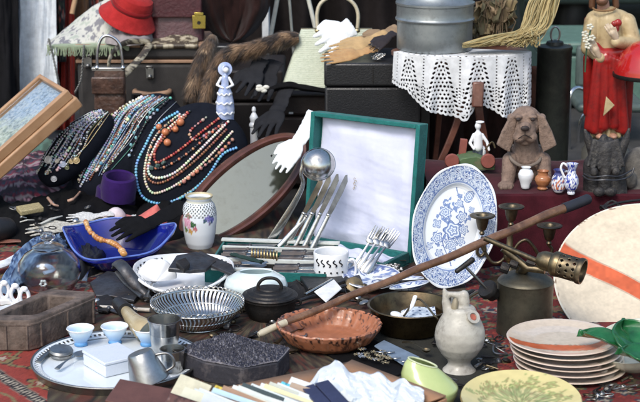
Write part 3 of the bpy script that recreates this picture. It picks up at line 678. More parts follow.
L2 = [([(142, 98), (118, 112), (100, 140), (82, 170)], 'white seashell strand at the left edge of the middle pad', 'mixed', [wh, wh, (.5, .42, .36)], .0024),
 ([(145, 98), (122, 113), (104, 140), (84, 178)], 'long turquoise strand, second from the left on the middle pad', 'beads', [tq, tq, pl], .002),
 ([(148, 97), (126, 112), (108, 140), (80, 188)], 'pale blue strand beside the turquoise one on the middle pad', 'beads', [pl], .0022),
 ([(150, 97), (130, 112), (112, 142), (90, 180)], 'brown wooden bead string on the middle pad', 'beads', [br], .002),
 ([(153, 97), (134, 112), (116, 140), (96, 172)], 'bright teal bead strand in the middle of the middle pad', 'mixed', [tq, (.1, .3, .34), wh], .0024),
 ([(156, 97), (138, 112), (120, 140), (102, 165)], 'silver chain running over the middle of the middle pad', 'chain', [sl], .0015),
 ([(160, 97), (142, 113), (124, 140), (108, 164)], 'chestnut bead strand right of centre on the middle pad', 'beads', [br, (.3, .15, .1)], .002),
 ([(166, 98), (148, 112), (132, 135), (114, 160)], 'white strand right of centre on the middle pad', 'chain', [wh], .0015),
 ([(170, 99), (152, 116), (142, 130), (128, 158)], 'dark chain with turquoise chips on the middle pad', 'mixed', [tq, bk, bk, pl], .0026),
 ([(176, 102), (158, 120), (148, 138), (134, 156)], 'thin silver strand nearest to the large pad, on the middle pad', 'chain', [sl], .0013),
 ([(139, 100), (112, 116), (95, 142), (78, 182)], 'brown and cream strand hanging off the left side of the middle pad', 'mixed', [wh, br, gd], .002)]
for p, l, kd, cl, s in L2: necklace(P2, p, l, kd, cl, s, None, G2)
for i, (x0, c, w) in enumerate(((144, 'grey', (.3, .31, .34)), (147, 'steel blue', (.2, .3, .42)), (151, 'white', wh), (158, 'navy', (.04, .06, .14)), (163, 'light blue', (.35, .5, .6)))):
    x1 = 86+i*5; necklace(P2, [(x0, 98), (x0-22, 113), (x1+20, 140), (x1, 178-i*3)], 'slender %s bead string lying among the strands of the middle pad' % c, 'beads', [w], .0016, None, G2)
names_ = [('pearl', wh), ('smoky', (.12, .12, .14)), ('aqua', (.25, .5, .52)), ('sand', (.45, .36, .25)), ('ink blue', (.04, .08, .18)), ('silver', sl), ('ivory', (.6, .55, .45)), ('rust', (.26, .1, .05)), ('sky blue', (.35, .5, .68)), ('olive', (.16, .17, .09)), ('milky', (.6, .66, .68)), ('slate', (.16, .2, .25)), ('cocoa', (.12, .06, .04)), ('jade', (.12, .3, .24))]
for i, (nm, w) in enumerate(names_):
    f = i/13; necklace(P2, [(143+26*f, 98), (119+30*f+2*math.sin(i*2), 113), (98+36*f+3*math.sin(i*3), 140), (79+32*f, 183-16*f+4*math.sin(i*5))], 'fine %s strand among the dense strands of the middle pad' % nm, 'mixed' if i % 3 == 0 else 'chain', [w, w, sl] if i % 3 == 0 else [w], .0013, None, G2)
    if i < 11: f = i/10; necklace(P1, [(94+14*f, 112), (70+22*f+2*math.sin(i*3), 128), (54+28*f+2*math.sin(i*4), 148), (38+32*f, 172-10*f+5*math.sin(i*5))], 'fine %s strand among the strands of the slim pad' % nm, 'chain' if i % 2 else 'mixed', [w] if i % 2 else [w, sl], .0013, (38+32*f, 172-10*f+5*math.sin(i*5), 2.2, w) if i % 3 == 0 else None, G1)
for i, (x, y) in enumerate(((150, 113), (147, 118), (138, 127), (136, 138), (134, 133), (153, 110), (131, 145))):
    p, n = onpad(P2[0], x, y, .002); tag(B().ell(p, (.004, .003, .005), seg=8, rings=6).build('turquoise_stone', mat('turquoise_chip', (.22, .45, .5), .2)), 'small turquoise charm on the middle pad', 'charm', 'turquoise charms on the middle pad')
G3 = 'necklaces on the large pad'
U = lambda a: [(x, y) for x, y in a]
L3 = [([(178, 113), (158, 126), (146, 146), (137, 168), (142, 194), (160, 203), (184, 196), (206, 178), (222, 155), (236, 148)], 'bright blue round bead necklace, the outermost loop of the large pad', 'beads', [bl], .0042),
 ([(180, 115), (160, 132), (149, 152), (145, 176), (152, 192), (166, 190), (186, 178), (208, 158), (232, 132)], 'ivory bead necklace inside the blue one on the large pad', 'beads', [(.7, .66, .5)], .0028),
 ([(184, 116), (164, 134), (152, 155), (149, 172), (158, 178), (176, 172), (198, 152), (228, 122)], 'white tube bead necklace in the middle of the large pad', 'beads', [wh], .003),
 ([(186, 117), (166, 136), (150, 160), (147, 175), (156, 183), (172, 178), (196, 160), (226, 130)], 'brown twisted bead necklace on the large pad', 'beads', [br, (.35, .14, .08)], .0028),
 ([(188, 114), (168, 130), (156, 150), (156, 162), (164, 160), (180, 150), (202, 132), (220, 118)], 'dark red bead necklace, the innermost loop of the large pad', 'beads', [rd, co, rd], .003),
 ([(190, 112), (166, 126), (152, 146), (150, 164), (162, 168), (184, 156), (206, 138), (224, 122)], 'black and coral bead necklace near the centre of the large pad', 'beads', [bk, co, bk], .003),
 ([(206, 118), (190, 132), (196, 140), (214, 130), (226, 124)], 'pink pebble strand at the upper right of the large pad', 'mixed', [(.45, .3, .26), rd], .0028),
 ([(232, 140), (214, 158), (196, 172), (178, 186)], 'flat coral chip strand between the ivory and the blue beads', 'mixed', [(.55, .27, .2), (.5, .2, .14)], .0046),
 ([(236, 156), (216, 170), (200, 184), (176, 200)], 'thin gold chain with pearls at the lower right of the large pad', 'mixed', [gd, wh], .0016)]
for p, l, kd, cl, s in L3: necklace(P3, p, l, kd, cl, s, None, G3)
for i, (x, y, r) in enumerate(((166, 133, 3.8), (181, 123, 4), (168, 143, 3.8), (160, 128, 3.2), (176, 130, 3.2))):
    p, n = onpad(P3[0], x, y, .006); k_ = P3[1]; tag(B().ell(p, r*k_, seg=14, rings=10).build('amber_bead', mat('orange_coral', (.55, .19, .08), .2, coat=.4, spots=(.4, .1, .05))), 'large orange coral bead on the upper part of the large pad', 'bead', 'orange coral beads on the large pad')
for i, (x, y) in enumerate(((152, 168), (158, 166), (164, 163))):
    p, n = onpad(P3[0], x, y, .004); tag(B().box((.012, .008, .011), TR(p, 20*i, 10, 30*i)).build('green_stone', mat('green_stone', (.07, .12, .11), .3), bevel=.002), 'dull green stone inside the white loop on the large pad', 'stone', 'green stones on the large pad')
# ================================================================ wooden display case
def wcase():
    Bp = W(68, 90, Y=4.12); A = W(30, 82, Y=4.27); E = W(-62, 205, Y=3.95)
    M = frame(Bp, E-Bp, A-Bp); 
    if (M.to_3x3() @ Vector((0, 0, 1))).z < 0: M = M @ Matrix.Diagonal((1, 1, -1, 1)); sgn = -1
    L = (E-Bp).length; Mi = M.inverted(); wv = (Mi @ A).y; k = K(Bp); t = thing('wooden_display_case', 'shallow tan wooden case with glass front over a painted blue and green reflection', 'display case', Vector((E.x*.5+Bp.x*.5, 4.05, 0)))
    m = mat('oiled_beech', (.42, .25, .135), .42, col2=(.32, .175, .085), scale=14, bump=.2, bs=60, coat=.15); e = 6.5*k
    H = 24*k
    lo = B().box((L+.012, wv+.012, H*.55), M @ TR((L/2, wv/2, -H*.72))); lo.build('base_box', m, t, bevel=.005)
    up_ = B()
    for (x0, x1, y0, y1) in ((-.0, L, 0, e), (0, L, wv-e*.7, wv), (0, e*.7, e, wv-e*.7), (L-e*.7, L, e, wv-e*.7)):
        up_.box((x1-x0, y1-y0, H*.44), M @ TR(((x0+x1)/2, (y0+y1)/2, -H*.22)))
    up_.build('frame', m, t, bevel=.003)
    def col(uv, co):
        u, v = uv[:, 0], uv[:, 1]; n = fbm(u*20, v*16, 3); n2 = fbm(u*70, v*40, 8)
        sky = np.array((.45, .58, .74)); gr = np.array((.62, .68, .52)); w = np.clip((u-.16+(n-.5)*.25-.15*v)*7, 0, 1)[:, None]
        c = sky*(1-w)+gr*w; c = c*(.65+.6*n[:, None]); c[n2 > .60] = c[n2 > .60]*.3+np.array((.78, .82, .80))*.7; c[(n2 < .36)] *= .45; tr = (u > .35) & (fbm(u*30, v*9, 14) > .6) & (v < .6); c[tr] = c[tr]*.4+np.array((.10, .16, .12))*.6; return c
    z = -H*.3
    p = B().grid(lambda u, v: M @ Vector((e*.7+(L-1.4*e)*u, e+(wv-1.7*e)*v, z)), 150, 60); p.build('reflection_sheet', mat('painted_reflection', vcol=True, rough=.5), t, colf=col)  # sky and tree reflection painted as a picture under the glass
    B().box((L-1.4*e, wv-1.7*e, .002), M @ TR((L/2, wv/2+e*.15, -H*.16))).build('glass', mat('clear_glass', (.95, .97, .97), .02, trans=1, var=0), t)
wcase()
heap('green_wrapping', 'green paper scrap lying under the wooden case', 'paper', 24, 162, 70, 140, 22, fabric('dull_green', (.10, .19, .15), rough=.5), seed=3)
# kilim pouch
def kilim(uv, co):
    u = co[:, 0]*60; v = co[:, 1]*45; n = fbm(u, v, 3); c = np.zeros((len(u), 3))+(.10, .025, .05)
    b = np.floor(v*1.2) % 5; c[b == 1] = (.02, .02, .03); c[b == 3] = (.30, .25, .25); z = np.abs(((u*1.5) % 2)-1) > ((v*2) % 1); c[(b == 2) & z] = (.38, .22, .27); c[(b == 0) & z] = (.03, .05, .08); c[(b == 4) & z] = (.25, .03, .05); c[n > .63] = (.04, .02, .03); return c
heap('kilim_cushion', 'flat burgundy and grey woven cushion at the left edge below the wooden case', 'cushion', 24, 187, 130, 270, 24, VC_MAT, seed=11, colf=kilim, wr=5, nu=200)
def paisley(uv, co):
    u = co[:, 0]*150; v = co[:, 1]*80; n = fbm(u, v, 9); c = np.zeros((len(u), 3))+(.22, .07, .12); c[n > .55] = (.42, .28, .33); c[n < .4] = (.07, .02, .045); return c
heap('pink_print_cloth', 'crumpled pink and burgundy printed cloth beside the slim pad', 'cloth', 48, 191, 62, 90, 17, VC_MAT, seed=5, colf=paisley, nu=160)
heap('black_shawl', 'large crumpled black shawl spread in front of the necklace pads', 'shawl', 62, 211, 150, 300, 17, BLACKF, seed=14, wr=12, nu=110)
heap('black_velvet_wrap', 'black velvet wrap lying between the large pad and the floral vase', 'wrap', 172, 212, 70, 240, 16, BLACKF, seed=23, wr=9)
# purple rings
PUR = fabric('purple_velvet', (.032, .010, .10), sheen=.1, bump=.3)
def cuff(px, py, w, h, label, z=0, tilt=0, rx=12):
    c = W(px, py, z=z); k = K(c); M = TR(c, rx, tilt, 0)
    b = B().lathe([(w*.40*k, 0), (w*.5*k, h*.06*k), (w*.53*k, h*.5*k), (w*.48*k, h*.94*k), (w*.42*k, h*k), (w*.38*k, h*.94*k), (w*.38*k, h*.06*k), (w*.40*k, 0)], M, 48); tag(b.build('velvet_cuff', PUR), label, 'bracelet display', 'purple velvet display cuffs')
cuff(116, 210, 38, 26, 'wide purple velvet cuff at the bottom of its pair before the middle pad', rx=4)
cuff(118, 199, 34, 26, 'upper purple velvet cuff stacked on the wider one', z=.045, tilt=6, rx=10)
# 'small purple velvet cuff half hidden left of the large one', rx=8)
# gold box on shawl, bone pieces
c = W(30, 209, z=.062); tag(B().box((.062, .038, .014), TR(c, 8, -3, 28)).build('brocade_box', mat('brocade', (.42, .36, .2), .5, col2=(.2, .16, .08), scale=300), bevel=.003), 'small gold brocade box lying on the black shawl', 'box')
for i, (a, b_) in enumerate((((48, 198), (58, 206)), ((68, 201), (80, 192)))):
    P = [W(a[0], a[1], z=.05), W((a[0]+b_[0])/2, (a[1]+b_[1])/2+2, z=.055), W(b_[0], b_[1], z=.05)]
    tag(B().tube(spline(P, 6), [.004]*6+[.003]*7, 10).build('bone_toggle', mat('pinkish_bone', (.48, .3, .22), .4)), ['bone toggle on the shawl nearest the brocade box', 'bone toggle on the shawl nearest the purple cuffs'][i], 'toggle')
# ================================================================ oval mirror leaning
def mirror():
    c = W(244, 189, Y=3.98); k = K(c)
    ax = W(310, 133, Y=4.12)-W(186, 240, Y=3.92); xd = ax.normalized()
    yd = Vector((-.5, .35, .55)); M = frame(c, xd, yd); 
    if (M.to_3x3() @ Vector((0, 0, 1))).y > 0: M = M @ Matrix.Diagonal((1, -1, -1, 1))
    a = 82*k; b_ = 35*k
    t = thing('oval_mirror', 'oval mirror in a dark reddish wooden frame leaning back behind the floral vase', 'mirror', (c.x, c.y, 0))
    prof = [(1.0, -.012), (1.0, .004), (.97, .010), (.93, .007), (.89, .010), (.86, .004), (.845, -.002)]
    def fn(u, v):
        r, z = prof[round(v*6)]; an = u*2*PI; g = (a-b_)*0
        return M @ Vector((math.cos(an)*(a-(1-r)*62*k), math.sin(an)*(b_-(1-r)*62*k), z))
    B().grid(fn, 120, 6, cu=True).build('frame', mat('mahogany', (.13, .05, .035), .3, col2=(.07, .026, .02), scale=25, coat=.4), t)
    B().grid(lambda u, v: M @ Vector((math.cos(u*2*PI)*(a-9.6*k)*v, math.sin(u*2*PI)*(b_-9.6*k)*v, -.001)), 96, 4, cu=True).build('glass', mat('mirror_glass', (.26, .28, .24), .10, 1, var=.03, spots=(.16, .16, .13), sscale=30, samt=.35), t)
    B().grid(lambda u, v: M @ Vector((math.cos(u*2*PI)*a*v, math.sin(u*2*PI)*b_*v, -.012)), 96, 4, cu=True).build('backing', mat('backing_board', (.12, .08, .05), .8), t)
    return M, k
MM, mk = mirror()
glove('long_white_glove', 'long white glove hanging down across the oval mirror beside the big ladle', W(277, 173, Y=3.93), W(317, 114, Y=4.0), (-.5, -1, .6), WG, .062, cuff=.5, spread=.03, fing=.3, flare=1.25)
# ================================================================ floral vase
def fvase():
    t = thing('floral_vase', 'white porcelain vase with checkered shoulder and painted roses, standing before the oval mirror', 'vase', W(200, 248)); c = W(200, 248); k = K(c)
    prof = [(0, 0), (11, 0), (12, 1.2), (14, 6), (16, 16), (17.3, 28), (17.2, 36), (15.5, 43), (12.5, 46.5), (12, 48), (13.5, 50.5), (13.8, 52), (12.4, 52), (10.8, 48.5), (11.5, 45), (15, 35), (14, 20), (0, 8)]
    def col(uv, co):
        d = (co-np.array(tuple(c)))/k; th = np.arctan2(d[:, 0], -d[:, 1]); x = th*17; y = d[:, 2]*.955; n = len(x); C = np.zeros((n, 3))+(.76, .8, .84)
        ro = (y > 34) & (y < 46)
        q = ((np.floor(x/1.9)+np.floor((y+1.0)/1.9)) % 2 == 0); xx = (x/1.9) % 1-.5; yy = ((y+1)/1.9) % 1-.5; C[ro & q & (np.abs(xx)+np.abs(yy) < .62)] = (.03, .04, .04)
        C[(y > 46.3) & (y < 48)] = (.5, .5, .42); C[(y > 50.5)] = (.55, .48, .3)
        def fl(cx, cy, r, c1, c2, p=5, s=0):
            cx = cx+(5.5 if cx < 0 else 0)
            dx = x-cx; dy = y-cy; rr = np.hypot(dx, dy); a = np.arctan2(dy, dx); R = r*(1+.18*np.cos(a*p+s)); m = rr < R; C[m] = c1; C[m & ((rr*1.4+a*.6) % 1.6 < .6)] = c2
        fl(-17, 28, 5.4, (.65, .28, .42), (.75, .5, .6)); fl(-14, 20, 2.6, (.6, .4, .12), (.5, .2, .1)); fl(-11, 27, 3, (.08, .18, .08), (.03, .08, .04), 3); fl(-16, 35, 3.4, (.1, .2, .1), (.55, .25, .3), 4); fl(-9, 22.5, 2.4, (.5, .12, .2), (.6, .4, .2)); fl(-20, 21, 2.6, (.1, .18, .08), (.3, .3, .1), 3)
        fl(10, 32, 3.6, (.16, .14, .42), (.35, .33, .6)); fl(14.5, 31, 3, (.2, .18, .5), (.06, .1, .2), 4); fl(6.5, 30.5, 2, (.06, .14, .1), (.1, .1, .3), 3); fl(12, 27.5, 1.6, (.1, .16, .1), (.3, .2, .4), 3)
        return C
    B().lathe(pp(prof, k), Matrix.Translation(c), 150, sub=8).build('body', VC_GL, t, colf=col, weld=True)
fvase()
# ================================================================ cutlery case
TEAL = fabric('teal_leatherette', (.02, .15, .14), rough=.5, bump=.5, bs=300, spots=(.03, .22, .2), sscale=60)
SATIN = mat('white_satin', (.66, .69, .84), .34, col2=(.58, .61, .78), scale=8, sheen=.3, bump=.25, bs=900)
def case():
    TLp = W(314.5, 116.5, Y=3.83); TRp = W(424, 130, z=TLp.z); xd = (TRp-TLp).normalized(); pdn = Vector((-xd.y, xd.x, 0)); BL = TLp-pdn*.035; BL.z = .012
    M = frame(BL, xd, TLp-BL); k = K(BL); h = (M.inverted() @ TLp).y
    M2 = M; nrm = M.to_3x3() @ Vector((0, 0, 1)); s = 1 if nrm.y < 0 else -1     # s*z looks to the camera
    w2 = (TRp-TLp).length-9*k
    t = thing('cutlery_case', 'open teal presentation case lined with white satin, its lid upright beside the platter', 'case', BL+xd*.12)
    th = 16*k; e = 4.5*k
    b = B(); b.box((w2+2*e, h+2*e, .004), M @ TR((w2/2, h/2, -s*th)))
    for (x, y, sx, sy) in ((-e/2, h/2, e, h+2*e), (w2+e/2, h/2, e, h+2*e), (w2/2, -e/2, w2, e), (w2/2, h+e/2, w2, e)):
        b.box((sx, sy, th), M @ TR((x, y, -s*th/2+s*.001)))
    b.build('lid', TEAL, t, bevel=.0025)
    def lining(u, v):
        x = (.004+(w2-.008)*u); y = h*(.004+.992*v); ed = min(u, 1-u, v, 1-v)
        z = -s*th*.82+s*.010*min(1, ed*9)**.5
        z += s*.005*math.sin(u*7+v*2.5)*(1-v)+s*.003*math.sin(u*19+v*3+1)*(1-v*.6)+s*.0025*math.sin((u*.5+v)*13)+s*.006*(n1(u*4, v*2.2, 5)-.5)+s*.004*(n1(u*3+v*7, v*9, 8)-.5)*(1.2-v)+s*.004*math.sin((u+v*.45)*16)*math.exp(-v*5)+s*.0025*math.sin((v-u*.2)*30)*math.exp(-v*7)
        return M @ Vector((x, y, z))
    B().grid(lining, 110, 120).build('satin_lining', SATIN, t, ang=3)
    # small woven emblem
    q = B()
    for i in range(5):
        p0 = M @ Vector((w2*.40+.002*i*0+.003*(i % 2), h*(.47+.019*i), -s*th*.82+s*.0125)); q.tube([p0+xd*(.0035*math.cos(a)*(1 if i % 2 else .7))+(M.to_3x3() @ Vector((0, 1, 0)))*.0028*math.sin(a) for a in [j*.9 for j in range(6)]], .0006, 6)
    q.build('gilt_mark', mat('gilt_print', (.35, .26, .12), .4), t)
    # base tray in front, satin bed with rows
    f0 = W(322, 268, z=.0); 
    bw = w2+2*e; pd_ = Vector((-xd.y, xd.x, 0)); c = BL+xd*(w2/2)-pd_*.068; c.z = .016
    Mb = frame(c, xd, pd_)
    b = B(); b.box((bw, .12, .004), Mb @ TR((0, 0, -.012)))
    for (x, y, sx, sy) in ((-bw/2+e/2, 0, e, .12), (bw/2-e/2, 0, e, .12), (0, -.06+e/2, bw-2*e, e), (0, .06-e/2, bw-2*e, e)): b.box((sx, sy, .028), Mb @ TR((x, y, .004)))
    b.build('base_tray', TEAL, t, bevel=.002)
    B().grid(lambda u, v: Mb @ Vector(((u-.5)*(bw-2*e), (v-.5)*(.12-2*e), .006+.004*math.sin(u*30+3*v)+.003*math.sin(v*17+u*9))), 90, 40).build('satin_bed', SATIN, t, ang=3)
    return M, k, w2, h, s, th, xd
CM, ck, cw, chh, cs, cth, cxd = case()
def blade(name, p, q, wmax, col_m, handle_m, label, cat, group, hfrac=.45, nrm=Vector((0, -1, .25))):
    "table knife: slim handle from p, blade to q"
    p = Vector(p); q = Vector(q); L = (q-p).length; M = frame(p, (q-p), nrm.cross(q-p)); M3 = M.to_3x3()
    t = thing(name, label, cat, p, group)
    nz = M3 @ Vector((0, 0, 1))
    h = B(); n = 9; P = [M @ Vector((L*hfrac*i/n, 0, 0)) for i in range(n+1)]; h.tube(P, [wmax*(.46-.12*(i/n)) for i in range(n+1)], 12, flat=.55, nrm=nz); h.ell(M @ Vector((L*hfrac, 0, 0)), (wmax*.3, wmax*.42, wmax*.3), M=M3, seg=12); h.build('handle', handle_m, t)
    out = [(L*hfrac, -.32*wmax), (L*(hfrac+.08), -.42*wmax), (L*.8, -.5*wmax), (L*.93, -.42*wmax), (L, .1*wmax), (L*.985, .38*wmax), (L*.9, .4*wmax), (L*hfrac, .32*wmax)]
    B().prism(out, .0012, M).build('blade', col_m, t, bevel=.0003)
    return t
DB = mat('mirror_steel', (.20, .20, .22), .12, 1, col2=(.05, .05, .055), scale=9)
for i, (hx, hy, tx, ty) in enumerate(((285, 250, 323, 177), (293, 252, 331, 175), (301, 254, 339, 174), (309, 255, 348, 175), (279, 247, 334, 186))):
    lab = ['table knife leaning on the lid, its tip nearest the ladle bowl', 'silver handled table knife leaning second from the ladle', 'silver handled table knife leaning third from the ladle, at the middle of the lid fan', 'silver handled table knife at the right end of the knife fan', 'lowest table knife tucked behind the other knives'][i]
    blade('table_knife', W(hx, hy, Y=3.70-.010*i+.03*(i == 4)), W(tx, ty, Y=3.72-.004*i+.03*(i == 4)), 6.2*ck, DB, SILVER, lab, 'knife', 'silver handled knives leaning in the case', hfrac=.5)
def fork(p, q, w, label, nrm=Vector((0, -1, .4)), group='silver forks in the case', bend=.12):
    p = Vector(p); q = Vector(q); L = (q-p).length; M = frame(p, q-p, nrm.cross(q-p)); M3 = M.to_3x3(); nz = M3 @ Vector((0, 0, 1)); t = thing('fork', label, 'fork', p, group)
    B().tube([M @ Vector((L*.62*i/8, 0, .03*L*math.sin(i/8*PI))) for i in range(9)], [w*x for x in (.32, .36, .34, .28, .22, .17, .14, .13, .16)], 10, flat=.4, nrm=nz).build('handle', SILVER, t)
    b = B(); b.ell(M @ Vector((L*.67, 0, -.01*L)), (L*.06, w*.47, w*.12), M=M3, seg=16)
    for j in range(4):
        y = w*(-.39+.26*j); b.tube([M @ Vector((L*.67, y*.9, -.01*L)), M @ Vector((L*.78, y, -.03*L)), M @ Vector((L*.9, y, -.01*L)), M @ Vector((L*.99, y, .035*L))], [w*.09, w*.085, w*.075, w*.03], 8)
    b.build('tines', SILVER, t)
for i, (a, b_) in enumerate((((352, 270), (379, 227)), ((357, 271), (386, 228)), ((362, 272), (392, 230)), ((366, 273), (397, 231)))):
    fork(W(a[0], a[1], z=.03), W(b_[0], b_[1], Y=3.55+.004*i), 9*ck, ['leftmost fork of the four fanned on the satin', 'second fork from the left of the four on the satin', 'third fork from the left of the four on the satin', 'rightmost fork of the four, nearest the platter'][i])
# ladle
def ladle():
    t = thing('soup_ladle', 'big silver ladle with its bowl up, standing between oval mirror and knives', 'ladle', W(265, 249)); c = W(318, 163, Y=3.70); k = K(c)
    n = (CAM-c).normalized()*1.6+Vector((-.2, 0, .55)); n.normalize(); M = frame(c, Vector((1, 0, .1)), n.cross(Vector((1, 0, .1)))); 
    if (M.to_3x3() @ Vector((0, 0, 1))).dot(n) < 0: M = M @ Matrix.Diagonal((1, -1, -1, 1))
    prof = [(0, 10), (7, 8.6), (12, 5.5), (15.5, 1), (17, -4), (17.6, -4.4), (16.5, -4), (15, 0), (11, 4.4), (6, 7.5), (0, 9)]
    B().lathe([(r*k, z*k) for r, z in prof], M, 48, sub=2).build('bowl', SILVER, t)
    P = spline([W(303, 166, Y=3.70), W(301, 174, Y=3.70), W(303, 184, Y=3.705), W(296, 200, Y=3.71), W(281, 225, Y=3.72), W(266, 249, Y=3.73)], 8)
    R = sp1([2, 2, 2.3, 3.0, 4, 5.2], 8); B().tube(P, [r*k for r in R], 14, flat=.35, nrm=Vector((0, -1, .2))).build('handle', SILVER, t)
ladle()
# second flat case with cutlery rows
def flatcase():
    A = W(214, 262); Bq = W(300, 249); C = W(352, 287)
    M = frame(A, Bq-A, Vector((0, 1, 0))); L = (Bq-A).length
    M = frame(W(272, 275), Vector((1, -.12, 0)), Vector((.12, 1, 0))); k = K(W(272, 275)); w = 118*k; d = .24
    t = thing('flatware_tray', 'low teal and white compartment tray filled with dark cutlery, behind the cast iron pot', 'tray', W(272, 275))
    b = B(); b.box((w, d, .004), M @ TR((0, .02, .003)));
    for (x, y, sx, sy) in ((-w/2, .02, .005, d), (w/2, .02, .005, d), (0, .02-d/2, w, .005), (0, .02+d/2, w, .005)): b.box((sx, sy, .034), M @ TR((x, y, .021)))
    b.build('tray', TEAL, t, bevel=.001)
    q = B()
    for y in (-.005, .095): q.box((w-.008, .007, .012), M @ TR((0, y, .034)))
    q.box((w+.012, .016, .006), M @ TR((0, .02+d/2, .042))); q.box((w*.5, .012, .006), M @ TR((-w*.2, .02-d/2, .042)))
    q.build('divider', mat('cream_card', (.6, .63, .6), .7), t, bevel=.001)
    n = 0
    for r, y in enumerate((-.085, -.06, -.035, .012, .035, .06, .08, .115)):
        for i in range(2):
            x0 = -w/2+.012+i*w*.5; m = [STEELD, PEWTER, SILVER][(r+i) % 3]
            tr = (M @ Vector((x0+.0, y, .034)), M @ Vector((x0+w*.44, y+.012, .036)))
            blade('dinner_knife', tr[0], tr[1], .017, m, STEELD if (r+i) % 2 else mat('grey_wood', (.12, .1, .09), .6), 'tarnished dinner knife lying in the teal compartment tray', 'knife', 'tarnished knives in the compartment tray', nrm=Vector((0, -.2, 1)))
flatcase()
strip_cloth('dark_green_tassel', 'dark green twisted cloth lying on the edge of the teal tray', 'tassel', [W(232, 254, z=.05), W(246, 258, z=.05), W(262, 262, z=.05)], lambda t: .008, fabric('dark_green', (.02, .045, .04)))
bb = B()
for j in range(9):
    c = W(252+j*3.1, 253.5+j*.35, z=.045); bb.tube([c+Vector((0, math.cos(a)*.012, math.sin(a)*.012)) for a in [i*PI/6 for i in range(12)]], .0022, 6, closed=True)
tag(bb.build('ring_row', mat('gold_plate', (.5, .38, .2), .3, .9)), 'row of gilded rings lying where the ladle handle ends', 'rings')
# ================================================================ black and white figurines left
def figurine():
    Y = 4.18; t = thing('blue_figurine', 'slim pale blue porcelain lady figurine with a round hat, beside the large necklace pad', 'figurine', (W(225, 124, Y=Y).x, Y, 0)); k = K(W(225, 90, Y=Y))
    bl_ = mat('pale_blue_porcelain', (.26, .34, .60), .15, coat=.4, col2=(.50, .56, .70), scale=60)
    c = W(225, 124, Y=Y); g = lambda x, y, dy=0: W(x, y, Y=Y+dy)
    b = B().lathe([(0, 0), (9*k, 0), (9*k, 3*k), (8*k, 5*k), (8.6*k, 16*k), (7.8*k, 24*k), (6*k, 34*k), (3.6*k, 40*k), (0, 40*k)], Matrix.Translation(c), 40, sub=3, wob=.1)
    b.cap(g(225, 86), g(225, 78), 4*k, 3.6*k); b.cap(g(225, 78), g(226, 72), 1.4*k, 1.4*k)
    b.build('dress', bl_, t, remesh=.0016, smooth_it=2)
    for zz, rr in ((12, 8.9), (22, 8.3), (31, 6.9)):
        fr = B(); fr.tube([c+Vector((math.cos(q)*rr*k, math.sin(q)*rr*k, (zz+.9*math.sin(q*9))*k)) for q in [i*PI/36 for i in range(72)]], .8*k, 6, closed=True); fr.build('ruffle', PORC, t)
    hb = B(); hb.ell(g(226, 69, .004), (3.4*k, 3*k, 3.6*k)); hb.build('hair', mat('painted_hair_blue', (.16, .2, .34), .3), t)
    a = B(); a.ell(g(226, 70, -.003), 2.9*k)
    for s in (-1, 1): a.cap(g(225+s*4, 78), g(225+s*8, 85, -.005), 1.5*k, 1.3*k); a.cap(g(225+s*8, 85, -.005), g(225+s*2, 88, -.013), 1.3*k, 1.1*k)
    a.build('body', PORC, t, remesh=.0014, smooth_it=1)
    h = frame(g(225, 69, .006), Vector((1, 0, 0)), Vector((0, .35, 1))); B().lathe([(0, 3*k), (3*k, 2.6*k), (4*k, 1*k), (7*k, 0), (7.2*k, -.8*k), (0, -.5*k)], h @ TR((0, 0, 0)), 32).build('hat', bl_, t)
    a = B(); a.lathe([(0, 0), (10*k, 0), (10.5*k, 2*k), (9*k, 3.5*k), (0, 4*k)], Matrix.Translation((c.x, c.y, 0)), 30); a.lathe([(8*k, 3*k), (7*k, 20*k), (8*k, c.z), (0, c.z)], Matrix.Translation((c.x, c.y, 0)), 30); a.build('pedestal', mat('dark_wood', (.05, .03, .02), .5), t)
figurine()
c = W(254, 126, Y=4.3); k = K(c); b = B()
b.lathe([(0, 0), (5*k, 0), (5*k, 2*k), (3.5*k, 4*k), (4.4*k, 9*k), (2.2*k, 13*k), (1.4*k, 14*k), (2.3*k, 16*k), (1.6*k, 19*k), (0, 20*k)], Matrix.Translation(c), 24, sub=2); b.lathe([(4*k, 0), (4*k, -c.z+.001), (0, -c.z+.001)], Matrix.Translation(c), 20)
tag(b.build('white_bottle_stopper', PORC), 'tiny white porcelain figure beside the long black glove', 'figurine')
bb = B(); c = W(262, 88, Y=4.3)
for i in range(7): bb.ell(c+Vector((random.uniform(-.012, .012), -.01, random.uniform(-.006, .006))), (.009, .004, .006), seg=10, rings=6)
tag(bb.build('white_flower_brooch', mat('white_enamel', (.75, .74, .66), .3)), 'white flower brooch pinned near the black gloves', 'brooch')
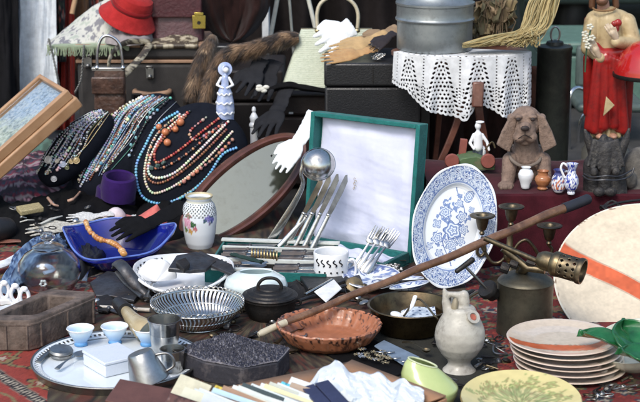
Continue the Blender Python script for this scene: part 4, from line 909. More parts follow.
# ================================================================ right: table with lace cloth and milk can
def lace_table():
    Y = 4.22; c = W(461, 49, Y=Y); k = K(c); zt = c.z; R = 72*k; ry = .13
    t = thing('side_table', 'small dark brown side table with curved legs under the lace cloth', 'table', (c.x, Y, 0)); m = mat('mahogany2', (.16, .065, .045), .35, col2=(.08, .03, .022), scale=25, coat=.3, spots=(.25, .16, .12), sscale=70, samt=.3)
    B().lathe([(0, -.02), (R*.93, -.02), (R*.97, -.014), (R*.97, -.006), (0, -.004)], Matrix.Translation((c.x, Y, zt)) @ Matrix.Diagonal((1, ry/R, 1, 1)), 64).build('tabletop', m, t)
    for (p0, p1, p2, p3, r) in (((478, 84, 4.13), (479, 112, 4.12), (484, 140, 4.13), (486, 175, 4.14), 6), ((462, 90, 4.13), (459, 115, 4.13), (448, 145, 4.13), (436, 170, 4.13), 5.2), ((440, 60, 4.32), (440, 100, 4.32), (436, 150, 4.34), (430, 200, 4.34), 4.5), ((520, 60, 4.5), (520, 100, 4.5), (523, 150, 4.32), (525, 200, 4.32), 4.5)):
        P = spline([W(*p[:2], Y=p[2]) for p in (p0, p1, p2, p3)], 8); e = P[-1].copy(); e.z = .003; P.append(e)
        B().tube(P, [r*k*(1-.25*i/len(P)) for i in range(len(P))], 4, nrm=Vector((1, -1, 0))).build('leg', m, t, bevel=.002)
    q = B()
    P = [W(478, 82, Y=4.075), W(477, 107, Y=4.075)]; q.box((11*k, .03, (P[0]-P[1]).length), TR((P[0]+P[1])/2, -8, 2)); q.build('carved_bracket', m, t, bevel=.004)
    B().box((9*k, .012, .20), TR(W(425, 128, Y=4.4))).build('side_panel', mat('grey_wood', (.12, .1, .09), .6), t, bevel=.001)
    # lace cloth: flat top, hanging border, real holes
    def L(s):  # hem drop in px, s = arc px from the front centre (photo x - 461)
        x = s; 
        base = np.interp(x, [-90, -73, -62, -45, -30, -10, 0, 8, 14, 24, 40, 52, 66, 72, 90], [30, 32, 34, 48, 54, 58, 61, 52, 44, 50, 58, 60, 58, 55, 50])
        return base+1.3*abs(math.sin(x*.62))
    NU, NV = 640, 150
    def geo(u, v):
        s = (u-.5)*176            # px along the rim
        a = s/73.; x = math.sin(max(-PI/2, min(PI/2, a)))*73
        cy = math.cos(max(-PI/2, min(PI/2, a)))
        over = max(0, abs(a)-PI/2)*73
        vt = .16
        if v < vt: t = v/vt; return Vector((c.x+x*k*t*1.0, Y-(ry+.004)*cy*t+over*k*t*.9, zt+.002))
        t = (v-vt)/(1-vt); d = L(s if abs(s) < 73 else s)*t*k/.99
        fold = .015*t*math.sin(s*.17+1)+.009*t*math.sin(s*.33+t)
        yy_ = Y-(ry+.006)*cy-fold*cy-.006*t+over*k*.9
        if x < -36: yy_ = min(yy_, 4.206-.004*t) if t > .05 else yy_
        return Vector((c.x+x*k*(1+.02*t), yy_, zt+.001-d))
    def keep(u, v):
        if v < .16: return not (v > .08 and ((u*176*.5) % 4 < 1 and ((v*100) % 3 < 1)))
        s = (u-.5)*176; t = (v-.16)/.84; h = L(s); y = t*h
        if y > h-5.5:         # picot hem
            return not ((s % 4-2)**2*.8+(y-(h-3.4))**2 < 1.5)
        per = 37.; q = (s+5) % per-per/2; q = abs(q)
        # solid wedges between fields of holes: field centred at q=0 widening downwards
        hw = 3+y*.27
        if abs(q-hw) < 2.1 and y > 3:     # leaf shaped holes along the wedge edge
            yy = y % 4.6-2.3; dd = q-hw; return not ((dd*.9+yy*.25)**2/2.6+(yy-dd*.4)**2/1.9 < 1)
        if q < hw-2.6:                    # mesh of round holes
            g = 3.9; r_ = int(y//g*1); qq = (((s+5) % per-per/2)+(g/2 if r_ % 2 else 0)) % g-g/2; yy = y % g-g/2
            return not (qq*qq+yy*yy < 1.45+.45*math.sin(r_*2.3+s*.1))
        # solid wedge with a fine dotted centre line
        dc = per/2-q
        if dc < .8: return not (y % 3 < 1.2)
        if dc < (16-y*.25)*.62 and y > 30: return not ((s % 3-1.5)**2+(y % 3-1.5)**2 < .9)
        return True
    b = B().grid(geo, NU, NV, keep=keep)
    tag(b.build('lace_cloth', fabric('white_crochet_cotton', (.78, .8, .82), bs=900, bump=.7), solid=.0016, ang=3), 'white crocheted lace cloth with a scalloped hem hanging over the side table', 'tablecloth')
    # milk can
    cc = W(434, 51, Y=Y); t = thing('milk_can', 'dented grey aluminium milk can standing on the lace cloth', 'milk can', Vector((cc.x, Y-.01, zt+.004))); kk = K(cc)
    m = mat('old_aluminium', (.34, .37, .38), .42, .8, col2=(.25, .28, .29), scale=12, spots=(.14, .15, .15), sscale=40, samt=.5, bump=.25, bs=30)
    T = Matrix.Translation((cc.x, Y-.01, zt+.004))
    B().lathe(pp([(0, 0), (37, 0), (37.5, 1), (37.5, 27), (39, 27.5), (39.4, 29), (38.4, 30), (38, 31), (38, 42), (39.2, 42.6), (39.2, 44.4), (36, 45.5), (30, 53), (24, 60), (22, 66), (22, 78), (24, 80), (22, 82), (0, 83)], kk), T, 96, sub=2).build('body', m, t)
    for s in (-1, 1): B().tube(spline([T @ Vector((s*30*kk, 0, 54*kk)), T @ Vector((s*42*kk, 0, 60*kk)), T @ Vector((s*42*kk, 0, 72*kk)), T @ Vector((s*23*kk, 0, 74*kk))], 8), 2*kk, 10).build('handle', m, t)
    return c, k, zt, Y
TC, tk, TZ, TY = lace_table()
# straw bunch lying on the lace cloth, dried leaves behind it
def straw():
    rnd = random.Random(4); b = B()
    for i in range(420):
        a = rnd.random(); r = rnd.uniform(-1, 1); e0 = W(552+r*9+rnd.uniform(-2, 2), -22, Y=4.24+.03*rnd.uniform(-1, 1))
        m_ = W(534+r*14, 26+abs(r)*3, Y=4.18+.04*rnd.uniform(-1, 1))
        tx = 462+rnd.random()**1.5*62; e1 = W(tx, 48.5-rnd.random()*5+(tx-458)*-.06, Y=4.09+.05*rnd.random())
        if rnd.random() < .4: e1 = W(rnd.uniform(505, 540), 40+rnd.uniform(-5, 8), Y=4.10)
        P = spline([e0, (e0+m_)/2+Vector((rnd.uniform(-.01, .01), 0, 0)), m_, (m_*.45+e1*.55)+Vector((0, 0, rnd.uniform(-.01, .004))), e1], 4); c = rnd.choice([(.42, .32, .14), (.5, .4, .2), (.3, .23, .1), (.38, .33, .17)])
        b.tube(P, [.0013]*(len(P)-1)+[.0006], 4, c=c)
    tag(b.build('straw_bundle', mat('straw', vcol=True, rough=.6), usec=True), 'bundle of dried golden straw spilling over the lace cloth right of the milk can', 'straw')
    b = B()
    for i in range(70):
        p = W(rnd.uniform(476, 512), rnd.uniform(2, 42), Y=4.30+rnd.random()*.06); a = rnd.random()*6; s = .012+rnd.random()*.014
        M = TR(p, rnd.uniform(50, 120), rnd.uniform(-40, 40), rnd.uniform(0, 360)); c = rnd.choice([(.16, .12, .07), (.22, .17, .09), (.10, .09, .05), (.28, .2, .12)])
        b.grid(lambda u, v: Vector(((u-.5)*s*math.sin(v*PI)**.7*1.4*(1+.3*math.sin(v*14)), (v-.5)*s*2.4, s*.5*math.sin(u*PI+v*3)+s*.2*math.sin(v*9))), 4, 7, M=M, c=c)
    for i in range(14):
        p = W(480+i*2.2, 44, Y=4.30); b.tube([p, p+Vector((rnd.uniform(-.03, .03), 0, .06)), p+Vector((rnd.uniform(-.04, .04), 0, .14))], .0015, 5, c=(.14, .1, .06))
    tag(b.build('dried_leaves', mat('dry_leaf', vcol=True, rough=.8), usec=True, solid=.0006), 'posy of curled dry brown leaves standing between milk can and straw', 'dried plant')
straw()
# dark canister with ring
def canister():
    Y = 4.3; c = W(551, 150, Y=Y); top = W(551, 46, Y=Y).z; k = K(c); t = thing('dark_canister', 'tall dark green black metal canister with a ring on its flat top', 'canister', (c.x, Y, 0))
    m = mat('green_black_paint', (.026, .03, .025), .42, .3, col2=(.016, .018, .016), spots=(.06, .06, .05), sscale=50, samt=.35, bump=.2)
    B().lathe([(0, 0), (17*k, 0), (17.5*k, .006), (17*k, .012), (17*k, top-.01), (17.6*k, top-.006), (17.2*k, top), (14*k, top+.002), (9*k, top+.004), (8*k, top+.012), (4*k, top+.016), (0, top+.016)], Matrix.Translation((c.x, Y, 0)), 64).build('body', m, t)
    p = Vector((c.x, Y, top+.016)); B().tube([p+Vector((math.cos(a)*.011*1.1, 0, .016+math.sin(a)*.02)) for a in [i*PI/12 for i in range(24)]], .0028, 8, closed=True).build('ring', PEWTER, t)
    tag(B().tube([W(569.5, 44, Y=Y+.02), Vector((W(569.5, 44, Y=Y+.02).x, Y+.02, .002))], .0035, 8).build('thin_rod', mat('pale_rod', (.35, .32, .27), .4)), 'thin pale rod standing upright against the right side of the canister', 'rod')
canister()
# ---------------------------------------------------------------- dog statue
def dog():
    Y = 3.81; g = lambda x, y, d=0: W(x, y, Y=Y+d); k = K(g(527, 140)); z0 = LED+.004
    t = thing('dog_statue', 'brown stone puppy statue with drooping ears and a cord collar, sitting on the burgundy cloth', 'statue', (g(527, 190).x, Y, z0))
    stone = mat('brown_stone', (.25, .175, .135), .8, col2=(.16, .11, .085), scale=60, spots=(.05, .04, .035), sscale=70, samt=.6, bump=.9, bs=240)
    b = B()
    b.ell(g(526, 168, .03), (24*k, 20*k, 20*k)); b.ell(g(526, 160, .01), (20*k, 15*k, 18*k)); b.cap(g(526, 158, 0), g(526, 135, -.005), 15*k, 11*k)
    b.ell(g(522, 180, .05), (25*k, 24*k, 12*k))                             # haunches
    for x, s in ((508, -1), (545, 1)):
        b.cap(g(x+s*-2, 160, -.02), g(x, 181, -.045), 8*k, 6.8*k); b.ell(g(x-1+s, 186, -.065), (8.5*k, 11*k, 5*k))
        for j in (-1, 0, 1): b.ell(g(x-1+s+j*4.6, 187.5, -.088), (2.5*k, 4*k, 3.2*k), seg=10, rings=8)
    # head
    b.ell(g(526, 122, -.01), (18*k, 16*k, 14*k)); b.ell(g(526, 115, -.012), (13*k, 13*k, 9*k)); b.ell(g(525, 131, -.045), (10.5*k, 12*k, 9.5*k)); b.ell(g(525, 127, -.06), (6*k, 8*k, 5*k))
    for s in (-1, 1): b.ell(g(525+s*6, 137, -.052), (6.5*k, 8*k, 6*k)); b.ell(g(525.5+s*7.5, 117, -.045), (4.4*k, 3*k, 2.4*k))
    b.ell(g(525, 142, -.04), (7*k, 7*k, 3.5*k))
    b.build('body', stone, t, remesh=.0022, smooth_it=3)
    for s in (-1, 1):
        cx = 526; P = [(s*10, 112), (s*18, 115), (s*26, 130), (s*31, 143), (s*25, 147), (s*18, 151), (s*14, 140), (s*12.5, 126)]
        e = B(); base = g(cx, 130, -.026); e.prism([(a*k, -(y-130)*k) for a, y in (P if s > 0 else P[::-1])], 4.5*k, Matrix.Translation(base) @ Matrix.Rotation(PI/2, 4, 'X') @ Matrix.Rotation(s*-.22, 4, 'Y')); e.ell(base+Vector((s*15*k, -.002, 12*k)), (4.5*k, 4.5*k, 5*k)); e.ell(base+Vector((s*20*k, -.006, -8*k)), (6*k, 3.2*k, 8*k))
        e.build('ear', stone, t, remesh=.002, smooth_it=3)
    dk = mat('dark_recess', (.03, .02, .018), .6)
    n = B(); n.ell(g(525, 128.5, -.0785), (4.2*k, 2.2*k, 2.8*k)); n.build('nose', dk, t)
    for s in (-1, 1): B().ell(g(525.5+s*7.2, 119.6, -.0545), (2.3*k, 1.6*k, 1.9*k), seg=12).build('eye', dk, t)
    m_ = B(); m_.tube(spline([g(515, 141, -.064), g(520, 137.5, -.072), g(525, 135, -.076), g(530, 137.5, -.072), g(536, 141, -.064)], 5), .0012, 6); m_.tube([g(525, 131, -.079), g(525, 135, -.077)], .001, 6); m_.build('mouth', dk, t)
    cp = spline([g(509, 150, .0), g(512, 160, -.045), g(524, 166.5, -.058), g(538, 162, -.045), g(543, 150, 0), g(538, 146, .05), g(514, 146, .05)], 8, closed=True)
    B().tube(cp, 1.8*k, 10, closed=True).build('collar', mat('braided_cord', (.2, .16, .13), .7, bump=1, bs=400), t)
dog()
# ---------------------------------------------------------------- small vases on ledge
def vase(name, cx, by, prof, m, label, Y=None, handle=None, colf=None, z=None, parts=None, cat='vase', spout=None):
    c = W(cx, by, z=z if z is not None else LED+.004); k = K(c); t = thing(name, label, cat, c)
    B().lathe(pp(prof, k), Matrix.Translation(c), 64, sub=3).build('body', m, t, colf=(lambda uv, co: colf((co-np.array(tuple(c)))/k)) if colf else None)
    if handle:
        P = spline([c+Vector((x*k, 0, y*k/.955)) for x, y in handle[0]], 8); B().tube(P, handle[1]*k, 10).build('handle', handle[2] or m, t)
    return c, k, t
sm = [(0, 0), (4, 0), (4.6, 1), (5.5, 5), (7.6, 11), (7.8, 14), (6, 17.5), (4, 18.6), (3.8, 19.4), (5, 20.6), (4.2, 20.6), (3, 19), (0, 17)]
def dotcol(d):
    C = np.zeros((len(d), 3))+(.75, .78, .8); m = (d[:, 0] > 3.4) & (d[:, 2] < 7); C[m & (vn(d[:, 0]*1.2, d[:, 2]*1.2, 3) > .5)] = (.12, .2, .18); return C
vase('small_white_vase', 525.5, 188, sm, VC_GL, 'small plain white vase standing right of the dog statue paws', colf=dotcol)
terr = mat('orange_earthenware', (.40, .17, .07), .25, col2=(.3, .11, .045), scale=80, coat=.4, spots=(.5, .3, .18), samt=.5)
vase('small_orange_pot', 542.5, 189, [(0, 0), (5, 0), (5.5, 1), (4.2, 2.5), (6.5, 5), (8.2, 9), (7.5, 12), (5.2, 14), (5, 16.5), (6, 18), (5, 18), (3.8, 15.5), (0, 14)], terr, 'small glossy orange brown earthenware pot between two white vases', cat='pot')
def imari(d):
    x = np.arctan2(d[:, 0], -d[:, 1])*6; y = d[:, 2]; C = np.zeros((len(d), 3))+(.76, .78, .82); n = vn(x*.9, y*.8, 5)
    C[(n > .6) & (y > 6)] = (.03, .05, .22); C[(vn(x*.8, y*.7, 9) > .58) & (y > 4) & (y < 13)] = (.5, .16, .08); C[(np.abs(x % 3-1.5)+np.abs(y-3) < 1.1)] = (.02, .04, .2); C[(y > 17.8)] = (.05, .06, .2); return C
vase('painted_jug', 558.5, 192, [(0, 0), (4, 0), (5, 1), (7, 4), (7.6, 9), (7, 14), (5, 17.5), (4.6, 19.5), (6, 22), (5, 22), (3.8, 19), (0, 17)], VC_GL, 'small white jug painted with orange and dark blue flowers, left of the blue jug', handle=([(5, 20), (9, 20), (10, 15), (7, 9)], 1.1, PORC), colf=imari, cat='jug')
def cobalt(d):
    x = np.arctan2(d[:, 0], -d[:, 1])*6; y = d[:, 2]; C = np.zeros((len(d), 3))+(.76, .79, .84); n = vn(x*1.1+3, y*.9, 15)
    C[(n > .52) & (y > 5)] = (.02, .04, .32); C[np.hypot((x % 3.2)-1.6, y-3.3) < .9] = (.02, .04, .25); return C
vase('blue_white_jug', 571, 194, [(0, 0), (3.6, 0), (4, 1.5), (3.4, 3), (6, 6), (7.4, 11), (6.8, 16), (4.4, 20), (4, 24), (6, 30), (5, 30), (3, 24), (0, 20)], VC_GL, 'small cobalt blue and white jug with looping handle, next to the black carving', handle=([(-4, 27), (-9, 30), (-11, 25), (-7, 16)], 1.2, PORC), colf=cobalt, cat='jug')
# toy cart + white figurine
def cart():
    Y = 3.94; g = lambda x, y, d=0: W(x, y, Y=Y+d); k = K(g(470, 150)); z0 = LED+.004
    t = thing('toy_cart', 'green topped wooden toy cart with faded red wheels, left of the dog statue', 'toy', (g(468, 165).x, Y, z0)); pk = mat('faded_red_paint', (.28, .085, .065), .6, spots=(.2, .06, .05))
    gm = mat('faded_green_paint', (.09, .16, .07), .6, spots=(.2, .15, .1))
    B().prism([(-22*k, -4*k), (22*k, -4*k), (22*k, 2*k), (4*k, 10*k), (-10*k, 8*k), (-20*k, 1*k)], .07, Matrix.Translation(g(470, 160, -.02)) @ Matrix.Rotation(PI/2, 4, 'X')).build('body', gm, t, bevel=.002)
    for x, d in ((452, -.095), (488, -.095), (452, .0), (488, .0)):
        p = g(x, 161, d); B().lathe([(0, -.006), (6.4*k, -.006), (7.2*k, -.003), (7.2*k, .003), (6.4*k, .006), (0, .006)], TR(p, 90), 28).build('wheel', pk, t)
    B().box((7*k, .015, 16*k), TR(g(463, 147, -.03), 0, 6)).build('post', pk, t, bevel=.001)
cart()
def whitefig():
    Y = 3.9; g = lambda x, y, d=0: W(x, y, Y=Y+d); c = W(478, 168, Y=Y); c.z = LED+.004; k = K(c)
    t = thing('white_figurine', 'small white porcelain gentleman figurine with grey breeches, before the toy cart', 'figurine', c)
    b = B(); b.cap(g(478, 147), g(478, 135), 5*k, 4.2*k); b.ell(g(478, 126), (3.2*k, 3*k, 3.8*k)); b.cap(g(478, 134), g(478, 130), 2*k, 1.8*k); b.ell(g(480, 122), (4.5*k, 4*k, 1.4*k))
    b.cap(g(474, 135), g(470, 143, -.005), 2*k, 1.6*k); b.cap(g(470, 143, -.005), g(474, 149, -.014), 1.6*k, 1.3*k); b.cap(g(482, 135), g(487, 142, -.004), 2*k, 1.6*k); b.cap(g(487, 142, -.004), g(489, 150, -.01), 1.6*k, 1.2*k)
    b.ell(g(482, 152, .006), (4*k, 4*k, 7*k)); b.build('body', PORC, t, remesh=.0013, smooth_it=1)
    l = B(); l.cap(g(476, 150), g(475, 160), 3.4*k, 2.8*k); l.cap(g(480, 150), g(480, 160), 3.2*k, 2.6*k); l.build('breeches', mat('grey_blue_glaze', (.07, .09, .12), .2, coat=.4), t)
    s = B(); 
    for x in (475, 480): s.tube([g(x, 161), Vector((g(x, 161).x, Y, LED+.01))], 1.9*k, 12)
    s.build('stockings', PORC, t); s = B().lathe([(0, 0), (9*k, 0), (9*k, .008), (0, .01)], Matrix.Translation((c.x, Y, LED+.004)), 30); s.build('base', PORC, t)
    s = B(); s.tube(spline([g(485, 150, -.01), g(492, 142, -.01), g(495, 148, -.01)], 5), .8*k, 6); s.build('staff', BRASS, t)
whitefig()
# ---------------------------------------------------------------- religious statue
def statue():
    Y = 4.30; g = lambda x, y, d=0: W(x, y, Y=Y+d); k = K(g(606, 60)); zt = g(606, 138).z
    t = thing('religious_statue', 'plaster figure in cream robe and red mantle, one hand on a red heart', 'statue', (g(606, 138).x, Y, 0))
    cream = mat('cream_plaster', (.50, .40, .23), .5, col2=(.42, .32, .17), scale=30, spots=(.22, .15, .08), samt=.6, coat=.1, bump=.4, bs=120); redp = mat('red_plaster', (.32, .016, .014), .34, col2=(.20, .010, .010), scale=30, coat=.25, spots=(.10, .02, .015), sscale=60, samt=.5); skin = mat('painted_skin', (.50, .27, .19), .45, coat=.2); hair = mat('painted_hair', (.13, .06, .03), .5)
    b = B(); b.cap(g(609, 62), g(608, 22), 17*k, 16*k); b.ell(g(608, 17), (22*k, 11*k, 9*k)); b.cap(g(592, 22, -.01), g(588, 48, -.02), 8*k, 7.5*k); b.cap(g(627, 22, -.01), g(634, 44, -.02), 9*k, 8*k); b.cap(g(588, 48, -.02), g(600, 58, -.06), 7*k, 5.5*k); b.cap(g(634, 44, -.02), g(616, 42, -.075), 7.5*k, 5.5*k)
    b.cap(g(606, 130), g(608, 70), 15*k, 15*k)
    for i in range(7): x = 592+i*5.4; b.cap(g(x, 136, -.035-.01*(i % 2)), g(600+i*2.6, 66, -.045), 2.6*k, 1.8*k)
    b.build('robe', cream, t, remesh=.0026, smooth_it=3)
    c = B(); c.ell(g(607, 92, .0), (23*k, 17*k, 36*k))
    for i in range(8):
        x0 = 589+i*5; c.cap(g(596+i*3.6, 56+abs(i-3)*1.5, -.062), g(x0, 127+3*math.sin(i*1.1), -.045-.008*(i % 2)), 2.8*k, 5.2*k)
    c.cap(g(629, 60, -.02), g(624, 130, -.01), 6*k, 7*k); c.cap(g(588, 58, -.02), g(589, 112, 0), 5*k, 6*k); c.cap(g(597, 54, -.05), g(627, 52, -.05), 5.5*k, 5*k); c.cap(g(596, 46, -.045), g(606, 60, -.055), 4*k, 6*k); c.cap(g(592, 56, 0), g(588, 20, .03), 4*k, 4*k); c.cap(g(588, 20, .03), g(600, 12, .05), 4*k, 4*k)
    c.build('mantle', redp, t, remesh=.0026, smooth_it=2)
    B().prism([(-5*k, 0), (6*k, 11*k), (-3*k, 20*k)], .006, Matrix.Translation(g(608, 116, -.088)) @ Matrix.Rotation(PI/2, 4, 'X')).build('robe_lining', cream, t, bevel=.002)
    h = B(); h.cap(g(604, 13), g(603, 2), 6.5*k, 6*k); h.ell(g(603, -12, -.004), (9.5*k, 11*k, 13*k)); h.ell(g(602, -10, -.034), (1.8*k, 3*k, 3.2*k)); h.ell(g(602, -4.6, -.030), (3.4*k, 2*k, 1.2*k)); h.ell(g(602, -1, -.028), (4*k, 4*k, 4*k))
    for s in (-1, 1): h.ell(g(603+s*9.5, -12), (1.5*k, 2.6*k, 3.4*k))
    hd = h.build('head', skin, t, remesh=.0022, smooth_it=1)
    for s in (-1, 1): B().ell(g(602+s*3.6, -13.5, -.0285), (1.5*k, 1.2*k, .9*k), seg=10).build('eye', mat('painted_eye', (.04, .03, .02), .2), hd)
    q = B(); q.ell(g(604, -18, .008), (11.5*k, 11*k, 12*k)); q.cap(g(593, -12, .01), g(592, 6, .012), 3.6*k, 3.4*k); q.cap(g(614, -12, .01), g(616, 6, .012), 3.6*k, 3.4*k); q.ell(g(602, 1.5, -.024), (6*k, 5*k, 4.6*k)); q.cap(g(597, -5, -.02), g(599, 1, -.026), 2*k, 2.4*k); q.cap(g(607, -5, -.02), g(606, 1, -.026), 2*k, 2.4*k); q.build('hair', hair, hd, remesh=.0024, smooth_it=1)
    B().tube([g(604+11*math.cos(a), 8+3*math.sin(a), -.028-.014*math.sin(a)) for a in [i*PI/10 for i in range(11)]], 1.1*k, 8).build('neckline', mat('gold_brown_trim', (.22, .12, .05), .5), t)
    ht = B(); ht.ell(g(618, 23, -.052), (3.9*k, 3*k, 4*k)); ht.ell(g(614, 24, -.052), (3*k, 2.5*k, 3.2*k)); ht.ell(g(617, 28, -.052), (2.4*k, 2.4*k, 4.5*k)); ht.build('heart', redp, t, remesh=.0012, smooth_it=1)
    def hand(w, tip, s):
        a = B(); w = Vector(w); tip = Vector(tip); d = tip-w; side = d.cross(Vector((0, -1, 0))).normalized(); a.cap(w, w+d*.45, 3*k, 3.4*k)
        for j in range(4):
            o_ = side*(j-1.5)*1.9*k; l = (.9, 1, .95, .8)[j]; a.cap(w+d*.42+o_, w+d*(.42+.34*l)+o_*1.1, 1.05*k, 1*k); a.cap(w+d*(.42+.34*l)+o_*1.1, w+d*(.42+.56*l)+o_*1.1+Vector((0, .006, 0)), 1*k, .8*k)
        a.cap(w+d*.2+side*s*3*k, w+d*.62+side*s*5*k, 1.2*k, .9*k); a.build('hand', mat('pale_painted_skin', (.52, .42, .30), .45), t, remesh=.0011, smooth_it=1)
    hand(g(617, 41, -.078), g(607, 24, -.085), 1); hand(g(600, 58, -.066), g(590, 40, -.075), -1)
    fl = B(); c0 = g(588, 40, -.075)
    fl.tube(spline([g(585, 72, -.07), g(586, 55, -.075), g(588, 42, -.08), g(591, 28, -.075)], 6), .9*k, 6)
    st = fl.build('lily_stem', mat('stem_green', (.06, .13, .07), .5), t); fb = B()
    for (x, y) in ((590, 27), (586, 40), (592, 38), (588, 46), (585, 34)):
        for j in range(5): a = j*1.257; fb.ell(g(x+math.cos(a)*2.2, y+math.sin(a)*2.2, -.083), (1.7*k, 1.1*k, 1.3*k), seg=8, rings=6)
    fb.build('lily', mat('lily_white', (.65, .65, .55), .5), st)
    for s in (-1, 1):
        f = B(); f.ell(g(606+s*7, 136, -.05), (4*k, 8*k, 3*k)); f.build('foot', skin, t)
    B().lathe([(0, 0), (24*k, 0), (24*k, zt*.8), (21*k, zt*.86), (21*k, zt-.003), (0, zt-.002)], Matrix.Translation((g(606, 138).x, Y, .001)) @ Matrix.Scale(1, 4), 48).build('plinth', mat('plinth_grey', (.1, .1, .09), .7), t)
statue()
# red enamel lid / lamp
def redlamp():
    Y = 4.2; c = W(648, 75, Y=Y); k = K(c); t = thing('red_enamel_lamp', 'shiny red enamel dome with dark rim, cut by the right edge of the picture', 'lamp', (c.x, Y, .0))
    b = B().lathe([(0, 38*k), (4*k, 37.6*k), (16*k, 34*k), (27*k, 24*k), (33*k, 10*k), (34*k, 2*k), (32.6*k, 2*k), (31*k, 10*k), (25*k, 22*k), (0, 35*k)], Matrix.Translation(c+Vector((0, 0, -2*k))), 64, sub=3); b.build('shade', mat('red_enamel', (.42, .015, .015), .12, coat=.6, var=.05, spots=(.2, .02, .02), samt=.3), t)
    B().lathe([(34.6*k, 0), (35.2*k, 1*k), (35*k, 4*k), (33.8*k, 4*k), (33.6*k, 0), (34.6*k, 0)], Matrix.Translation(c+Vector((0, 0, -2*k))), 64).build('rim', IRON, t)
    B().lathe([(0, .002), (22*k, .002), (22*k, .012), (4*k, .02), (2*k, .05), (2*k, c.z+30*k), (0, c.z+30*k)], Matrix.Translation((c.x, Y, 0)), 32).build('stem', IRON, t)
redlamp()
# black carved horse head with wire
def carving():
    Y = 3.72; g = lambda x, y, d=0: W(x, y, Y=Y+d); k = K(g(608, 165)); m = mat('black_carved_wood', (.03, .028, .028), .6, col2=(.014, .013, .014), scale=40, spots=(.12, .11, .09), sscale=60, samt=.6, bump=1.2, bs=160)
    t = thing('horse_head_carving', 'black carved horse head with pricked ears and wire bridle, right of the blue jug', 'carving', (g(608, 200).x, Y, LED+.003))
    b = B(); b.ell(g(605, 178, .01), (20*k, 16*k, 24*k)); b.cap(g(594, 198, -.02), g(594, 165, -.01), 11*k, 11*k); b.cap(g(616, 200, -.03), g(614, 165, -.02), 12*k, 11*k); b.cap(g(604, 190, -.045), g(606, 150, -.03), 7*k, 8*k)
    b.cap(g(596, 158), g(588, 138), 7*k, 4*k); b.cap(g(588, 140), g(585, 130), 4*k, 1.6*k); b.cap(g(618, 156), g(626, 140), 6.5*k, 4*k); b.cap(g(626, 140), g(629, 129), 4*k, 1.4*k); b.cap(g(600, 152, -.03), g(604, 138, -.02), 7*k, 4*k); b.cap(g(612, 152, -.03), g(610, 140, -.02), 6*k, 3*k)
    for i in range(11): b.cap(g(594+i*2.3, 144-abs(i-5)*.6, -.035), g(588+i*3.6, 166+3*(i % 2), -.05), 2.4*k, 1.4*k)
    for s in (-1, 1): b.ell(g(605+s*11, 172, -.06), (4*k, 3*k, 5*k)); b.ell(g(605+s*6, 192, -.075), (6*k, 4*k, 5*k))
    b.build('body', m, t, remesh=.0026, smooth_it=1)
    B().tube(spline([g(583, 176, -.03), g(590, 180, -.064), g(604, 180, -.085), g(618, 180, -.07), g(630, 176, -.04), g(634, 168, -.03)], 8), .9*k, 8).build('wire_bridle', STEELD, t)
    B().tube(spline([g(584, 174, -.03), g(592, 177, -.06), g(606, 176, -.078), g(620, 176, -.062), g(632, 170, -.03)], 8), .8*k, 8).build('wire_bridle', STEELD, t)
carving()
def hoof():
    Y = 3.75; g = lambda x, y, d=0: W(x, y, Y=Y+d); k = K(g(632, 180)); m = mat('grey_weathered_stone', (.13, .12, .105), .8, col2=(.07, .065, .06), spots=(.03, .03, .03), bump=.8, bs=150)
    b = B(); b.ell(g(640, 172), (20*k, 14*k, 26*k)); b.ell(g(638, 188, -.01), (20*k, 15*k, 14*k)); b.ell(g(630, 180, -.04), (7*k, 7*k, 9*k)); b.ell(g(640, 156), (10*k, 10*k, 9*k)); tag(b.build('grey_stone_carving', m, remesh=.003, smooth_it=2), 'rounded grey weathered stone carving at the right edge', 'carving')
    q = B(); 
    for r in (9, 7): q.tube([W(612+math.cos(a)*r*1.3, 207+math.sin(a)*3.5, z=LED+.012)+Vector((0, 0, .006*math.sin(3*a))) for a in [j*PI/10 for j in range(20)]], .0028, 8, closed=True)
    q.tube(spline([W(600, 209, z=LED+.01), W(618, 203, z=LED+.02), W(640, 200, z=LED+.02)], 6), .003, 8)
    tag(q.build('iron_ring_chain', IRON), 'coiled dark iron wire lying on the burgundy cloth above the big plate', 'wire')
hoof()
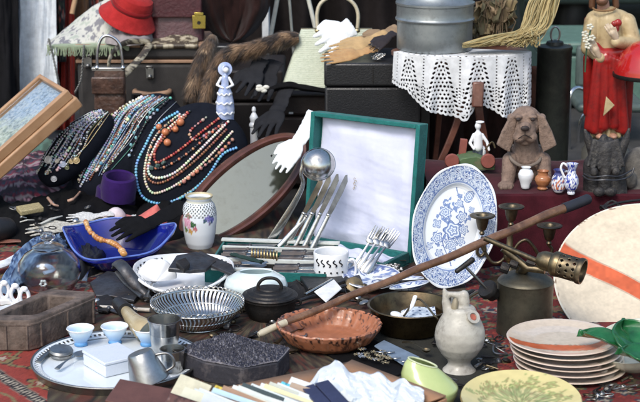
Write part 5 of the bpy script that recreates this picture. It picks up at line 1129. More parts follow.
# ================================================================ blue and white platter
def flower(C, x, y, cx, cy, r, cols, p=5, ph=0):
    dx = x-cx; dy = y-cy; rr = np.hypot(dx, dy); a = np.arctan2(dy, dx); R = r*(1+.2*np.cos(a*p+ph)); m = rr < R; q = (rr/r*2.6+.25*np.sin(a*p)) % 1
    C[m] = cols[0]; C[m & (q < .5)] = cols[1]; C[m & (rr > R*.88)] = cols[2] if len(cols) > 2 else cols[1]
def platter():
    Yc = 3.47; c = W(451, 231, Y=Yc); k = K(c); cx = c; a = 69.5; b_ = 41   # half axes in px
    top = W(467, 166, Y=3.56); bot = W(436, 287, z=.006); yd = top-bot; c = (top+bot)/2; A = yd.length/2
    xd = Vector((1, .30, 0)); M = frame(c, yd, xd); M3 = M.to_3x3(); nz = M3 @ Vector((0, 0, 1)); s = -1 if nz.y > 0 else 1
    Bh = 43*k/math.cos(.25)
    prof = [(0, 0), (.30, 0), (.62, .000), (.66, .003), (.70, .009), (.74, .011), (.96, .018), (.985, .0195), (1.0, .019)]
    pr = []
    for i in range(len(prof)-1):
        n = max(1, int((prof[i+1][0]-prof[i][0])*150))
        for j in range(n): t = j/n; pr.append((prof[i][0]*(1-t)+prof[i+1][0]*t, prof[i][1]*(1-t)+prof[i+1][1]*t))
    pr.append(prof[-1]); n = len(pr)-1
    def fn(u, v):
        r, z = pr[round(v*n)]; an = u*2*PI; rim = 1+(.012*math.cos(an*8) if r > .9 else 0); return M @ Vector((math.cos(an)*A*r*rim, math.sin(an)*Bh*r*rim, s*z))
    Mi = np.array(M.inverted())
    def col(uv, co):
        h = np.c_[co, np.ones(len(co))] @ Mi.T; x = h[:, 1]/k; y = h[:, 0]/k; r = np.hypot(h[:, 0]/A, h[:, 1]/Bh); an = np.arctan2(h[:, 1]/Bh, h[:, 0]/A)
        C = np.zeros((len(x), 3))+(.76, .80, .84); W0 = (.7, .76, .82); B1 = (.09, .15, .36); B2 = (.2, .28, .5); B3 = (.035, .06, .18)
        band = (r > .73) & (r < .975); s_ = an*60
        C[band] = (.42, .50, .63); t1 = np.abs(np.sin(s_*1.3)*np.cos((r-.85)*60)) ; C[band & (fbm(s_*.55, r*45, 3) > .54)] = B1; C[band & (fbm(s_*.9, r*60, 8) < .38)] = (.72, .77, .83)
        for i in range(22):
            a0 = i*2*PI/22; R0 = .85+.035*(i % 2*2-1); dd = np.hypot((((an-a0+PI) % (2*PI))-PI)*55*.82, (r-R0)*55); m = dd < 3.4; C[m] = W0; C[m & ((dd*.9) % 1.4 < .7)] = B1; C[dd < .9] = B3
        C[(r > .71) & (r < .732)] = B2; C[(r > .955) & (r < .97) & ((s_*1.2) % 1.6 < .9)] = B3; C[(r > .975)] = (.78, .82, .85); C[(r > .69) & (r < .70)] = (.55, .63, .75)
        fl = [(2, -4, 9, 5), (-10, 12, 6.5, 6), (8, 12, 5.5, 5), (13, 0, 5, 6), (-12, -16, 6, 5), (4, -18, 6.5, 7), (13, -12, 4.5, 5), (-16, -2, 4.5, 4), (2, 24, 4, 5), (-18, -26, 3.6, 5), (10, 34, 5.5, 2), (16, 22, 3, 4), (-6, -30, 4, 5), (9, -30, 3.5, 4)]
        for (fx, fy, fr, p) in fl: flower(C, x, y, fx, fy, fr, [W0, B2, B1], p, fx)
        lf = (fbm(x*.22, y*.22, 12) > .60) & (np.hypot(x/19, y/38) < 1) & (C[:, 0] > .74); C[lf] = B2
        st = (np.abs(x-8*np.sin(y*.11)-2) < .55) & (np.abs(y) < 40) & (C[:, 0] > .74); C[st] = B1
        return C
    bb = B().grid(fn, 420, n, cu=True)
    o = bb.build('blue_white_platter', VC_GL, colf=col, solid=.004, ang=3, offs=0, weld=True); tag(o, 'large oval white platter with blue transfer flowers leaning upright between cutlery case and candelabrum', 'platter')
platter()
# ================================================================ candelabrum
def candel():
    Y = 3.48; g = lambda x, y, d=0: W(x, y, Y=Y+d); k = K(g(511, 250)); base = Vector((g(508, 300).x, Y, 0)); t = thing('candelabrum', 'old brass three armed candelabrum standing behind the blowtorch', 'candelabrum', base)
    hz = g(508, 290).z
    B().lathe([(0, .001), (24*k, .001), (25*k, .006), (20*k, .012), (8*k, .02), (5*k, .03), (6*k, .04), (3.6*k, .05), (3.2*k, hz), (5*k, hz+.006), (3.5*k, hz+.014), (4.4*k, hz+.05), (3*k, g(508, 262).z), (6*k, g(508, 258).z), (6*k, g(508, 250).z), (3.4*k, g(508, 246).z), (2.6*k, g(508, 226).z), (0, g(508, 226).z)], Matrix.Translation(base), 40, sub=2).build('stem', BRASS, t)
    cup = [(0, -4), (2, -4), (3, -2), (1.8, 0), (4.4, 2), (6, 8), (6.8, 14), (12.6, 15), (13.2, 16.2), (11, 17), (6.4, 16.4), (5, 14), (4, 6), (0, 5)]
    for (x, y, s) in ((511, 222, 1.0), (482, 231, 1.0), (549, 241, 1.0)):
        c = g(x, y); b = B().lathe([(r*k*s*.98, h*k*s*1.0) for r, h in cup], Matrix.Translation(c), 40, sub=2); b.build('candle_cup', DBRASS, t)
    B().tube(spline([g(508, 254), g(500, 262), g(492, 262), g(486, 254), g(480, 244), g(477, 252), g(481, 256), g(485, 250), g(482, 237)], 8), 1.7*k, 10).build('arm', DBRASS, t)
    B().tube(spline([g(512, 254), g(518, 244), g(526, 240), g(533, 246), g(540, 256), g(548, 258), g(552, 250), g(548, 244)], 8), 1.7*k, 10).build('arm', DBRASS, t)
    B().tube([g(511, 226), g(510, 218)], 2*k, 10).build('arm', DBRASS, t)
candel()
# ================================================================ blowtorch
def torch():
    c = W(524, 333); k = K(c); Y = c.y; g = lambda x, y, d=0: W(x, y, Y=Y+d); t = thing('blowtorch', 'old brass blowtorch with a round tank and perforated burner pointing right', 'blowtorch', c)
    tank = mat('dull_brass_tank', (.15, .135, .10), .5, .9, col2=(.09, .083, .062), scale=18, spots=(.06, .05, .04), sscale=40, bump=.15)
    B().lathe(pp([(0, 0), (27, 0), (28, 1.5), (27.5, 3), (27.5, 50), (28, 52), (26.5, 54), (20, 58), (10, 61), (0, 62)], k), Matrix.Translation(c), 96, sub=3).build('tank', tank, t)
    p = g(520, 283, -.0); 
    B().lathe([(0, 0), (9*k, 0), (9*k, 4*k), (6*k, 5*k), (6*k, 12*k), (7.5*k, 13*k), (7.5*k, 17*k), (4*k, 19*k), (0, 19*k)], Matrix.Translation(g(521, 281)), 24).build('valve_body', DBRASS, t)
    # burner axis from upper-left to right-down
    a = g(484, 238, -.01); b_ = g(553, 263, -.055); e = g(584, 272, -.085); d = (e-b_).normalized()
    ax = frame(b_, Vector((0, 0, 1)).cross(d), Vector((0, 0, 1))); 
    def along(prof, p0, dr, seg=40):
        q = dr.to_track_quat('Z', 'Y').to_matrix().to_4x4(); q.translation = p0; return q
    L = (e-b_).length; Mb = along(None, b_-d*10*k, d); rr = 12*k
    def tubef(u, v):
        pr = [(6, -6), (8, -3), (9.4, 0), (9.6, 8), (12, 11), (12.4, 14), (12, 17), (12, 36), (12.8, 37), (12.8, 40), (11.4, 40.4), (11, 37), (10.6, 18), (0, 16)]
        return pr
    pr = tubef(0, 0); b = B()
    # perforated shell
    NU, NV = 96, 40
    def shell(u, v): an = u*2*PI; return Mb @ Vector((math.cos(an)*12*k, math.sin(an)*12*k, (17+20*v)*k))
    def kp(u, v):
        r_ = int(v*3.0); x = (u*12+.5*r_) % 1-.5; y = (v*3) % 1-.5; return not ((x*1.0)**2*14+(y)**2*10 < .55)
    b.grid(shell, NU, NV, cu=True, keep=kp); b.build('burner_shell', DBRASS, t, solid=.0016)
    B().lathe([(r*k, z*k) for r, z in [(0, -6), (6, -6), (8, -3), (9.4, 0), (9.6, 8), (12.3, 11), (12.6, 14), (12.2, 17), (9, 17), (0, 15)]], Mb, 40).build('burner_base', BRASS, t)
    B().lathe([(r*k, z*k) for r, z in [(12.6, 36), (13, 37), (13, 40), (12.6, 41), (11, 41), (11, 36), (12.6, 36)]], Mb, 40).build('burner_rim', DBRASS, t)
    B().lathe([(r*k, z*k) for r, z in [(0, 17), (5, 17), (5, 30), (3, 32), (0, 32)]], Mb, 20).build('nozzle', IRON, t)
    q = B(); q.tube([g(484, 238, -.02), g(540, 262, -.04)], 2.6*k, 12); q.tube([g(503, 248, -.02), g(527, 268, -.03), g(545, 270, -.045)], 4*k, 12); q.tube([g(521, 272), g(527, 266, -.03)], 5*k, 12); q.build('fuel_pipe', DBRASS, t)
    kn = B()
    for (x, y, r) in ((505, 268, 5), (514, 264, 4), (531, 262, 5)): kn.lathe([(0, -4*k), (r*k, -4*k), (r*1.1*k, 0), (r*k, 4*k), (0, 4*k)], along(None, g(x, y, -.03), (b_-a).normalized()), 10)
    kn.build('nut', IRON, t, flatshade=True)
    # pump with T handle
    s = B(); s.tube([g(465, 266, -.03), g(488, 290, -.02), g(500, 301, 0)], 1.5*k, 10); s.build('pump_rod', PEWTER, t)
    s = B(); s.cap(g(457, 271, -.035), g(472, 260, -.025), 2.4*k, 3*k); s.build('pump_handle', IRON, t)
    dd = (g(500, 301, 0)-g(488, 290, -.02)).normalized(); s = B().lathe([(0, 0), (9*k, 0), (10*k, 1.5*k), (10*k, 5*k), (8*k, 6*k), (7*k, 14*k), (0, 14*k)], along(None, g(486, 288, -.022), dd), 24); s.build('pump_cap', IRON, t)
    s = B(); s.tube(spline([g(498, 290, .01), g(478, 292, .02), g(464, 304, .02), g(462, 326, .02), g(470, 340, .02), g(494, 338, .01)], 8), 3*k, 10, flat=.5); s.build('carry_handle', DBRASS, t)
torch()
# ================================================================ orange striped plates
def stipple(C, x, y, sc_=1.2):
    n = vn(x*sc_, y*sc_, 3); n2 = vn(x*.25, y*.25, 8); C *= (.86+.14*n+.12*n2)[:, None]
def big_plate():
    c = W(648, 283, Y=3.30); k = K(c); Mi = None
    up_ = (W(648, 205, Y=3.46)-W(652, 360, Y=3.14)); M = frame(c, Vector((1, -.12, 0)), up_); nz = M.to_3x3() @ Vector((0, 0, 1)); s = -1 if nz.y > 0 else 1
    Bh = up_.length/2; A = 94*k; prof = [(0, 0), (.55, .001), (.8, .006), (.9, .011), (.985, .018), (1, .0175)]
    def fn(u, v):
        n = 60; i = v*n; r = v; z = np.interp(r, [p[0] for p in prof], [p[1] for p in prof]); an = u*2*PI; return M @ Vector((math.cos(an)*A*r, math.sin(an)*Bh*r, s*float(z)))
    Mv = np.array(M.inverted())
    def col(uv, co):
        h = np.c_[co, np.ones(len(co))] @ Mv.T; x = h[:, 0]/k; y = h[:, 1]/k; C = np.zeros((len(x), 3))+(.66, .57, .46); stipple(C, x, y, .55)
        d = (y-38)*.86+(x+93)*.50+1.5*np.sin(x*.06); edge = .7*vn(x*.3, y*.3, 5)
        wm = np.clip(9.2+edge*.3-np.abs(d), 0, 1)[:, None]; C = C*(1-wm)+wm*np.array((.58, .12, .045))*(.85+.3*vn(x*.3, y*.3, 9))[:, None]; wl = .6*np.clip(1-np.abs(np.abs(d)-9.6)/.9, 0, 1)[:, None]; C = C*(1-wl)+wl*np.array((.22, .13, .09))
        r = np.hypot(h[:, 0]/A, h[:, 1]/Bh); C[r > .985] = (.72, .68, .6); C[(r > .972) & (vn(x*.35, y*.35, 41) > .80)] = (.30, .22, .16); C *= (1-.10*np.clip((fbm(x*.035, y*.05, 33)-.45)*6, 0, 1))[:, None]; C[:, 2] *= .93; return C
    tag(B().grid(fn, 320, 150, cu=True).build('large_round_plate', VC_GL, colf=col, solid=.006, ang=3, weld=True), 'huge stippled beige platter with a broad orange stripe leaning at the right edge', 'platter')
big_plate()
def plates():
    k = K(W(563, 350)); R = 53*k; prof = [(0, 0), (.5, 0), (.56, -.0025), (.6, 0), (.75, .004), (.97, .0095), (1, .0108), (.985, .0122), (.95, .0118), (.74, .0062), (.5, .0035), (0, .0035)]
    base = W(567, 371)
    def mk(x0, z, label, stripe, dy=0):
        c = base+Vector((x0*k, dy, z)); t = None
        def col(uv, co):
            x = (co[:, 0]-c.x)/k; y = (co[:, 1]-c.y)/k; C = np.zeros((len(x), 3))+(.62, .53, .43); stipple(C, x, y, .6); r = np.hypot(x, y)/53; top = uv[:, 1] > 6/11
            if stripe:
                d = (y+22+.06*x)-8*np.maximum(0, (x-25)/28)**1.0*1.6-.006*x*x*.6; d2 = d; m = top & (np.abs(d) < 8.2) & (r < .985); C[m] = np.array((.55, .12, .045))*(.85+.3*vn(x[m]*.3, y[m]*.3, 9))[:, None]; C[top & (np.abs(np.abs(d)-8.8) < .6)] = (.32, .2, .13)
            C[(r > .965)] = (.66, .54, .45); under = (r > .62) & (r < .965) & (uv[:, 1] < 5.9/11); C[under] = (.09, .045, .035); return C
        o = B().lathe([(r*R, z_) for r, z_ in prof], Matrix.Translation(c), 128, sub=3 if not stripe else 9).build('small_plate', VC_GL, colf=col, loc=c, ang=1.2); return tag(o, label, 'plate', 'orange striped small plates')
    names = ['small beige plate with orange stripe, topmost of the stack of six', 'beige plate second from the top of the stack of six', 'beige plate third from the top of the stack of six', 'beige plate fourth from the top, showing a pink rim', 'beige plate second from the bottom of the stack of six', 'lowest beige plate of the stack, resting on the carpet']
    off = [-6, -3.5, -2, 0, 1.5, 3]
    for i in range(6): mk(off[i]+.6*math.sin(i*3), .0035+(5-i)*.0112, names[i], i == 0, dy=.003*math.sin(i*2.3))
plates()
# leaf bowl
def leafbowl():
    c = W(640, 366, z=.012); k = K(c); t = thing('leaf_bowl', 'white shell bowl with glossy green cabbage leaves, leaning over the plate stack', 'bowl', c); M = TR(c, 10, 0, 0) @ TR((0, 0, 0), 0, -12)
    B().lathe([(r*k, z*k) for r, z in [(0, 0), (12, 0), (14, 2), (26, 8), (38, 20), (43, 30), (42, 30), (36, 21), (24, 10), (0, 4)]], M, 64, sub=3).build('bowl', mat('cream_glaze', (.62, .63, .52), .2, coat=.4), t)
    g = mat('green_glaze', (.015, .13, .04), .22, col2=(.006, .06, .02), scale=30, coat=.35, bump=.2, bs=80)
    def leaf(c0, L, wd, rot, tilt, cup, seed):
        Ml = TR(c0, tilt, 0, rot)
        def fn(u, v):
            x = (u-.5)*2; w = wd*math.sin(min(1, v*1.08)*PI)**.55*(1+.03*math.sin(v*19+seed)); z = cup*(x*x)+.18*wd*math.sin(v*PI)*0+.0004*math.sin(x*9+v*22)+.010*math.sin(v*PI)-.003*(1-abs(x))**6
            return Ml @ Vector((x*w, (v-.08)*L, z))
        return B().grid(fn, 24, 36)
    leaf(W(622, 352, z=.070), 46*k*1.1, 15*k, 62, 12, .012, 1).build('leaf', g, t, solid=.003, ang=3)
    leaf(W(642, 360, z=.066), 52*k, 24*k, 20, 28, .018, 2).build('leaf', g, t, solid=.003, ang=3)
    leaf(W(652, 372, z=.06), 42*k, 22*k, 75, 24, .014, 3).build('leaf', g, t, solid=.003, ang=3)
leafbowl()
# yellow plate
def yplate():
    c = W(521, 406, z=.03); k = K(c); R = 61*k; M = TR(c, 7, 0, 0)
    def col(uv, co):
        x = (co[:, 0]-c.x)/k; y = (co[:, 1]-c.y)/k; C = np.zeros((len(x), 3))+(.60, .52, .24); n = fbm(x*.09, y*.16, 4); C *= (.88+.25*n)[:, None]
        for (cx, cy, r, s) in ((-20, 22, 34, 1), (14, 30, 30, 2), (0, -6, 30, 3), (32, 12, 22, 4)):
            dx = x-cx; dy = y-cy; rr = np.hypot(dx, dy*1.2); a = np.arctan2(dy, dx); sp = vn(a*7+s*9, rr*.10, s); m = (rr < r*(.35+.8*sp)) & (vn(x*.35, y*.32, s+5) > .36); C[m] = C[m]*.35+np.array((.17, .23, .07))*.65; m2 = m & (vn(x*.9, y*.9, s+8) > .6); C[m2] = C[m2]*.4+np.array((.30, .2, .09))*.6; C[m & (vn(x*1.1, y*.8, s+3) < .3)] = (.38, .42, .16)
        r = np.hypot(x, y)/61; C[r > .985] = (.25, .16, .07); return C
    t = B().lathe([(r*R, z*k) for r, z in [(0, -2), (.5, -2), (.55, -4), (.6, -1), (.8, 2), (1.0, 8), (.985, 9.5), (.8, 5), (.6, 1.5), (0, 0)]], M, 160, sub=8).build('yellow_plate', VC_GL, colf=col, ang=1.2); tag(t, 'shallow yellow plate with green brushed flowers at the bottom edge', 'plate')
yplate()
# ================================================================ white pitcher
def pitcher():
    c = W(459, 372); k = K(c); t = thing('white_pitcher', 'crude white ceramic pitcher with round belly and small side spout, before the blowtorch', 'pitcher', c)
    m = mat('rough_white_ceramic', (.50, .48, .42), .45, col2=(.36, .34, .30), scale=22, spots=(.16, .14, .11), sscale=38, samt=.75, coat=.2, bump=.5, bs=60)
    b = B(); b.lathe(pp([(0, 0), (17, 0), (17.5, 2), (14, 5), (11, 9), (12, 13), (18, 19), (23, 27), (25, 36), (24, 44), (20.5, 52), (17, 58), (15, 64), (13, 66), (0, 66)], k), Matrix.Translation(c), 48, sub=2, wob=.012)
    g = lambda x, y, d=0: W(x, y, Y=c.y+d)
    b.cap(g(452, 320), g(446, 302, -.0), 8*k, 4.4*k); b.cap(g(446, 302), g(444.5, 290, .0), 4*k, 2.2*k); b.cap(g(458, 325), g(463, 300), 9.5*k, 6*k); b.cap(g(464, 302), g(464, 295), 6*k, 5*k); b.cap(g(463, 296), g(449, 294), 4.4*k, 2.6*k); b.cap(g(457, 318, .02), g(456, 298, .02), 6*k, 5*k)
    b.build('body', m, t, remesh=.0024, smooth_it=4)
    dh = (g(477, 314, -.03)-g(466, 322, 0)).normalized(); q = dh.to_track_quat('Z', 'Y').to_matrix().to_4x4(); q.translation = g(469, 320, -.016)
    B().lathe([(4*k, 0), (4.5*k, 5*k), (6.8*k, 8*k), (7*k, 9.5*k), (4*k, 9.5*k), (3.4*k, 4*k), (0, 3*k)], q, 28).build('spout', m, t)
    B().lathe([(0, 7*k), (3.6*k, 7.5*k), (3.4*k, 8.4*k), (0, 7.8*k)], q, 20).build('spout_lining', mat('terracotta_paint', (.38, .11, .07), .5), t)
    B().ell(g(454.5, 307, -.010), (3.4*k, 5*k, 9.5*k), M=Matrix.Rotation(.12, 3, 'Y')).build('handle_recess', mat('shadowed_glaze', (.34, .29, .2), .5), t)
pitcher()
def slitvase():
    c = W(430, 411, z=0); k = K(c); t = thing('lime_vase', 'pale lime green egg shaped vase with a leaf shaped opening, at the bottom edge', 'vase', c); m = mat('lime_glaze', (.50, .58, .25), .18, col2=(.42, .52, .2), scale=12, coat=.5)
    def fn(u, v):
        a = u*2*PI; prof = [(8, 0), (15, 1), (22, 8), (27, 18), (28, 26), (25.5, 34), (20, 41), (14.5, 45.5), (13.2, 45.5), (18, 40), (22, 32), (20, 15), (0, 8)]
        i = v*12; j = min(11, int(i)); f = i-j; r = prof[j][0]*(1-f)+prof[j+1][0]*f; z = prof[j][1]*(1-f)+prof[j+1][1]*f
        e = max(0, (z-24)/22); sx = 1; sy = 1-.45*e; x = math.cos(a)*r*sx-6*e*1.4; y = math.sin(a)*r*sy; z2 = z+e*(-x*.32)
        return c+Vector((x*k, y*k, z2*k/.94))
    B().grid(fn, 72, 48, cu=True).build('body', m, t)
    pts = [c+Vector(((math.cos(a)*14.2-8.2)*k, math.sin(a)*14.2*.55*k, (45.9-(math.cos(a)*14.2-8.2)*.31)*k/.94)) for a in [i*PI/20 for i in range(40)]]
    B().tube(pts, 1.0*k, 10, closed=True).build('rim', mat('pale_lime_rim', (.62, .68, .42), .2, coat=.4), t)
slitvase()
# ================================================================ middle left
def bluebowl():
    c = W(119, 266); k = K(c); t = thing('blue_glass_bowl', 'wavy cobalt blue glass bowl holding an amber string and a black velvet glove', 'bowl', c)
    m = mat('cobalt_glass', (.010, .018, .24), .10, coat=.4, col2=(.006, .010, .13), spots=(.03, .05, .2), samt=.3, scale=10)
    def fn(u, v):
        a = u*2*PI; inner = v >= .5; r = v/.5 if not inner else 1-(v-.5)/.5
        e = 1+.05*math.sin(3*a+.5); s = r**.62; hx = (24+30*r)*e*min(1, r*3); hy = (22+24*r)*e*min(1, r*3)
        lift = 21+13*abs(math.cos(a))**2.2+9*max(0, math.sin(a))-6*max(0, -math.sin(a))**3+3*math.sin(4*a+1)
        z = lift*r**1.5+(2.5 if inner else 0)
        if inner: hx *= .975; hy *= .975
        roll = max(0, r-.8)/.2; z -= 3.5*roll*roll*abs(math.cos(a)); hx += 3*roll*roll
        return c+Vector((hx*math.cos(a)*k, hy*math.sin(a)*k, z*k/.95+.002))
    B().grid(fn, 110, 60, cu=True).build('body', m, t, ang=2)
    rim = [fn(i/110, .5)+Vector((0, 0, .001)) for i in range(110)]; B().tube(rim, 1.0*k, 8, closed=True).build('rim', mat('pale_blue_rim', (.12, .2, .6), .1, coat=.6), t)
bluebowl()
b = B(); rnd = random.Random(3)
P = spline([W(86, 223, z=.088), W(90, 232, z=.082), (W(99, 240, z=.07)), W(110, 243, z=.066), W(119, 248, z=.066), W(124, 255, z=.06)], 8)
for i in range(0, len(P), 2): b.ell(P[i]+Vector((0, -.004, .004)), (rnd.uniform(.005, .009), rnd.uniform(.005, .008), rnd.uniform(.005, .008)), seg=10, rings=8, col=rnd.choice([(.5, .24, .07), (.55, .33, .15), (.42, .17, .05)]))
b.tube(P, .001, 5, c=(.3, .2, .1)); tag(b.build('amber_string', VC_BEAD, usec=True), 'string of rough amber beads hanging into the blue glass bowl', 'necklace')
glove('black_velvet_glove', 'long black velvet glove lying across the blue glass bowl', W(112, 238, z=.075), W(186, 206, z=.10), (0, -.4, 1), BLACKF, .07, cuff=.5, spread=.12, fing=.3, flare=1.2)
def cone(name, px, py, r, h, m, label, rx=0, ry=0, prof=None, cat='hat'):
    c = W(px, py, z=.03); k = K(c); M = TR(c, rx, ry, 0); pr = prof or [(0, 1), (.05, .98), (.5, .5), (.95, .03), (1, 0), (.93, .0), (0, .9)]
    tag(B().lathe([(a*r*k, b_*h*k) for a, b_ in pr], M, 40, sub=3).build(name, m), label, cat)
cone('pink_cone', 153, 222, 17, 20, fabric('salmon_card', (.62, .16, .14), rough=.5), 'salmon pink paper cone lying behind the blue glass bowl', rx=10, ry=14, cat='cone')
dome = [(0, 1), (.3, .96), (.6, .8), (.85, .5), (1, 0), (.95, 0), (0, .9)]
cone('white_dome_lid', 116, 220, 11, 13, mat('pale_pink_cloth', (.66, .58, .6), .5), 'small pale pinkish dome behind the blue glass bowl', prof=dome, cat='lid')
cone('pink_saucer', 118, 222, 16, 4, mat('pink_glaze', (.6, .22, .2), .3), 'small pink saucer below the pale dome behind the blue bowl', prof=[(0, 0), (.6, .1), (1, 1), (.95, 1), (0, .3)], cat='saucer')
heap('lace_doily', 'small white crocheted doily lying behind the blue bowl rim', 'doily', 136, 224, 34, 60, 6, WG, seed=31, wr=14)
# lace gloves strip, white feather cloth
LACE = mat('cream_lace', (.62, .6, .53), .8, col2=(.3, .28, .23), scale=160, bump=1, bs=300)
glove('cream_lace_glove', 'cream lace glove lying behind the glass dome, fingers to the left', W(22, 232, z=.035), W(112, 221, z=.045), (0, -.3, 1), LACE, .05, cuff=.45, spread=.2, fing=.33)
glove('white_lace_glove', 'white lace glove lying behind the cream one', W(64, 219, z=.05), W(114, 214, z=.05), (0, -.3, 1), fabric('white_lace', (.68, .68, .66), col2=(.4, .4, .4), scale=200), .04, cuff=.4, spread=.3)
strip_cloth('white_linen_strip', 'folded white linen strip sticking out at the far left edge', 'linen', [W(-16, 270, z=.02), W(8, 262, z=.022), W(34, 249, z=.02)], lambda t: .019-.006*t, WG, flat=.35)
def denim(uv, co):
    n = fbm(co[:, 0]*220, co[:, 1]*160+co[:, 2]*200, 4); C = np.zeros((len(co), 3))+(.05, .1, .22); C[n > .54] = (.2, .3, .45); C[n < .40] = (.015, .03, .08); return C
strip_cloth('blue_sequin_scarf', 'rumpled blue patterned scarf lying behind the glass dome', 'scarf', [W(6, 290, z=.02), W(20, 268, z=.03), W(34, 250, z=.035), W(50, 243, z=.035), W(62, 246, z=.02)], lambda t: .020+.01*math.sin(t*PI), VC_MAT, colf=denim, wr=8, flat=.6)
heap('blue_sequin_cloth', 'small crumpled heap of blue patterned cloth next to the blue scarf', 'cloth', 52, 250, 34, 80, 14, VC_MAT, seed=37, colf=denim, nu=120)
# leather strap & black tube at left
strip_cloth('brown_leather_strap', 'flat brown leather strap lying at the left edge', 'strap', [W(-6, 242, z=.01), W(14, 241, z=.012), W(38, 240, z=.012)], .012, mat('brown_leather', (.20, .085, .06), .45, bump=.4), flat=.25, wr=2)
c = W(8, 229, z=.03); tag(B().lathe([(0, 0), (.028, 0), (.030, .01), (.030, .06), (.026, .065), (.024, .06), (.022, .01), (0, .01)], TR(c, 78, 0, -30), 40).build('leather_hat', BLACKL), 'black leather tube shaped cap lying at the left edge', 'hat')
for i, (x0, y0, x1, y1, w, c_, nm) in enumerate(((40, 224, 62, 216, .006, (.5, .5, .45), 'pearly hair slide lying on the black shawl, nearest to the left edge'), (20, 222, 34, 220, .004, (.55, .53, .5), 'slim white hair slide beside the black leather cap'))):
    tag(B().tube([W(x0, y0, z=.05), W((x0+x1)/2, (y0+y1)/2-1, z=.055), W(x1, y1, z=.05)], [w*.6, w, w*.5], 10, flat=.5).build('hair_slide', mat('pearl_resin', (.55, .55, .5), .25)), nm, 'hair slide')
# glass dome jar
def glassdome():
    c = W(50, 291); k = K(c); t = thing('glass_jar', 'bulbous clear glass jar with knobbed lid standing behind the wooden box', 'jar', c); g_ = mat('jar_glass', (.93, .96, .95), .02, trans=1, ior=1.35, var=0)
    B().lathe(pp([(0, 0), (18, 0), (24, 3), (30, 12), (32, 20), (30, 29), (24, 37), (15, 42), (14, 43), (13, 41.6), (22.4, 35.6), (28, 28.6), (30, 20), (28.4, 13), (22.6, 5), (17, 2), (0, 2)], k), Matrix.Translation(c), 72, sub=3).build('body', g_, t)
    B().lathe(pp([(15, 42.6), (16, 44), (10, 47), (4, 48), (3.4, 49), (7, 52), (7.4, 55), (5, 58), (0, 59), (0, 57.4), (4, 56.6), (5.6, 54.6), (5, 52.4), (0, 50), (0, 46), (10, 44.6), (15, 42.6)], k), Matrix.Translation(c), 56, sub=2).build('lid', g_, t)
glassdome()
for i, (x, y) in enumerate(((52, 300), (55, 304), (43, 284))):
    c = W(x, y, z=.012); b = B()
    for j in range(6): a = j*1.05; b.ell(c+Vector((math.cos(a)*.006, math.sin(a)*.003, math.sin(a)*.006)), .0035, seg=8, rings=6)
    tag(b.build('white_shell_bead', PORC), ['small white ribbed shell bead beside the wooden box rim', 'small white ribbed shell bead nearest the wooden box', 'small white shell bead seen through the glass jar'][i], 'bead')
tag(B().tube(spline([W(36, 266, z=.03), W(46, 264, z=.034), W(52, 270, z=.03), W(44, 273, z=.028)], 6), .008, 8, flat=.4).build('pale_blue_ribbon', fabric('pale_blue_ribbon', (.4, .5, .7))), 'crumpled pale blue ribbon behind the glass jar', 'ribbon')
heap('black_purse_heap', 'black soft purse lying between glass jar and blue bowl', 'purse', 82, 268, 44, 90, 20, BLACKL, seed=41)
# white ceramic blocks at left edge
def blocks():
    for i, (x, y, nm) in enumerate(((5, 303, 'white openwork ceramic block at the far left edge'), (16, 306, 'white openwork ceramic block between its two neighbours at the left'), (25, 309, 'white openwork ceramic block nearest to the wooden box'))):
        c = W(x, y); k = K(c); b = B(); b.box((11*k, .03, 5*k), TR(c+Vector((0, 0, 2.5*k)), 0, 0, 20))
        M = TR(c+Vector((0, 0, 13*k)), 0, 0, 20); b.tube([M @ Vector((math.cos(a)*4.4*k, 0, math.sin(a)*7.5*k)) for a in [j*PI/8 for j in range(16)]], 2.1*k, 8, closed=True); b.ell(M @ Vector((0, 0, 8*k)), (4*k, 3*k, 3*k))
        tag(b.build('ceramic_block', PORC, bevel=.001), nm, 'ornament', 'white openwork blocks')
blocks()
c = W(14, 318); tag(B().box((.10, .06, .022), TR(c+Vector((0, 0, .012)), 0, 0, 35)).build('white_ceramic_base', PORC, bevel=.004), 'white ceramic slab lying behind the wooden box at the left edge', 'slab')
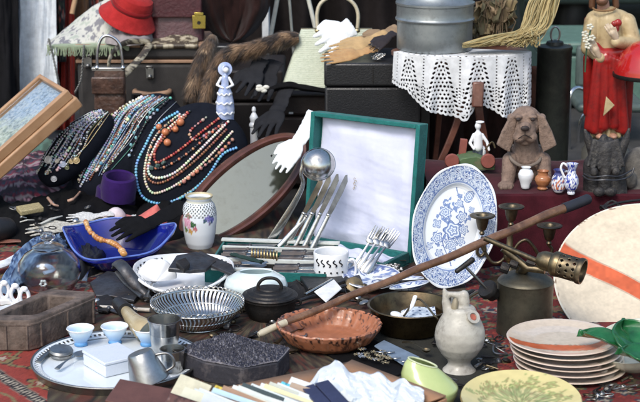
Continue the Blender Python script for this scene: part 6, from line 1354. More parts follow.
# wooden trough box
def wbox():
    A = W(-6, 352); Bq = W(100, 318); xd = (Bq-A); c = W(46, 332); k = K(c)
    # long axis from lower left to upper right (image), short axis leaning to the right edge
    p00 = W(-22, 352); p10 = W(34, 352); p11 = W(101, 322); p01 = W(50, 318)
    t = thing('wooden_box', 'old grey brown wooden box with open rectangular hollow at the left edge', 'box', c); m = mat('weathered_wood', (.16, .12, .098), .7, col2=(.06, .044, .036), scale=22, spots=(.05, .04, .034), sscale=45, samt=.7, bump=1.6, bs=70)
    cs = [p00, p10, p11, p01]; h = 32*k
    ctr = sum(cs, Vector())/4
    def inset(p, f): return ctr+(p-ctr)*f
    # bevelled outer corners: octagon-like outline
    O = []
    for i in range(4):
        p = cs[i]; q0 = cs[i-1]; q1 = cs[(i+1) % 4]; O += [p.lerp(q0, .08), p.lerp(q1, .08 if i % 2 else .10)]
    I = [inset(p, .62) for p in O]; I2 = [inset(p, .60) for p in O]
    vs = []; n = 8
    for p in O: vs.append(p+Vector((0, 0, .002)))
    for p in O: vs.append(p+Vector((0, 0, h)))
    for p in I: vs.append(p+Vector((0, 0, h)))
    for p in I2: vs.append(p+Vector((0, 0, .012)))
    fs = []
    for l in range(3):
        for i in range(n): j = (i+1) % n; fs.append((l*n+i, l*n+j, (l+1)*n+j, (l+1)*n+i))
    fs += [tuple(range(3*n, 4*n)), tuple(range(n))[::-1]]
    b = B().add(vs, fs); b.build('body', m, t, bevel=.003)
    q = B()
    for i in (1, 3, 5):
        p, w_ = O[i], O[(i+1) % 8]
        for f in (.04, .5, .96):
            s_ = p.lerp(w_, f); B().tube([s_+Vector((0, 0, .006)), s_+Vector((0, 0, h-.012))], .0035, 6).build('batten', m, t)
    r = B(); r.tube([inset(p, .985)+Vector((0, 0, h-.010)) for p in O], .003, 6, closed=True); r.build('moulding', m, t)
wbox()
# dark iron tools
def scrap(name, label, pts, th, m, cat, z=0.01, rz=0, tilt=(0, 0)):
    c = W(sum(p[0] for p in pts)/len(pts), sum(p[1] for p in pts)/len(pts), z=z); k = K(c)
    out = []
    for x, y in pts: w_ = W(x, y, z=z); out.append((w_.x-c.x, w_.y-c.y))
    return tag(B().prism(out, th, TR(c, *tilt, 0)).build(name, m, bevel=.002), label, cat)
scrap('iron_plate', 'rusty dark iron plate lying in front of the blue bowl', [(90, 285), (108, 276), (128, 280), (145, 291), (134, 302), (112, 297), (96, 296)], .008, STEELD, 'iron', tilt=(4, -3))
def plane_():
    c = W(128, 284, z=.02); t = thing('iron_bracket', 'curved dark iron bracket leaning on the iron plate', 'bracket', c)
    b = B(); P = spline([W(113, 268, z=.055), W(118, 263, z=.07), W(124, 268, z=.07), W(134, 281, z=.045), W(146, 294, z=.02)], 6); b.tube(P, [.006]*4+[.014]*(len(P)-8)+[.008]*4, 8, flat=.5, nrm=Vector((0, 0, 1))); b.build('blade', STEELD, t)
    b = B(); P = spline([W(116, 272, z=.05), W(126, 284, z=.03), W(142, 297, z=.02)], 5); b.tube(P, .005, 8); b.build('rib', STEELD, t)
plane_()
tag(B().tube([W(100, 307, z=.012), W(150, 310, z=.012)], .0045, 10).build('white_rod', mat('ivory_rod', (.6, .55, .48), .4)), 'thin ivory rod lying before the iron plate', 'rod')
b = B(); b.tube([W(118, 303, z=.04), W(126, 311, z=.045)], [.014, .017], 14); ob = b.build('black_rubber_bulb', BLACKL); tag(ob, 'black rubber bulb attached at the ivory horn', 'bulb')
tag(B().tube(spline([W(126, 311, z=.045), W(133, 320, z=.045), W(141, 327, z=.045), W(146, 331, z=.04)], 5), [.011+.001*i for i in range(16)], 16).build('ivory_horn', mat('ivory', (.45, .37, .22), .3, col2=(.34, .27, .15), scale=30, coat=.3)), 'yellowish ivory horn standing behind the blue cups', 'horn')
# lattice basket white
def lattice():
    c = W(184, 289); k = K(c); t = thing('lattice_basket', 'white porcelain basket with pierced lattice sides, dark iron lying in it', 'basket', c)
    prof = lambda v: (30+18*v**.8, 3+13*v)
    def fn(u, v):
        r, z = prof(v); a = u*2*PI; z += 6*abs(math.cos(a))**2*v; return c+Vector((r*k*math.cos(a)*1.02, r*k*1.35*math.sin(a), z*k/.95))
    def keep(u, v):
        if v < .25 or v > .88 or abs(math.cos(u*2*PI)) < .55: return True
        a = (u*34+v*2.4) % 1; b_ = (u*34-v*2.4) % 1; front = abs((u-.75)); 
        return a < .30 or b_ < .30 or front < .09
    B().grid(fn, 340, 34, cu=True, keep=keep).build('lattice_wall', PORC, t, solid=.003, ang=2)
    B().tube([fn(i/80, 1) for i in range(80)], 1.4*k, 8, closed=True).build('rim', PORC, t)
    B().lathe([(0, 2*k), (30*k, 2*k), (32*k, 4*k), (0, 4.5*k)], Matrix.Translation(c) @ Matrix.Diagonal((1, 1.35, 1, 1)), 50).build('base', PORC, t)
    # scalloped upright end at left
    e = B()
    def sc_(u, v): a = PI*(v)*1.0; r = 19*(1+.06*abs(math.sin(a*4))); return c+Vector(((-26+r*math.cos(a)*u*1.0)*k, (-.03+.022*u*u+.0015*math.cos(a*8)*u), (12+r*1.05*math.sin(a)*u)*k))
    e.grid(sc_, 16, 96); e.build('scalloped_handle', PORC, t, solid=.004, ang=2)
lattice()
scrap('iron_scrap', 'dark iron scrap lying across the white lattice basket', [(168, 272), (176, 262), (196, 258), (216, 263), (206, 270), (190, 272)], .010, STEELD, 'iron', z=.065, tilt=(6, 5))
scrap('iron_strip', 'long dark iron blade lying on the basket towards the floral vase', [(190, 262), (200, 256), (232, 266), (236, 276), (222, 272)], .008, STEELD, 'iron', z=.06, tilt=(0, 6))
scrap('small_iron_hook', 'small dark iron hook lying on the scalloped end of the basket', [(176, 266), (186, 262), (190, 268), (184, 274)], .012, IRON, 'hook', z=.075)
# white globe bowl
c = W(256, 302); k = K(c); t = thing('white_globe_bowl', 'round white glass bowl with pinched mouth, behind the cast iron pot', 'bowl', c)
B().lathe(pp([(0, 0), (18, 0), (26, 4), (31, 11), (32, 17), (29, 24), (20, 29), (17, 30), (16, 29), (26, 23), (29, 17), (28, 10), (0, 3)], k), TR(c, -7), 72, sub=3).build('body', mat('opal_glass', (.68, .78, .78), .12, coat=.4, col2=(.62, .72, .73), scale=20, spots=(.4, .45, .46), sscale=40, samt=.25), t)
# cast iron pot
def pot():
    c = W(270, 319); k = K(c); t = thing('cast_iron_pot', 'small black cast iron pot with ring handled lid, between silver basket and pie dish', 'pot', c)
    B().lathe(pp([(0, 0), (17, 0), (21, 3), (25, 10), (26, 20), (27, 21), (27, 22.5), (24, 22.5), (23, 20), (0, 4)], k), Matrix.Translation(c), 72, sub=2).build('body', IRON, t)
    B().lathe(pp([(27.2, 22.6), (28, 24), (27, 25.4), (24, 26), (23, 27.5), (18, 28.4), (17, 29.6), (11, 30.2), (10, 31.4), (0, 32), (0, 24), (26, 22.6)], k), Matrix.Translation(c), 72, sub=2).build('lid', IRON, t)
    h = lambda x, z: c+Vector((x*k, 0, z*k/.955)); B().tube(spline([h(-11, 29), h(-11.5, 34), h(-7, 39.5), h(0, 41), h(7, 39.5), h(11.5, 34), h(11, 29)], 8), 1.7*k, 12).build('lid_handle', IRON, t)
    for s in (-1, 1): B().tube(spline([h(s*25, 19), h(s*30, 19), h(s*30, 15), h(s*25, 14)], 6), 1.5*k, 8).build('side_handle', IRON, t)
pot()
# silver filigree basket
def filigree():
    c = W(198, 327); k = K(c); t = thing('silver_wire_basket', 'round silver basket of curved open wirework, left of the cast iron pot', 'basket', c); n = 64
    r = B()
    for i in range(n):
        a0 = i*2*PI/n
        P = [c+Vector((rr*k*math.cos(a0+tw), rr*k*1.0*math.sin(a0+tw), z*k)) for rr, z, tw in ((25, 4, 0), (31, 7, .05), (36, 13, .12), (42, 19, .16), (45, 24, .14))]
        r.tube(spline(P, 4), 1.45*k, 6, flat=.5)
    r.build('wirework', SILVER, t)
    B().tube([c+Vector((45.6*k*math.cos(a), 45.6*k*math.sin(a), 24.5*k)) for a in [i*PI/60 for i in range(120)]], 1.5*k, 8, closed=True).build('rim', SILVER, t)
    B().tube([c+Vector((36.5*k*math.cos(a), 36.5*k*math.sin(a), 13.3*k)) for a in [i*PI/60 for i in range(120)]], .9*k, 8, closed=True).build('wire_band', SILVER, t)
    B().lathe([(0, 2.5*k), (20*k, 2.5*k), (25.5*k, 4.4*k), (26*k, 3*k), (22*k, 0), (0, 1*k)], Matrix.Translation(c), 60, sub=2).build('base', SILVER, t)
    lp = B()
    for i in range(56):
        a = i*2*PI/56; p = c+Vector((46.5*k*math.cos(a), 46.5*k*math.sin(a), 26.5*k)); d = Vector((-math.sin(a), math.cos(a), 0)); lp.tube([p+d*2.4*k*math.cos(b_)+Vector((0, 0, 2*k*math.sin(b_))) for b_ in [j*PI/5 for j in range(10)]], .55*k, 5, closed=True)
    lp.build('looped_edge', SILVER, t)
filigree()
# pie dish
def pie():
    c = W(329, 342.5, z=.009); k = K(c); t = thing('pie_dish', 'reddish brown fluted earthenware dish with chipped rim, in the centre foreground', 'dish', c)
    def fn(u, v):
        pr = [(0, 3), (30, 3.2), (38, 5), (45, 12), (49, 18.5), (52, 20.5), (53, 19), (51, 15), (44, 5), (36, 0), (0, 0)]; i = v*10; j = min(9, int(i+1e-6)); f = i-j; r = pr[j][0]*(1-f)+pr[j+1][0]*f; z = pr[j][1]*(1-f)+pr[j+1][1]*f
        a = u*2*PI; fl = math.cos(a*30); w = max(0, min(1, (r-30)/12)); r *= 1+.008*fl*w; ch = .8*(n1(math.cos(a)*7+9, math.sin(a)*7, 5)-.5)*w*4
        return c+Vector((r*k*math.cos(a)*1.0, r*k*math.sin(a)*.92, (z+ch*.5)*k/.95))
    def col(uv, co):
        d = (co-np.array(tuple(c)))/k; a = np.arctan2(d[:, 1], d[:, 0]); r = np.hypot(d[:, 0], d[:, 1]/.92); C = np.zeros((len(co), 3))+(.36, .135, .065); C *= (.75+.5*fbm(d[:, 0]*.2, d[:, 1]*.2, 4))[:, None]
        n = fbm(a*14, r*.35, 7); C[(n > .66) & (r > 40)] = (.12, .05, .03); C[(vn(a*20, r*.5, 9) > .86) & (r > 34)] = (.38, .17, .10); C[(r > 50.5)] = C[(r > 50.5)]*.9+np.array((.08, .04, .03)); C[(r > 50) & (vn(a*30, r*.2, 3) > .62)] = (.04, .02, .015); return C
    B().grid(fn, 240, 60, cu=True).build('body', mat('glazed_earthenware', vcol=True, rough=.34, coat=.2, bump=.25, bs=120), t, colf=col, ang=3)
pie()
# floral mug
def mug():
    c = W(331, 285); k = K(c); t = thing('white_mug', 'white mug with black scroll decoration standing right of the white globe bowl', 'mug', c)
    B().lathe(pp([(0, 0), (16, 0), (17, 1), (17.6, 33), (17, 34), (16, 33), (15.6, 3), (0, 2)], k), Matrix.Translation(c), 64, sub=3).build('body', PORC, t)
    h = lambda x, z: c+Vector((x*k, -.006, z*k/.955)); B().tube(spline([h(16, 25), h(22, 26), h(24.5, 20), h(24, 12), h(20, 6), h(15.5, 6)], 8), 2.4*k, 12, flat=.6).build('handle', PORC, t)
    q = B()
    for i, a in enumerate((-.85, -.5, -.15, .2, .55)):
        for zz, s in ((25, 1),):
            pts = []
            for j in range(15):
                u = j/14; x = 1.9*math.sin(u*6.1+.3)*(1.2-.5*u)*s; y = -6+12*u; an = a+x/17.8; pts.append(c+Vector((17.9*k*math.sin(an), -17.9*k*math.cos(an), (zz+y*.55+1)*k/.955)))
            q.tube(pts, .62*k, 6)
            an = a+.14; q.ell(c+Vector((17.8*k*math.sin(an), -17.8*k*math.cos(an), (zz-8)*k/.955)), 1.0*k, seg=8, rings=6)
    q.build('scroll_decoration', mat('black_enamel', (.01, .01, .012), .3), t)
mug()
# black box with chrome bars right of tray
scrap('black_leather_wallet', 'folded black leather wallet lying in front of the white mug', [(300, 288), (318, 276), (338, 282), (350, 290), (330, 298), (308, 300)], .028, BLACKL, 'wallet', z=.004, tilt=(0, 0))
tag(B().tube([W(305, 294, z=.038), W(332, 279, z=.04)], .0035, 8, flat=.5).build('silver_pen', SILVER), 'slim silver pen lying on the black wallet', 'pen')
scrap('black_stand', 'black pointed leather case behind the gold watch', [(336, 288), (346, 270), (356, 276), (362, 290)], .024, BLACKL, 'case', z=.004)
scrap('white_folded_card', 'curled white card in front of the mug', [(314, 292), (334, 284), (342, 290), (326, 299)], .003, mat('white_card'), 'card', z=.034, tilt=(10, 0))
b = B(); c = W(354, 286, z=.02); k = K(c); b.lathe([(0, -3*k), (8*k, -3*k), (10*k, 0), (8.5*k, 3*k), (0, 4*k)], TR(c, 50, 0, 10), 36); tag(b.build('brass_jingle', BRASS), 'round tarnished brass box lying beside the cane', 'box')
tag(B().tube(spline([W(238, 303, z=.02), W(270, 306, z=.03), W(300, 300, z=.02), W(346, 285, z=.04)], 6), .006, 10, flat=.5).build('black_strap', BLACKL), 'long black leather strap running in front of the wallet', 'strap')
# saucers under cane
def saucer(px, py, r, z, label, seed, rx=6, ry=0, cols=((.1, .14, .32), (.2, .27, .48))):
    c = W(px, py, z=z); k = K(c)
    M = TR(c, rx, ry, seed*20); Mv = np.array(M.inverted())
    def col(uv, co):
        h = np.c_[co, np.ones(len(co))] @ Mv.T/k; x, y = h[:, 0], h[:, 1]; C = np.zeros((len(co), 3))+(.74, .78, .82); rr = np.hypot(x, y)/r
        C[(fbm(x*.18, y*.18, seed) > .55) & (rr < .9)] = cols[1]; C[(fbm(x*.3, y*.3, seed+3) > .62) & (rr < .94)] = cols[0]; C[np.abs(rr-.93) < .02] = cols[0]; return C
    tag(B().lathe([(a*r*k, b_*k) for a, b_ in [(0, 0), (.5, 0), (.6, 1), (1, 5), (.98, 6), (.6, 2.4), (0, 1.4)]], M, 90, sub=6).build('patterned_saucer', VC_GL, colf=col, ang=1), label, 'saucer', 'blue patterned saucers')
saucer(372, 281, 30, .02, 'blue patterned saucer lying between brass box and cane', 3, rx=4, ry=-6)
saucer(398, 283, 26, .035, 'blue patterned saucer nearest to the platter, under the cane', 7, rx=10, ry=8)
saucer(410, 290, 20, .055, 'small blue patterned saucer on top, above the frying pan', 12, rx=14, ry=-4)
b = B(); c = W(349, 268, z=.03); k = K(c); b.lathe([(0, 5*k), (6*k, 4*k), (10*k, 1*k), (12*k, 0), (11*k, -1*k), (0, -2*k)], TR(c, 24, -10, 0), 40, sub=2); tag(b.build('silver_tea_strainer', SILVER), 'silver domed spoon bowl lying right of the white mug', 'spoon')
rb_ = B(); rnd = random.Random(12)
for i in range(150):
    u = rnd.random(); p = W(352+48*u+rnd.uniform(-3, 3), 262+6*u+rnd.uniform(-3.5, 3.5), z=.032); rb_.ell(p, (rnd.uniform(.002, .004), rnd.uniform(.002, .003), .002), seg=6, rings=5, col=rnd.choice([(.05, .05, .05), (.5, .5, .48), (.2, .18, .16), (.7, .7, .7)]))
tag(rb_.build('sequin_band', VC_BEAD, usec=True), 'narrow band of black and silver sequins along the front of the cutlery case', 'band')
# frying pan
def pan():
    c = W(410, 330, z=.006); k = K(c); t = thing('brass_pan', 'dark brass frying pan behind the white pitcher, blue tiles and a white spoon in it', 'pan', c)
    m = mat('pan_brass', (.20, .15, .085), .35, 1, col2=(.08, .06, .04), scale=25, spots=(.04, .03, .025), sscale=60)
    B().lathe([(r*k, z*k) for r, z in [(0, 0), (30, 0), (34, 3), (40, 22), (42, 26), (43, 26.6), (42.6, 27.6), (40.6, 27), (38.6, 22), (32.6, 4), (29, 1.6), (0, 1.6)]], Matrix.Translation(c), 96, sub=2).build('body', m, t)
    B().tube(spline([c+Vector((38*k, .02, 24*k)), c+Vector((52*k, .05, 26*k)), c+Vector((66*k, .09, 28*k))], 6), 3*k, 10, flat=.4).build('handle', IRON, t)
    def col(uv, co):
        x = (co[:, 0]-c.x)/k; y = (co[:, 1]-c.y)/k; C = np.zeros((len(co), 3))+(.6, .68, .76); n = np.hypot((x % 7)-3.5, (y % 9)-4.5); C[n < 1.4] = (.06, .1, .2); C[(np.abs((y % 18)-9) < .6)] = (.3, .4, .55); return C
    o = B().grid(lambda u, v: c+Vector(((-8+34*u)*k, (-22+46*v)*k, (9+7*u+3*v+2*math.sin(u*5))*k)), 90, 90).build('spotted_cloth', VC_MAT, colf=col, solid=.003, ang=3); tag(o, 'pale blue cloth with dark dots lying inside the brass pan', 'cloth')
    s = thing('white_spoon', 'white porcelain spoon standing out of the brass pan', 'spoon', c+Vector((0, 0, .03))); w_ = c+Vector((-2*k, -.02, 22*k))
    B().ell(w_+Vector((-11*k, 0, -4*k)), (8*k, 6*k, 4*k), M=Matrix.Rotation(.4, 3, 'Y')).build('bowl', PORC, s); B().tube(spline([w_+Vector((-8*k, 0, -3*k)), w_+Vector((2*k, .01, 3*k)), w_+Vector((7*k, .03, 12*k))], 6), 2.6*k, 10, flat=.6).build('handle', PORC, s)
    tag(B().tube(spline([W(404, 316, z=.05), W(418, 299, z=.07), W(434, 315, z=.07), W(440, 323, z=.05)], 6), .0022, 8).build('bent_wire', BRASS), 'thin bent brass wire looping over the brass pan', 'wire')
pan()
# cane
def cane():
    t = thing('walking_cane', 'long brown wooden cane laid diagonally across the wares, dark tip at upper right', 'cane', W(262, 337, z=.01))
    a = W(262, 333, z=.035); e = W(588, 199, Y=3.50); pts = []
    n = 60; k = K(a)
    for i in range(n+1):
        u = i/n; p = a.lerp(e, u); p += Vector((0, 0, .0015*math.sin(u*9)+.0012*math.sin(u*31))); pts.append(p)
    L = lambda u: (3.3+2.1*u)*k*(1+.05*math.sin(u*60)*math.sin(u*17))
    f = lambda a0, a1: [pts[int(a0*n)+j] for j in range(int(a1*n)-int(a0*n)+1)]
    wood = mat('cane_wood', (.19, .10, .055), .3, col2=(.08, .04, .024), scale=30, coat=.3, spots=(.32, .2, .13), sscale=50, samt=.5, bump=.5, bs=60)
    S = f(.06, .92); B().tube(S, [L(.06+.86*i/len(S)) for i in range(len(S))], 20).build('shaft', wood, t)
    S = f(0, .07); B().tube([S[0]+(S[0]-S[1])*.6]+S, [2.4*k]+[3.7*k]*len(S), 20).build('ivory_handle', mat('ivory_pale', (.58, .52, .38), .3, coat=.3), t)
    S = f(.92, 1); B().tube(S+[S[-1]+(S[-1]-S[-2])*.3], [6*k]*len(S)+[4.4*k], 20).build('rubber_tip', mat('dark_rubber', (.022, .024, .032), .5), t)
cane()
# black brooch trays
def brooches():
    A = [(300, 352), (352, 341), (404, 360), (398, 384), (340, 366)]
    sc1 = scrap('black_display_tray', 'black velvet tray holding gold filigree brooches behind the cardboard box', [(318, 352), (360, 336), (404, 356), (412, 372), (396, 378), (346, 366)], .006, BLACKF, 'tray', z=.003)
    rnd = random.Random(8)
    for i in range(26):
        x = 352+rnd.random()*40; y = 346+(x-352)*.30+rnd.uniform(-5, 8); c = W(x, y, z=.02); b = B(); n = rnd.choice((5, 6, 7)); r = rnd.uniform(.005, .009)
        for j in range(n): a = j*2*PI/n; b.tube([c+Vector((math.cos(a)*r*.2, math.sin(a)*r*.2, 0)), c+Vector((math.cos(a)*r, math.sin(a)*r, .001)), c+Vector((math.cos(a+.5)*r*1.1, math.sin(a+.5)*r*1.1, 0))], .0009, 5)
        b.ell(c, r*.25, seg=8, rings=6); tag(b.build('filigree_brooch', mat('dull_gold', (.42, .35, .22), .35, .9) if i % 3 else SILVER), 'filigree brooch pinned on the black velvet tray', 'brooch', 'filigree brooches on the black tray')
    scrap('slate_blue_card', 'grey blue jewellery card with silver brooches behind the black tray', [(374, 348), (384, 343), (420, 358), (412, 370)], .004, mat('slate_blue', (.18, .24, .32), .6), 'card', z=.016, tilt=(3, 0))
    for i, (x, y) in enumerate(((381, 352), (390, 352), (396, 358), (404, 361))):
        c = W(x, y, z=.024); b = B(); b.ell(c, (.007, .004, .002), seg=12); b.tube([c+Vector((-.010, .002, 0)), c+Vector((.010, -.002, .001))], .0012, 6); tag(b.build('silver_brooch', SILVER), 'slim silver brooch on the grey blue card', 'brooch', 'silver brooches on the grey blue card')
brooches()
# small dark clutter on the carpet
rnd = random.Random(21)
spots = [(306, 346), (314, 352), (300, 340), (440, 345), (446, 352), (480, 368), (486, 362), (492, 372), (500, 352), (478, 330), (486, 340), (612, 390), (596, 392), (628, 384), (450, 384), (458, 388), (290, 352), (372, 340), (240, 306), (246, 312), (150, 300), (156, 306), (146, 296)]
for i, (x, y) in enumerate(spots):
    c = W(x, y, z=.006); b = B(); P = [c+Vector((rnd.uniform(-.016, .016), rnd.uniform(-.02, .02), rnd.uniform(0, .012))) for _ in range(5)]; b.tube(spline(P, 5), rnd.uniform(.0018, .004), 8, flat=rnd.uniform(.4, 1))
    tag(b.build('metal_trinket', [IRON, DBRASS, PEWTER][i % 3]), 'small dark twisted metal trinket lying loose on the carpet', 'trinket', 'loose dark trinkets on the carpet')
def rug(uv, co):
    n = fbm(co[:, 0]*60, co[:, 1]*60, 4); m = fbm(co[:, 0]*160, co[:, 1]*130, 9); C = np.zeros((len(co), 3))+(.045, .030, .022); C[n > .55] = (.09, .028, .020); C[m > .6] = (.09, .075, .045); C[m < .36] = (.012, .012, .012); return C
heap('brown_floor_cloth', 'worn dark brown patterned cloth spread under baskets, pot and pie dish', 'cloth', 262, 318, 400, 860, 2.2, VC_MAT, seed=51, colf=rug, nu=260)
heap('dark_olive_cloth', 'dark olive felt cloth lying under pan and pitcher', 'cloth', 415, 345, 150, 400, 2.6, fabric('dark_olive_felt', (.022, .022, .016)), seed=52, nu=90)
# pumice brush block
def block():
    m = mat('bristle_black', (.018, .018, .026), .55, col2=(.04, .042, .06), scale=90, bump=1.5, bs=200)
    o = [W(x, y, z=.045) for x, y in ((180, 352), (196, 342), (232, 334), (262, 342), (290, 349), (278, 362), (242, 368), (205, 362))]; c = sum(o, Vector())/8
    t = thing('slate_block', 'dark slate block with a rough grainy top, right of the silver cups', 'block', Vector((c.x, c.y, .002)))
    n = len(o); vs = [Vector((p.x, p.y, .003)) for p in o]+[p.copy() for p in o]; B().add(vs, [tuple(range(n))[::-1], tuple(range(n, 2*n))]+[(i, (i+1) % n, n+(i+1) % n, n+i) for i in range(n)]).build('body', mat('slate_grey', (.035, .035, .045), .6, spots=(.16, .14, .14), bump=.6, bs=100), t, bevel=.004)
    cc = sum((p for p in o), Vector())/n
    def fn(u, v):
        q = u*n; i = int(q) % n; f = q-int(q); p = cc.lerp(o[i].lerp(o[(i+1) % n], f), v); h = n1(p.x*210, p.y*210, 3); h2 = .5+.5*mn.noise(Vector((p.x*480, p.y*480, 3)))
        return (p.x, p.y, .0455+(.010*max(0, h-.3)+.007*h2*h2+.004*math.sin(p.x*60+p.y*40))*min(1, (1-v)*9+.15))
    def col(uv, co):
        n_ = vn(co[:, 0]*520, co[:, 1]*420, 5); C = np.zeros((len(co), 3))+(.022, .022, .034); C[n_ > .62] = (.06, .06, .085); C[n_ > .84] = (.17, .17, .2); C[uv[:, 1] > .97] = (.14, .13, .14); return C
    B().grid(fn, 420, 90, cu=True).build('rough_top', mat('rough_slate', vcol=True, rough=.45), t, colf=col, ang=.5)
block()
tag(B().prism([(-.028, -.016), (.0, -.024), (.03, -.006), (.026, .014), (-.004, .02), (-.026, .01)], .032, TR(W(274, 364, z=.004), 0, -5, 30)).build('faceted_stone', mat('brown_grey_stone', (.07, .06, .065), .35, spots=(.14, .11, .1), bump=.5), bevel=.005), 'small faceted brownish stone leaning against the slate block', 'stone')
# ================================================================ round tray with cups
def tray():
    c = W(117, 366, z=.004); k = K(c); R = 84*k; t = thing('round_tray', 'large round white tray with pierced silver rim, carrying cups and silverware', 'tray', c)
    B().lathe([(0, 2*k), (.86*R, 2*k), (.9*R, 3*k), (.9*R, 4*k), (.86*R, 4*k), (0, 3.6*k)], Matrix.Translation(c), 120).build('plate', mat('tray_enamel', (.72, .78, .82), .1, coat=.5, var=.02), t)
    def fn(u, v): a = u*2*PI; r = .885*R+.112*R*v; return c+Vector((r*math.cos(a), r*math.sin(a), (4.6+3.4*v**1.5)*k))
    def keep(u, v): return not (.35 < v < .72 and (u*96) % 1 < .55)
    B().grid(fn, 960, 18, cu=True, keep=keep).build('pierced_rim', mat('tray_enamel'), t, solid=.0016, ang=2)
    B().tube([c+Vector((R*math.cos(a), R*math.sin(a), 8.4*k)) for a in [i*PI/90 for i in range(180)]], 1.2*k, 8, closed=True).build('rolled_edge', PEWTER, t)
    B().lathe([(.9*R, 0), (.97*R, 0), (R, 7*k), (.99*R, 7.4*k), (.9*R, 2*k), (.9*R, 0)], Matrix.Translation(c), 120).build('side', PEWTER, t)
    return c, k, c.z+4.2*k
tc_, tkk, tz = tray()
def cup(px, py, lab, src=None):
    c = W(px, py, z=tz); k = K(c)
    if src: return dup(src, c, lab, rotz=random.uniform(0, 6))
    t = thing('blue_cup', lab, 'cup', c, 'small blue and white cups')
    def col(uv, co):
        z = (co[:, 2]-c.z)/k; C = np.zeros((len(co), 3)); w_ = np.clip((z-2)/13, 0, 1)[:, None]; C[:] = np.array((.10, .32, .66))*(1-w_)+np.array((.60, .74, .84))*w_; C[z > 15.5] = (.78, .82, .86); C[z < 2.4] = (.08, .25, .5); return C
    B().lathe(pp([(0, 0), (6.5, 0), (7, 1), (6, 3.5), (7.5, 6), (11, 11), (13, 16), (14, 17), (13.6, 17.6), (12, 16), (9.6, 10.6), (6, 6), (0, 5)], k), Matrix.Translation(c), 56, sub=3).build('body', VC_GL, t, colf=col, weld=True)
    return t
c1 = cup(81, 345, 'small blue and white cup nearest to the silver compact'); cup(115, 343, 'small blue and white cup in the middle of the three', c1); cup(147, 345, 'small blue and white cup behind the tilted mug', c1)
def compact():
    c = W(61, 355, z=tz+.004); k = K(c); t = thing('silver_compact', 'round silver powder compact lying on the tray behind the little spoon', 'compact', c); M = TR(c, 6, 4, 0)
    B().lathe([(0, 0), (11*k, 0), (12*k, 1.4*k), (12*k, 3.4*k), (0, 3.6*k)], M, 48).build('base', PEWTER, t); B().lathe([(0, 4*k), (12*k, 4*k), (12.2*k, 5*k), (11*k, 7*k), (0, 8*k)], M, 48).build('lid', PEWTER, t)
compact()
tag(B().tube(spline([W(38, 362, z=tz+.006), W(44, 356, z=tz+.006), W(52, 350, z=tz+.006)], 5), .006, 10, flat=.5).build('silver_clip', PEWTER), 'short silver sugar tong lying on the left edge of the tray', 'tongs')
def spoon(name, bowl, end, r, label, z, m=SILVER):
    a = W(*bowl, z=z+.006); e = W(*end, z=z+.003); d = (e-a).normalized(); k = K(a); t = thing(name, label, 'spoon', a); M = frame(a, d, Vector((-d.y, d.x, 0))); M3 = M.to_3x3()
    def fn(u, v): an = u*2*PI; rr = v if v < .5 else 1-v; rr *= 2; z_ = (-2.6+2.6*rr*rr)*k+(0 if v < .5 else .6*k); return M @ Vector((math.cos(an)*rr*r*1.3*k*(1-.1*math.cos(an)), math.sin(an)*rr*r*k, z_+2.2*k))
    B().grid(fn, 32, 16, cu=True).build('bowl', m, t)
    n = 8; P = [a.lerp(e, .12+.88*i/n)+Vector((0, 0, 2.2*k+.004*math.sin(i/n*PI))) for i in range(n+1)]; B().tube(P, [x*k for x in (1, .9, .9, 1, 1.1, 1.3, 1.8, 2.6, 3)], 10, flat=.35).build('handle', m, t)
spoon('small_spoon', (80, 356), (57, 371), 6.5, 'small pewter spoon lying on the left part of the round tray', tz, PEWTER)
def wbx():
    c = W(112, 367, z=tz); k = K(c); t = thing('frosted_box', 'frosted white plastic box with lid in the middle of the round tray', 'box', c); m = mat('frosted_plastic', (.66, .72, .80), .25, sub=0, var=.03)
    B().box((40*k, 40*k*1.15, 12*k), TR(c+Vector((0, 0, 6*k)), 0, 0, 36)).build('body', m, t, bevel=.002); B().box((41.4*k, 41.4*k*1.15, 3*k), TR(c+Vector((0, 0, 14*k)), 0, 0, 36)).build('lid', m, t, bevel=.0015)
wbx()
spoon('silver_brooch_pin', (88, 361), (99, 364), 2.6, 'tiny dark pin shaped spoon lying beside the frosted box', tz, STEELD)
def beaker(px, py, r, h, lab, m, name='silver_beaker', tilt=None):
    c = W(px, py, z=tz); k = K(c); t = thing(name, lab, 'cup', c); M = Matrix.Translation(c) if tilt is None else tilt(c, k)
    B().lathe([(x*r*k, z*h*k) for x, z in [(0, 0), (.8, 0), (.82, .03), (.8, .06), (.92, .55), (.93, .57), (.93, .60), (1, .95), (1.05, .97), (1.05, 1), (.98, 1), (.9, .6), (.76, .08), (0, .06)]], M, 56, sub=3).build('body', m, t); return t, M, k
beaker(165, 352, 16, 35, 'tall silver beaker with engraved band standing at the back of the tray', SILVER)
beaker(173, 371, 12.5, 24, 'small silver cup standing behind the tilted mug', SILVER, 'silver_cup')
tl = lambda c, k: Matrix.Translation(c+Vector((14*k, 0, 15*k))) @ Quaternion(Vector((0, 1, 0)), -1.15).to_matrix().to_4x4() @ Quaternion(Vector((1, 0, 0)), .35).to_matrix().to_4x4() @ Matrix.Translation((0, 0, -14*k))
MUGM = mat('galvanised', (.42, .43, .43), .34, 1, spots=(.2, .2, .19), sscale=30, samt=.5, bump=.3, bs=50)
def tmug():
    c = W(150, 384, z=tz); k = K(c); t = thing('tilted_metal_mug', 'galvanised metal mug tipped upside down on the front of the tray', 'mug', c)
    M = TR(c+Vector((0, 0, 3*k)), -10, -16, 20)
    B().lathe([(r*k, z*k) for r, z in [(20, 0), (20.6, .8), (20.4, 2), (13, 30), (12, 31.4), (0, 32), (0, 30), (12, 29.6), (19.4, 1)]], M, 56, sub=3).build('body', MUGM, t)
    h = lambda x, z: M @ Vector((x*k, -.3*x*k, z*k)); B().tube(spline([h(19, 5), h(27, 8), h(28, 16), h(24, 22), h(14, 24)], 8), 1.4*k, 10).build('handle', PEWTER, t)
tmug()
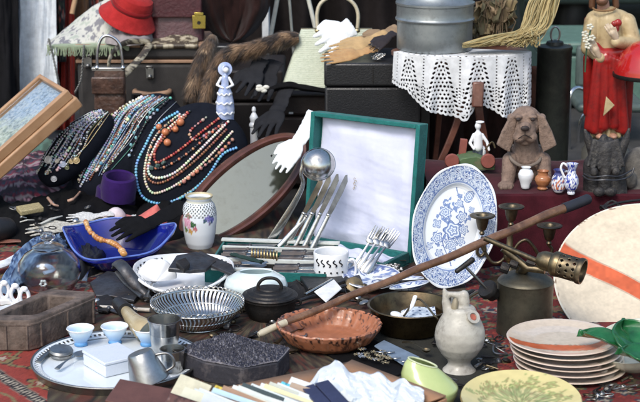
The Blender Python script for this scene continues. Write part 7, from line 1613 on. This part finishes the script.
tag(B().lathe([(0, 0), (.020, 0), (.026, .036), (.0245, .036), (.018, .004)], TR(W(186, 366, z=tz+.0), 0, 0, 0), 40).build('dark_mesh_cup', IRON), 'dark pierced metal cup half hidden behind the tilted mug', 'cup')
# ================================================================ cardboard box, papers, cards
CARD = mat('cardboard', (.42, .23, .13), .8, col2=(.36, .19, .1), scale=18, bump=.3, bs=200)
def cbox():
    t = thing('cardboard_box', 'open tan cardboard box filled with papers and white tissue at the bottom edge', 'box', W(310, 402))
    zt = .10; P = [W(x, y, z=zt) for x, y in ((168, 400), (352, 362), (446, 398), (300, 470))]
    for i in range(4):
        a, e = P[i], P[(i+1) % 4]; d = (e-a); L = d.length; d.normalize(); n = Vector((-d.y, d.x, 0)); M = frame((a+e)/2, d, n); B().box((L, .004, zt-.004), Matrix.Translation((0, 0, -(zt)/2+.001)) @ M).build('wall', CARD, t)
    a, e = P[1], P[2]; d = (e-a).normalized(); n = Vector((d.y, -d.x, 0)); vs = [a, e, e+n*-.03+Vector((0, 0, .006)), a+n*-.03+Vector((0, 0, .006))]; 
    B().add([a+Vector((0, 0, .002)), e+Vector((0, 0, .002)), e+(W(432, 402, z=zt)-W(446, 398, z=zt))*1.3, a+(W(338, 370, z=zt)-W(352, 362, z=zt))*1.2], [(0, 1, 2, 3)]).build('flap', CARD, t, solid=.003)
    a, e = P[0], P[1]; B().add([a+Vector((0, 0, .002)), e+Vector((0, 0, .002)), W(352, 376, z=zt+.004), W(176, 415, z=zt+.004)], [(0, 1, 2, 3)]).build('flap', CARD, t, solid=.003)
    B().add([Vector((p.x, p.y, .006)) for p in P], [(0, 1, 2, 3)]).build('bottom', CARD, t, solid=.003)
cbox()
def tissue():
    c = W(362, 402, z=.105); k = K(c)
    def fn(u, v):
        px = 306+118*u; top = np.interp(px, [300, 318, 335, 350, 362, 378, 392, 405, 424], [392, 372, 359, 371, 373, 372, 381, 379, 391]); py = 420+(float(top)-420)*v
        h = .106+.012*math.sin(v*PI*.6)+.013*abs(n1(u*5, v*3, 3)-.5)*2+.004*abs(n1(u*11+v*4, v*6, 7)-.5)*2; return W(px, py+1.5*math.sin(u*37), z=h)
    tag(B().grid(fn, 90, 50).build('white_tissue', mat('tissue_paper', (.76, .80, .82), .7, var=.03, bump=.3, bs=60), solid=.001, ang=.35), 'crumpled white tissue paper bulging out of the cardboard box', 'tissue paper')
tissue()
navy = mat('navy_paper', (.03, .035, .09), .4, var=.1)
for i, (a, e, w_) in enumerate((((308, 388), (330, 412), 13), ((322, 384), (348, 412), 14))):
    p, q = W(*a, z=.128+.006*i), W(*e, z=.135+.006*i); tag(B().box(((q-p).length, w_*.0017, .010), frame((p+q)/2, q-p, Vector((0, 1, 0)))).build('navy_booklet', navy, bevel=.001), ['navy blue booklet leaning on the tissue, nearer to the cyan card', 'navy blue booklet leaning on the tissue, further from the cyan card'][i], 'booklet')
cardcols = [((.10, .045, .035), 'brown cover with a pale corner'), ((.62, .62, .48), 'cream'), ((.55, .6, .62), 'pale grey white'), ((.18, .12, .09), 'brown photo'), ((.68, .52, .08), 'yellow'), ((.35, .22, .14), 'tan'), ((.66, .68, .66), 'white'), ((.05, .07, .07), 'black edged'), ((.6, .66, .66), 'off white'), ((.66, .7, .7), 'pure white'), ((.5, .52, .45), 'grey beige'), ((.12, .50, .62), 'light turquoise'), ((.7, .74, .75), 'bright white'), ((.2, .55, .66), 'cyan')]
more_ = [((.62, .66, .66), 'chalk white'), ((.45, .62, .70), 'icy blue'), ((.66, .64, .52), 'ivory'), ((.60, .64, .60), 'grey white'), ((.30, .30, .30), 'mid grey'), ((.70, .66, .40), 'pale yellow'), ((.64, .70, .74), 'bluish white'), ((.40, .30, .22), 'light brown')]
xs = [170, 186, 196, 206, 215, 225, 234, 244, 253, 262, 271, 281, 292, 303]
tops = [391, 386, 388, 389, 383, 385, 384, 382, 383, 382, 381, 379, 376, 384]
for q_ in range(8): cardcols.append(more_[q_]); xs.append(201+q_*13); tops.append(387.5-q_*.9)
def vprint(cc, seed):
    def f(uv, co):
        n = vn(co[:, 0]*140, co[:, 2]*140+co[:, 1]*140, seed); C = np.zeros((len(co), 3))+cc; C[n > .66] = np.array(cc)*.45; C[n < .2] = np.minimum(1, np.array(cc)*1.3+.05); return C
    return f
for i, (x, y) in enumerate(zip(xs, tops)):
    cc, nm = cardcols[i]; w_ = 62; p = W(x, y+1, z=.135); q = W(x+w_, y+22+(i % 3)*2, z=.128); d = (q-p); dn = Vector((-.30, -.55, -.62)); M = frame((p+q)/2, d, dn); L = d.length
    b = B(); th = .0035+.002*(i % 3); b.box((L, .11, th), M @ TR((0, .055, 0)))
    if i in (3, 4, 11, 13, 0):
        b = B().grid(lambda u, v: M @ Vector(((u-.5)*L, .11*v, th/2)), 60, 30); o = b.build('card', mat('printed_card', vcol=True, rough=.35, coat=.2), colf=vprint(cc, i), solid=th, ang=3)
    else: o = b.build('card', mat('card_'+nm.replace(' ', '_'), cc, .4, coat=.15, var=.06), bevel=.0005)
    o.name = 'paper_card'; tag(o, nm+' paper card in the row inside the cardboard box', 'card', 'cards standing in the cardboard box')
o = B().box((.10, .07, .005), TR(W(140, 396, z=.09), 12, 6, -14)).build('brown_booklet', mat('brown_cover', (.13, .055, .04), .35, coat=.2), bevel=.001); tag(o, 'brown covered booklet lying at the bottom edge below the tilted mug', 'booklet')
tag(B().box((.06, .004, .05), TR(W(190, 392, z=.10), -50, 14, -20)).build('cream_card_box', mat('cream_card2', (.58, .56, .42), .6), bevel=.001), 'cream white card packet standing left of the card row', 'packet')

# ================================================================ loose cutlery and small metalware filling the gaps
rnd = random.Random(77)
def spn(a, e_, r, lab, z, m): spoon('loose_spoon', a, e_, r, lab, z, m)
for (a, e_, r, lab, m) in (((300, 268), (284, 262), 4, 'small silver spoon between compartment tray and white mug', SILVER), ((362, 296), (338, 300), 4.5, 'silver teaspoon lying under the cane beside the brass box', SILVER), ((386, 268), (404, 262), 4.5, 'silver spoon lying at the foot of the platter', SILVER),
    ((236, 318), (226, 330), 4.5, 'dark teaspoon lying between silver basket and slate block', STEELD), ((154, 282), (146, 300), 4.5, 'pewter teaspoon lying beside the white lattice basket', PEWTER), ((300, 330), (276, 345), 4, 'dull spoon lying left of the pie dish', DBRASS), ((426, 352), (404, 344), 4, 'brass spoon lying before the brass pan', BRASS), ((92, 268), (84, 284), 4, 'small silver spoon lying left of the iron plate', SILVER)):
    spn(a, e_, r, lab, .012, m)
def clasp_(x, y, z, m, lab, i):
    c = W(x, y, z=z); b = B(); n = 5+i % 4; r = .006+.005*rnd.random(); M = TR(c, rnd.uniform(-20, 20), rnd.uniform(-20, 20), rnd.uniform(0, 180))
    if i % 3 == 0:
        b.tube([M @ Vector((math.cos(q)*r*1.5, math.sin(q)*r, .002)) for q in [j*PI/10 for j in range(20)]], .0016, 6, closed=True); b.tube([M @ Vector((r*1.4, 0, 0)), M @ Vector((r*3.4, .002, .002))], .0014, 6)
    elif i % 3 == 1:
        b.lathe([(0, 0), (r, 0), (r*1.1, .002), (r*.8, .005), (r*.3, .006), (0, .007)], M, 16)
    else:
        b.box((r*3.6, r*1.1, .003), M); b.ell(M @ Vector((r*1.8, 0, .001)), r*.7, seg=10, rings=6)
    tag(b.build('metal_trinket', m, bevel=.0004), lab[0], 'trinket', lab[1])
groups_ = [('small metal trinket lying between the iron plate and the wooden box', 'trinkets by the iron plate', (94, 150, 288, 316), .01, 12), ('small metal trinket lying around the cane and black wallet', 'trinkets around the wallet', (300, 366, 284, 306), .02, 14), ('small metal trinket lying between slate block and cast iron pot', 'trinkets before the iron pot', (206, 300, 322, 340), .01, 10),
  ('small metal trinket lying on the black shawl', 'trinkets on the black shawl', (6, 112, 204, 232), .05, 16), ('small metal trinket lying at the foot of the platter', 'trinkets below the platter', (396, 440, 292, 306), .02, 8), ('small metal trinket lying between the pitcher and the plate stack', 'trinkets by the plate stack', (482, 508, 338, 376), .006, 9), ('small metal trinket lying on the carpet between plate stack and leaf bowl front', 'trinkets at the right front', (584, 640, 382, 400), .006, 8)]
for lab, g_, (x0, x1, y0, y1), z, n in groups_:
    for i in range(n): clasp_(rnd.uniform(x0, x1), rnd.uniform(y0, y1), z, [SILVER, DBRASS, PEWTER, STEELD, IRON][rnd.randint(0, 4)], (lab, g_), i)
heap('dark_leather_glove_heap', 'crumpled dark leather scraps lying right of the white mug', 'leather', 384, 276, 44, 60, 8, BLACKL, seed=61)
heap('black_lace_heap', 'crumpled black lace lying between mug and cast iron pot', 'lace', 300, 290, 46, 90, 9, fabric('black_lace', (.014, .014, .016)), seed=64)
scrap('iron_fitting', 'dark iron fitting lying behind the silver wire basket', [(214, 288), (226, 283), (240, 290), (232, 298), (218, 296)], .010, STEELD, 'iron', z=.006, tilt=(3, 4))
scrap('rusty_iron_piece', 'rusty flat iron piece lying behind the wooden box', [(96, 300), (108, 298), (118, 306), (108, 314), (98, 312)], .008, IRON, 'iron', z=.006, tilt=(2, -4))
# ================================================================ camera, light
cam = bpy.data.cameras.new('camera'); co_ = bpy.data.objects.new('camera', cam); COL.objects.link(co_); sc.camera = co_
cam.sensor_width = 36; cam.lens = 36*F/640; cam.clip_end = 200; cam.clip_start = .05
co_.location = CAM; co_.rotation_euler = (PI/2-CA, 0, 0)
cam.dof.use_dof = True; cam.dof.focus_distance = 3.5; cam.dof.aperture_fstop = 9
w = bpy.data.worlds.new('World'); sc.world = w; w.use_nodes = True; nt = w.node_tree
sky = nt.nodes.new('ShaderNodeTexSky'); sky.sky_type = 'NISHITA'; sky.sun_disc = False; SE, SR = math.radians(48), math.radians(205)
sky.sun_elevation = SE; sky.sun_rotation = SR; sky.air_density = 1.3; sky.dust_density = 2.5
nt.links.new(sky.outputs[0], nt.nodes['Background'].inputs[0]); nt.nodes['Background'].inputs[1].default_value = .15
sun = bpy.data.lights.new('sun', 'SUN'); sun.energy = 1.4; sun.angle = math.radians(18); sun.color = (1, .96, .9)
so = bpy.data.objects.new('sun', sun); COL.objects.link(so)
d = Vector((math.sin(SR)*math.cos(SE), math.cos(SR)*math.cos(SE), math.sin(SE)))
so.rotation_euler = (-d).to_track_quat('-Z', 'Y').to_euler()
vs = sc.view_settings; sc.display_settings.display_device = 'sRGB'; vs.view_transform = 'Standard'; vs.look = 'None'; vs.gamma = 1; vs.use_curve_mapping = False; vs.exposure = .5
for o in bpy.data.objects:
    if '_w' in o: del o['_w']
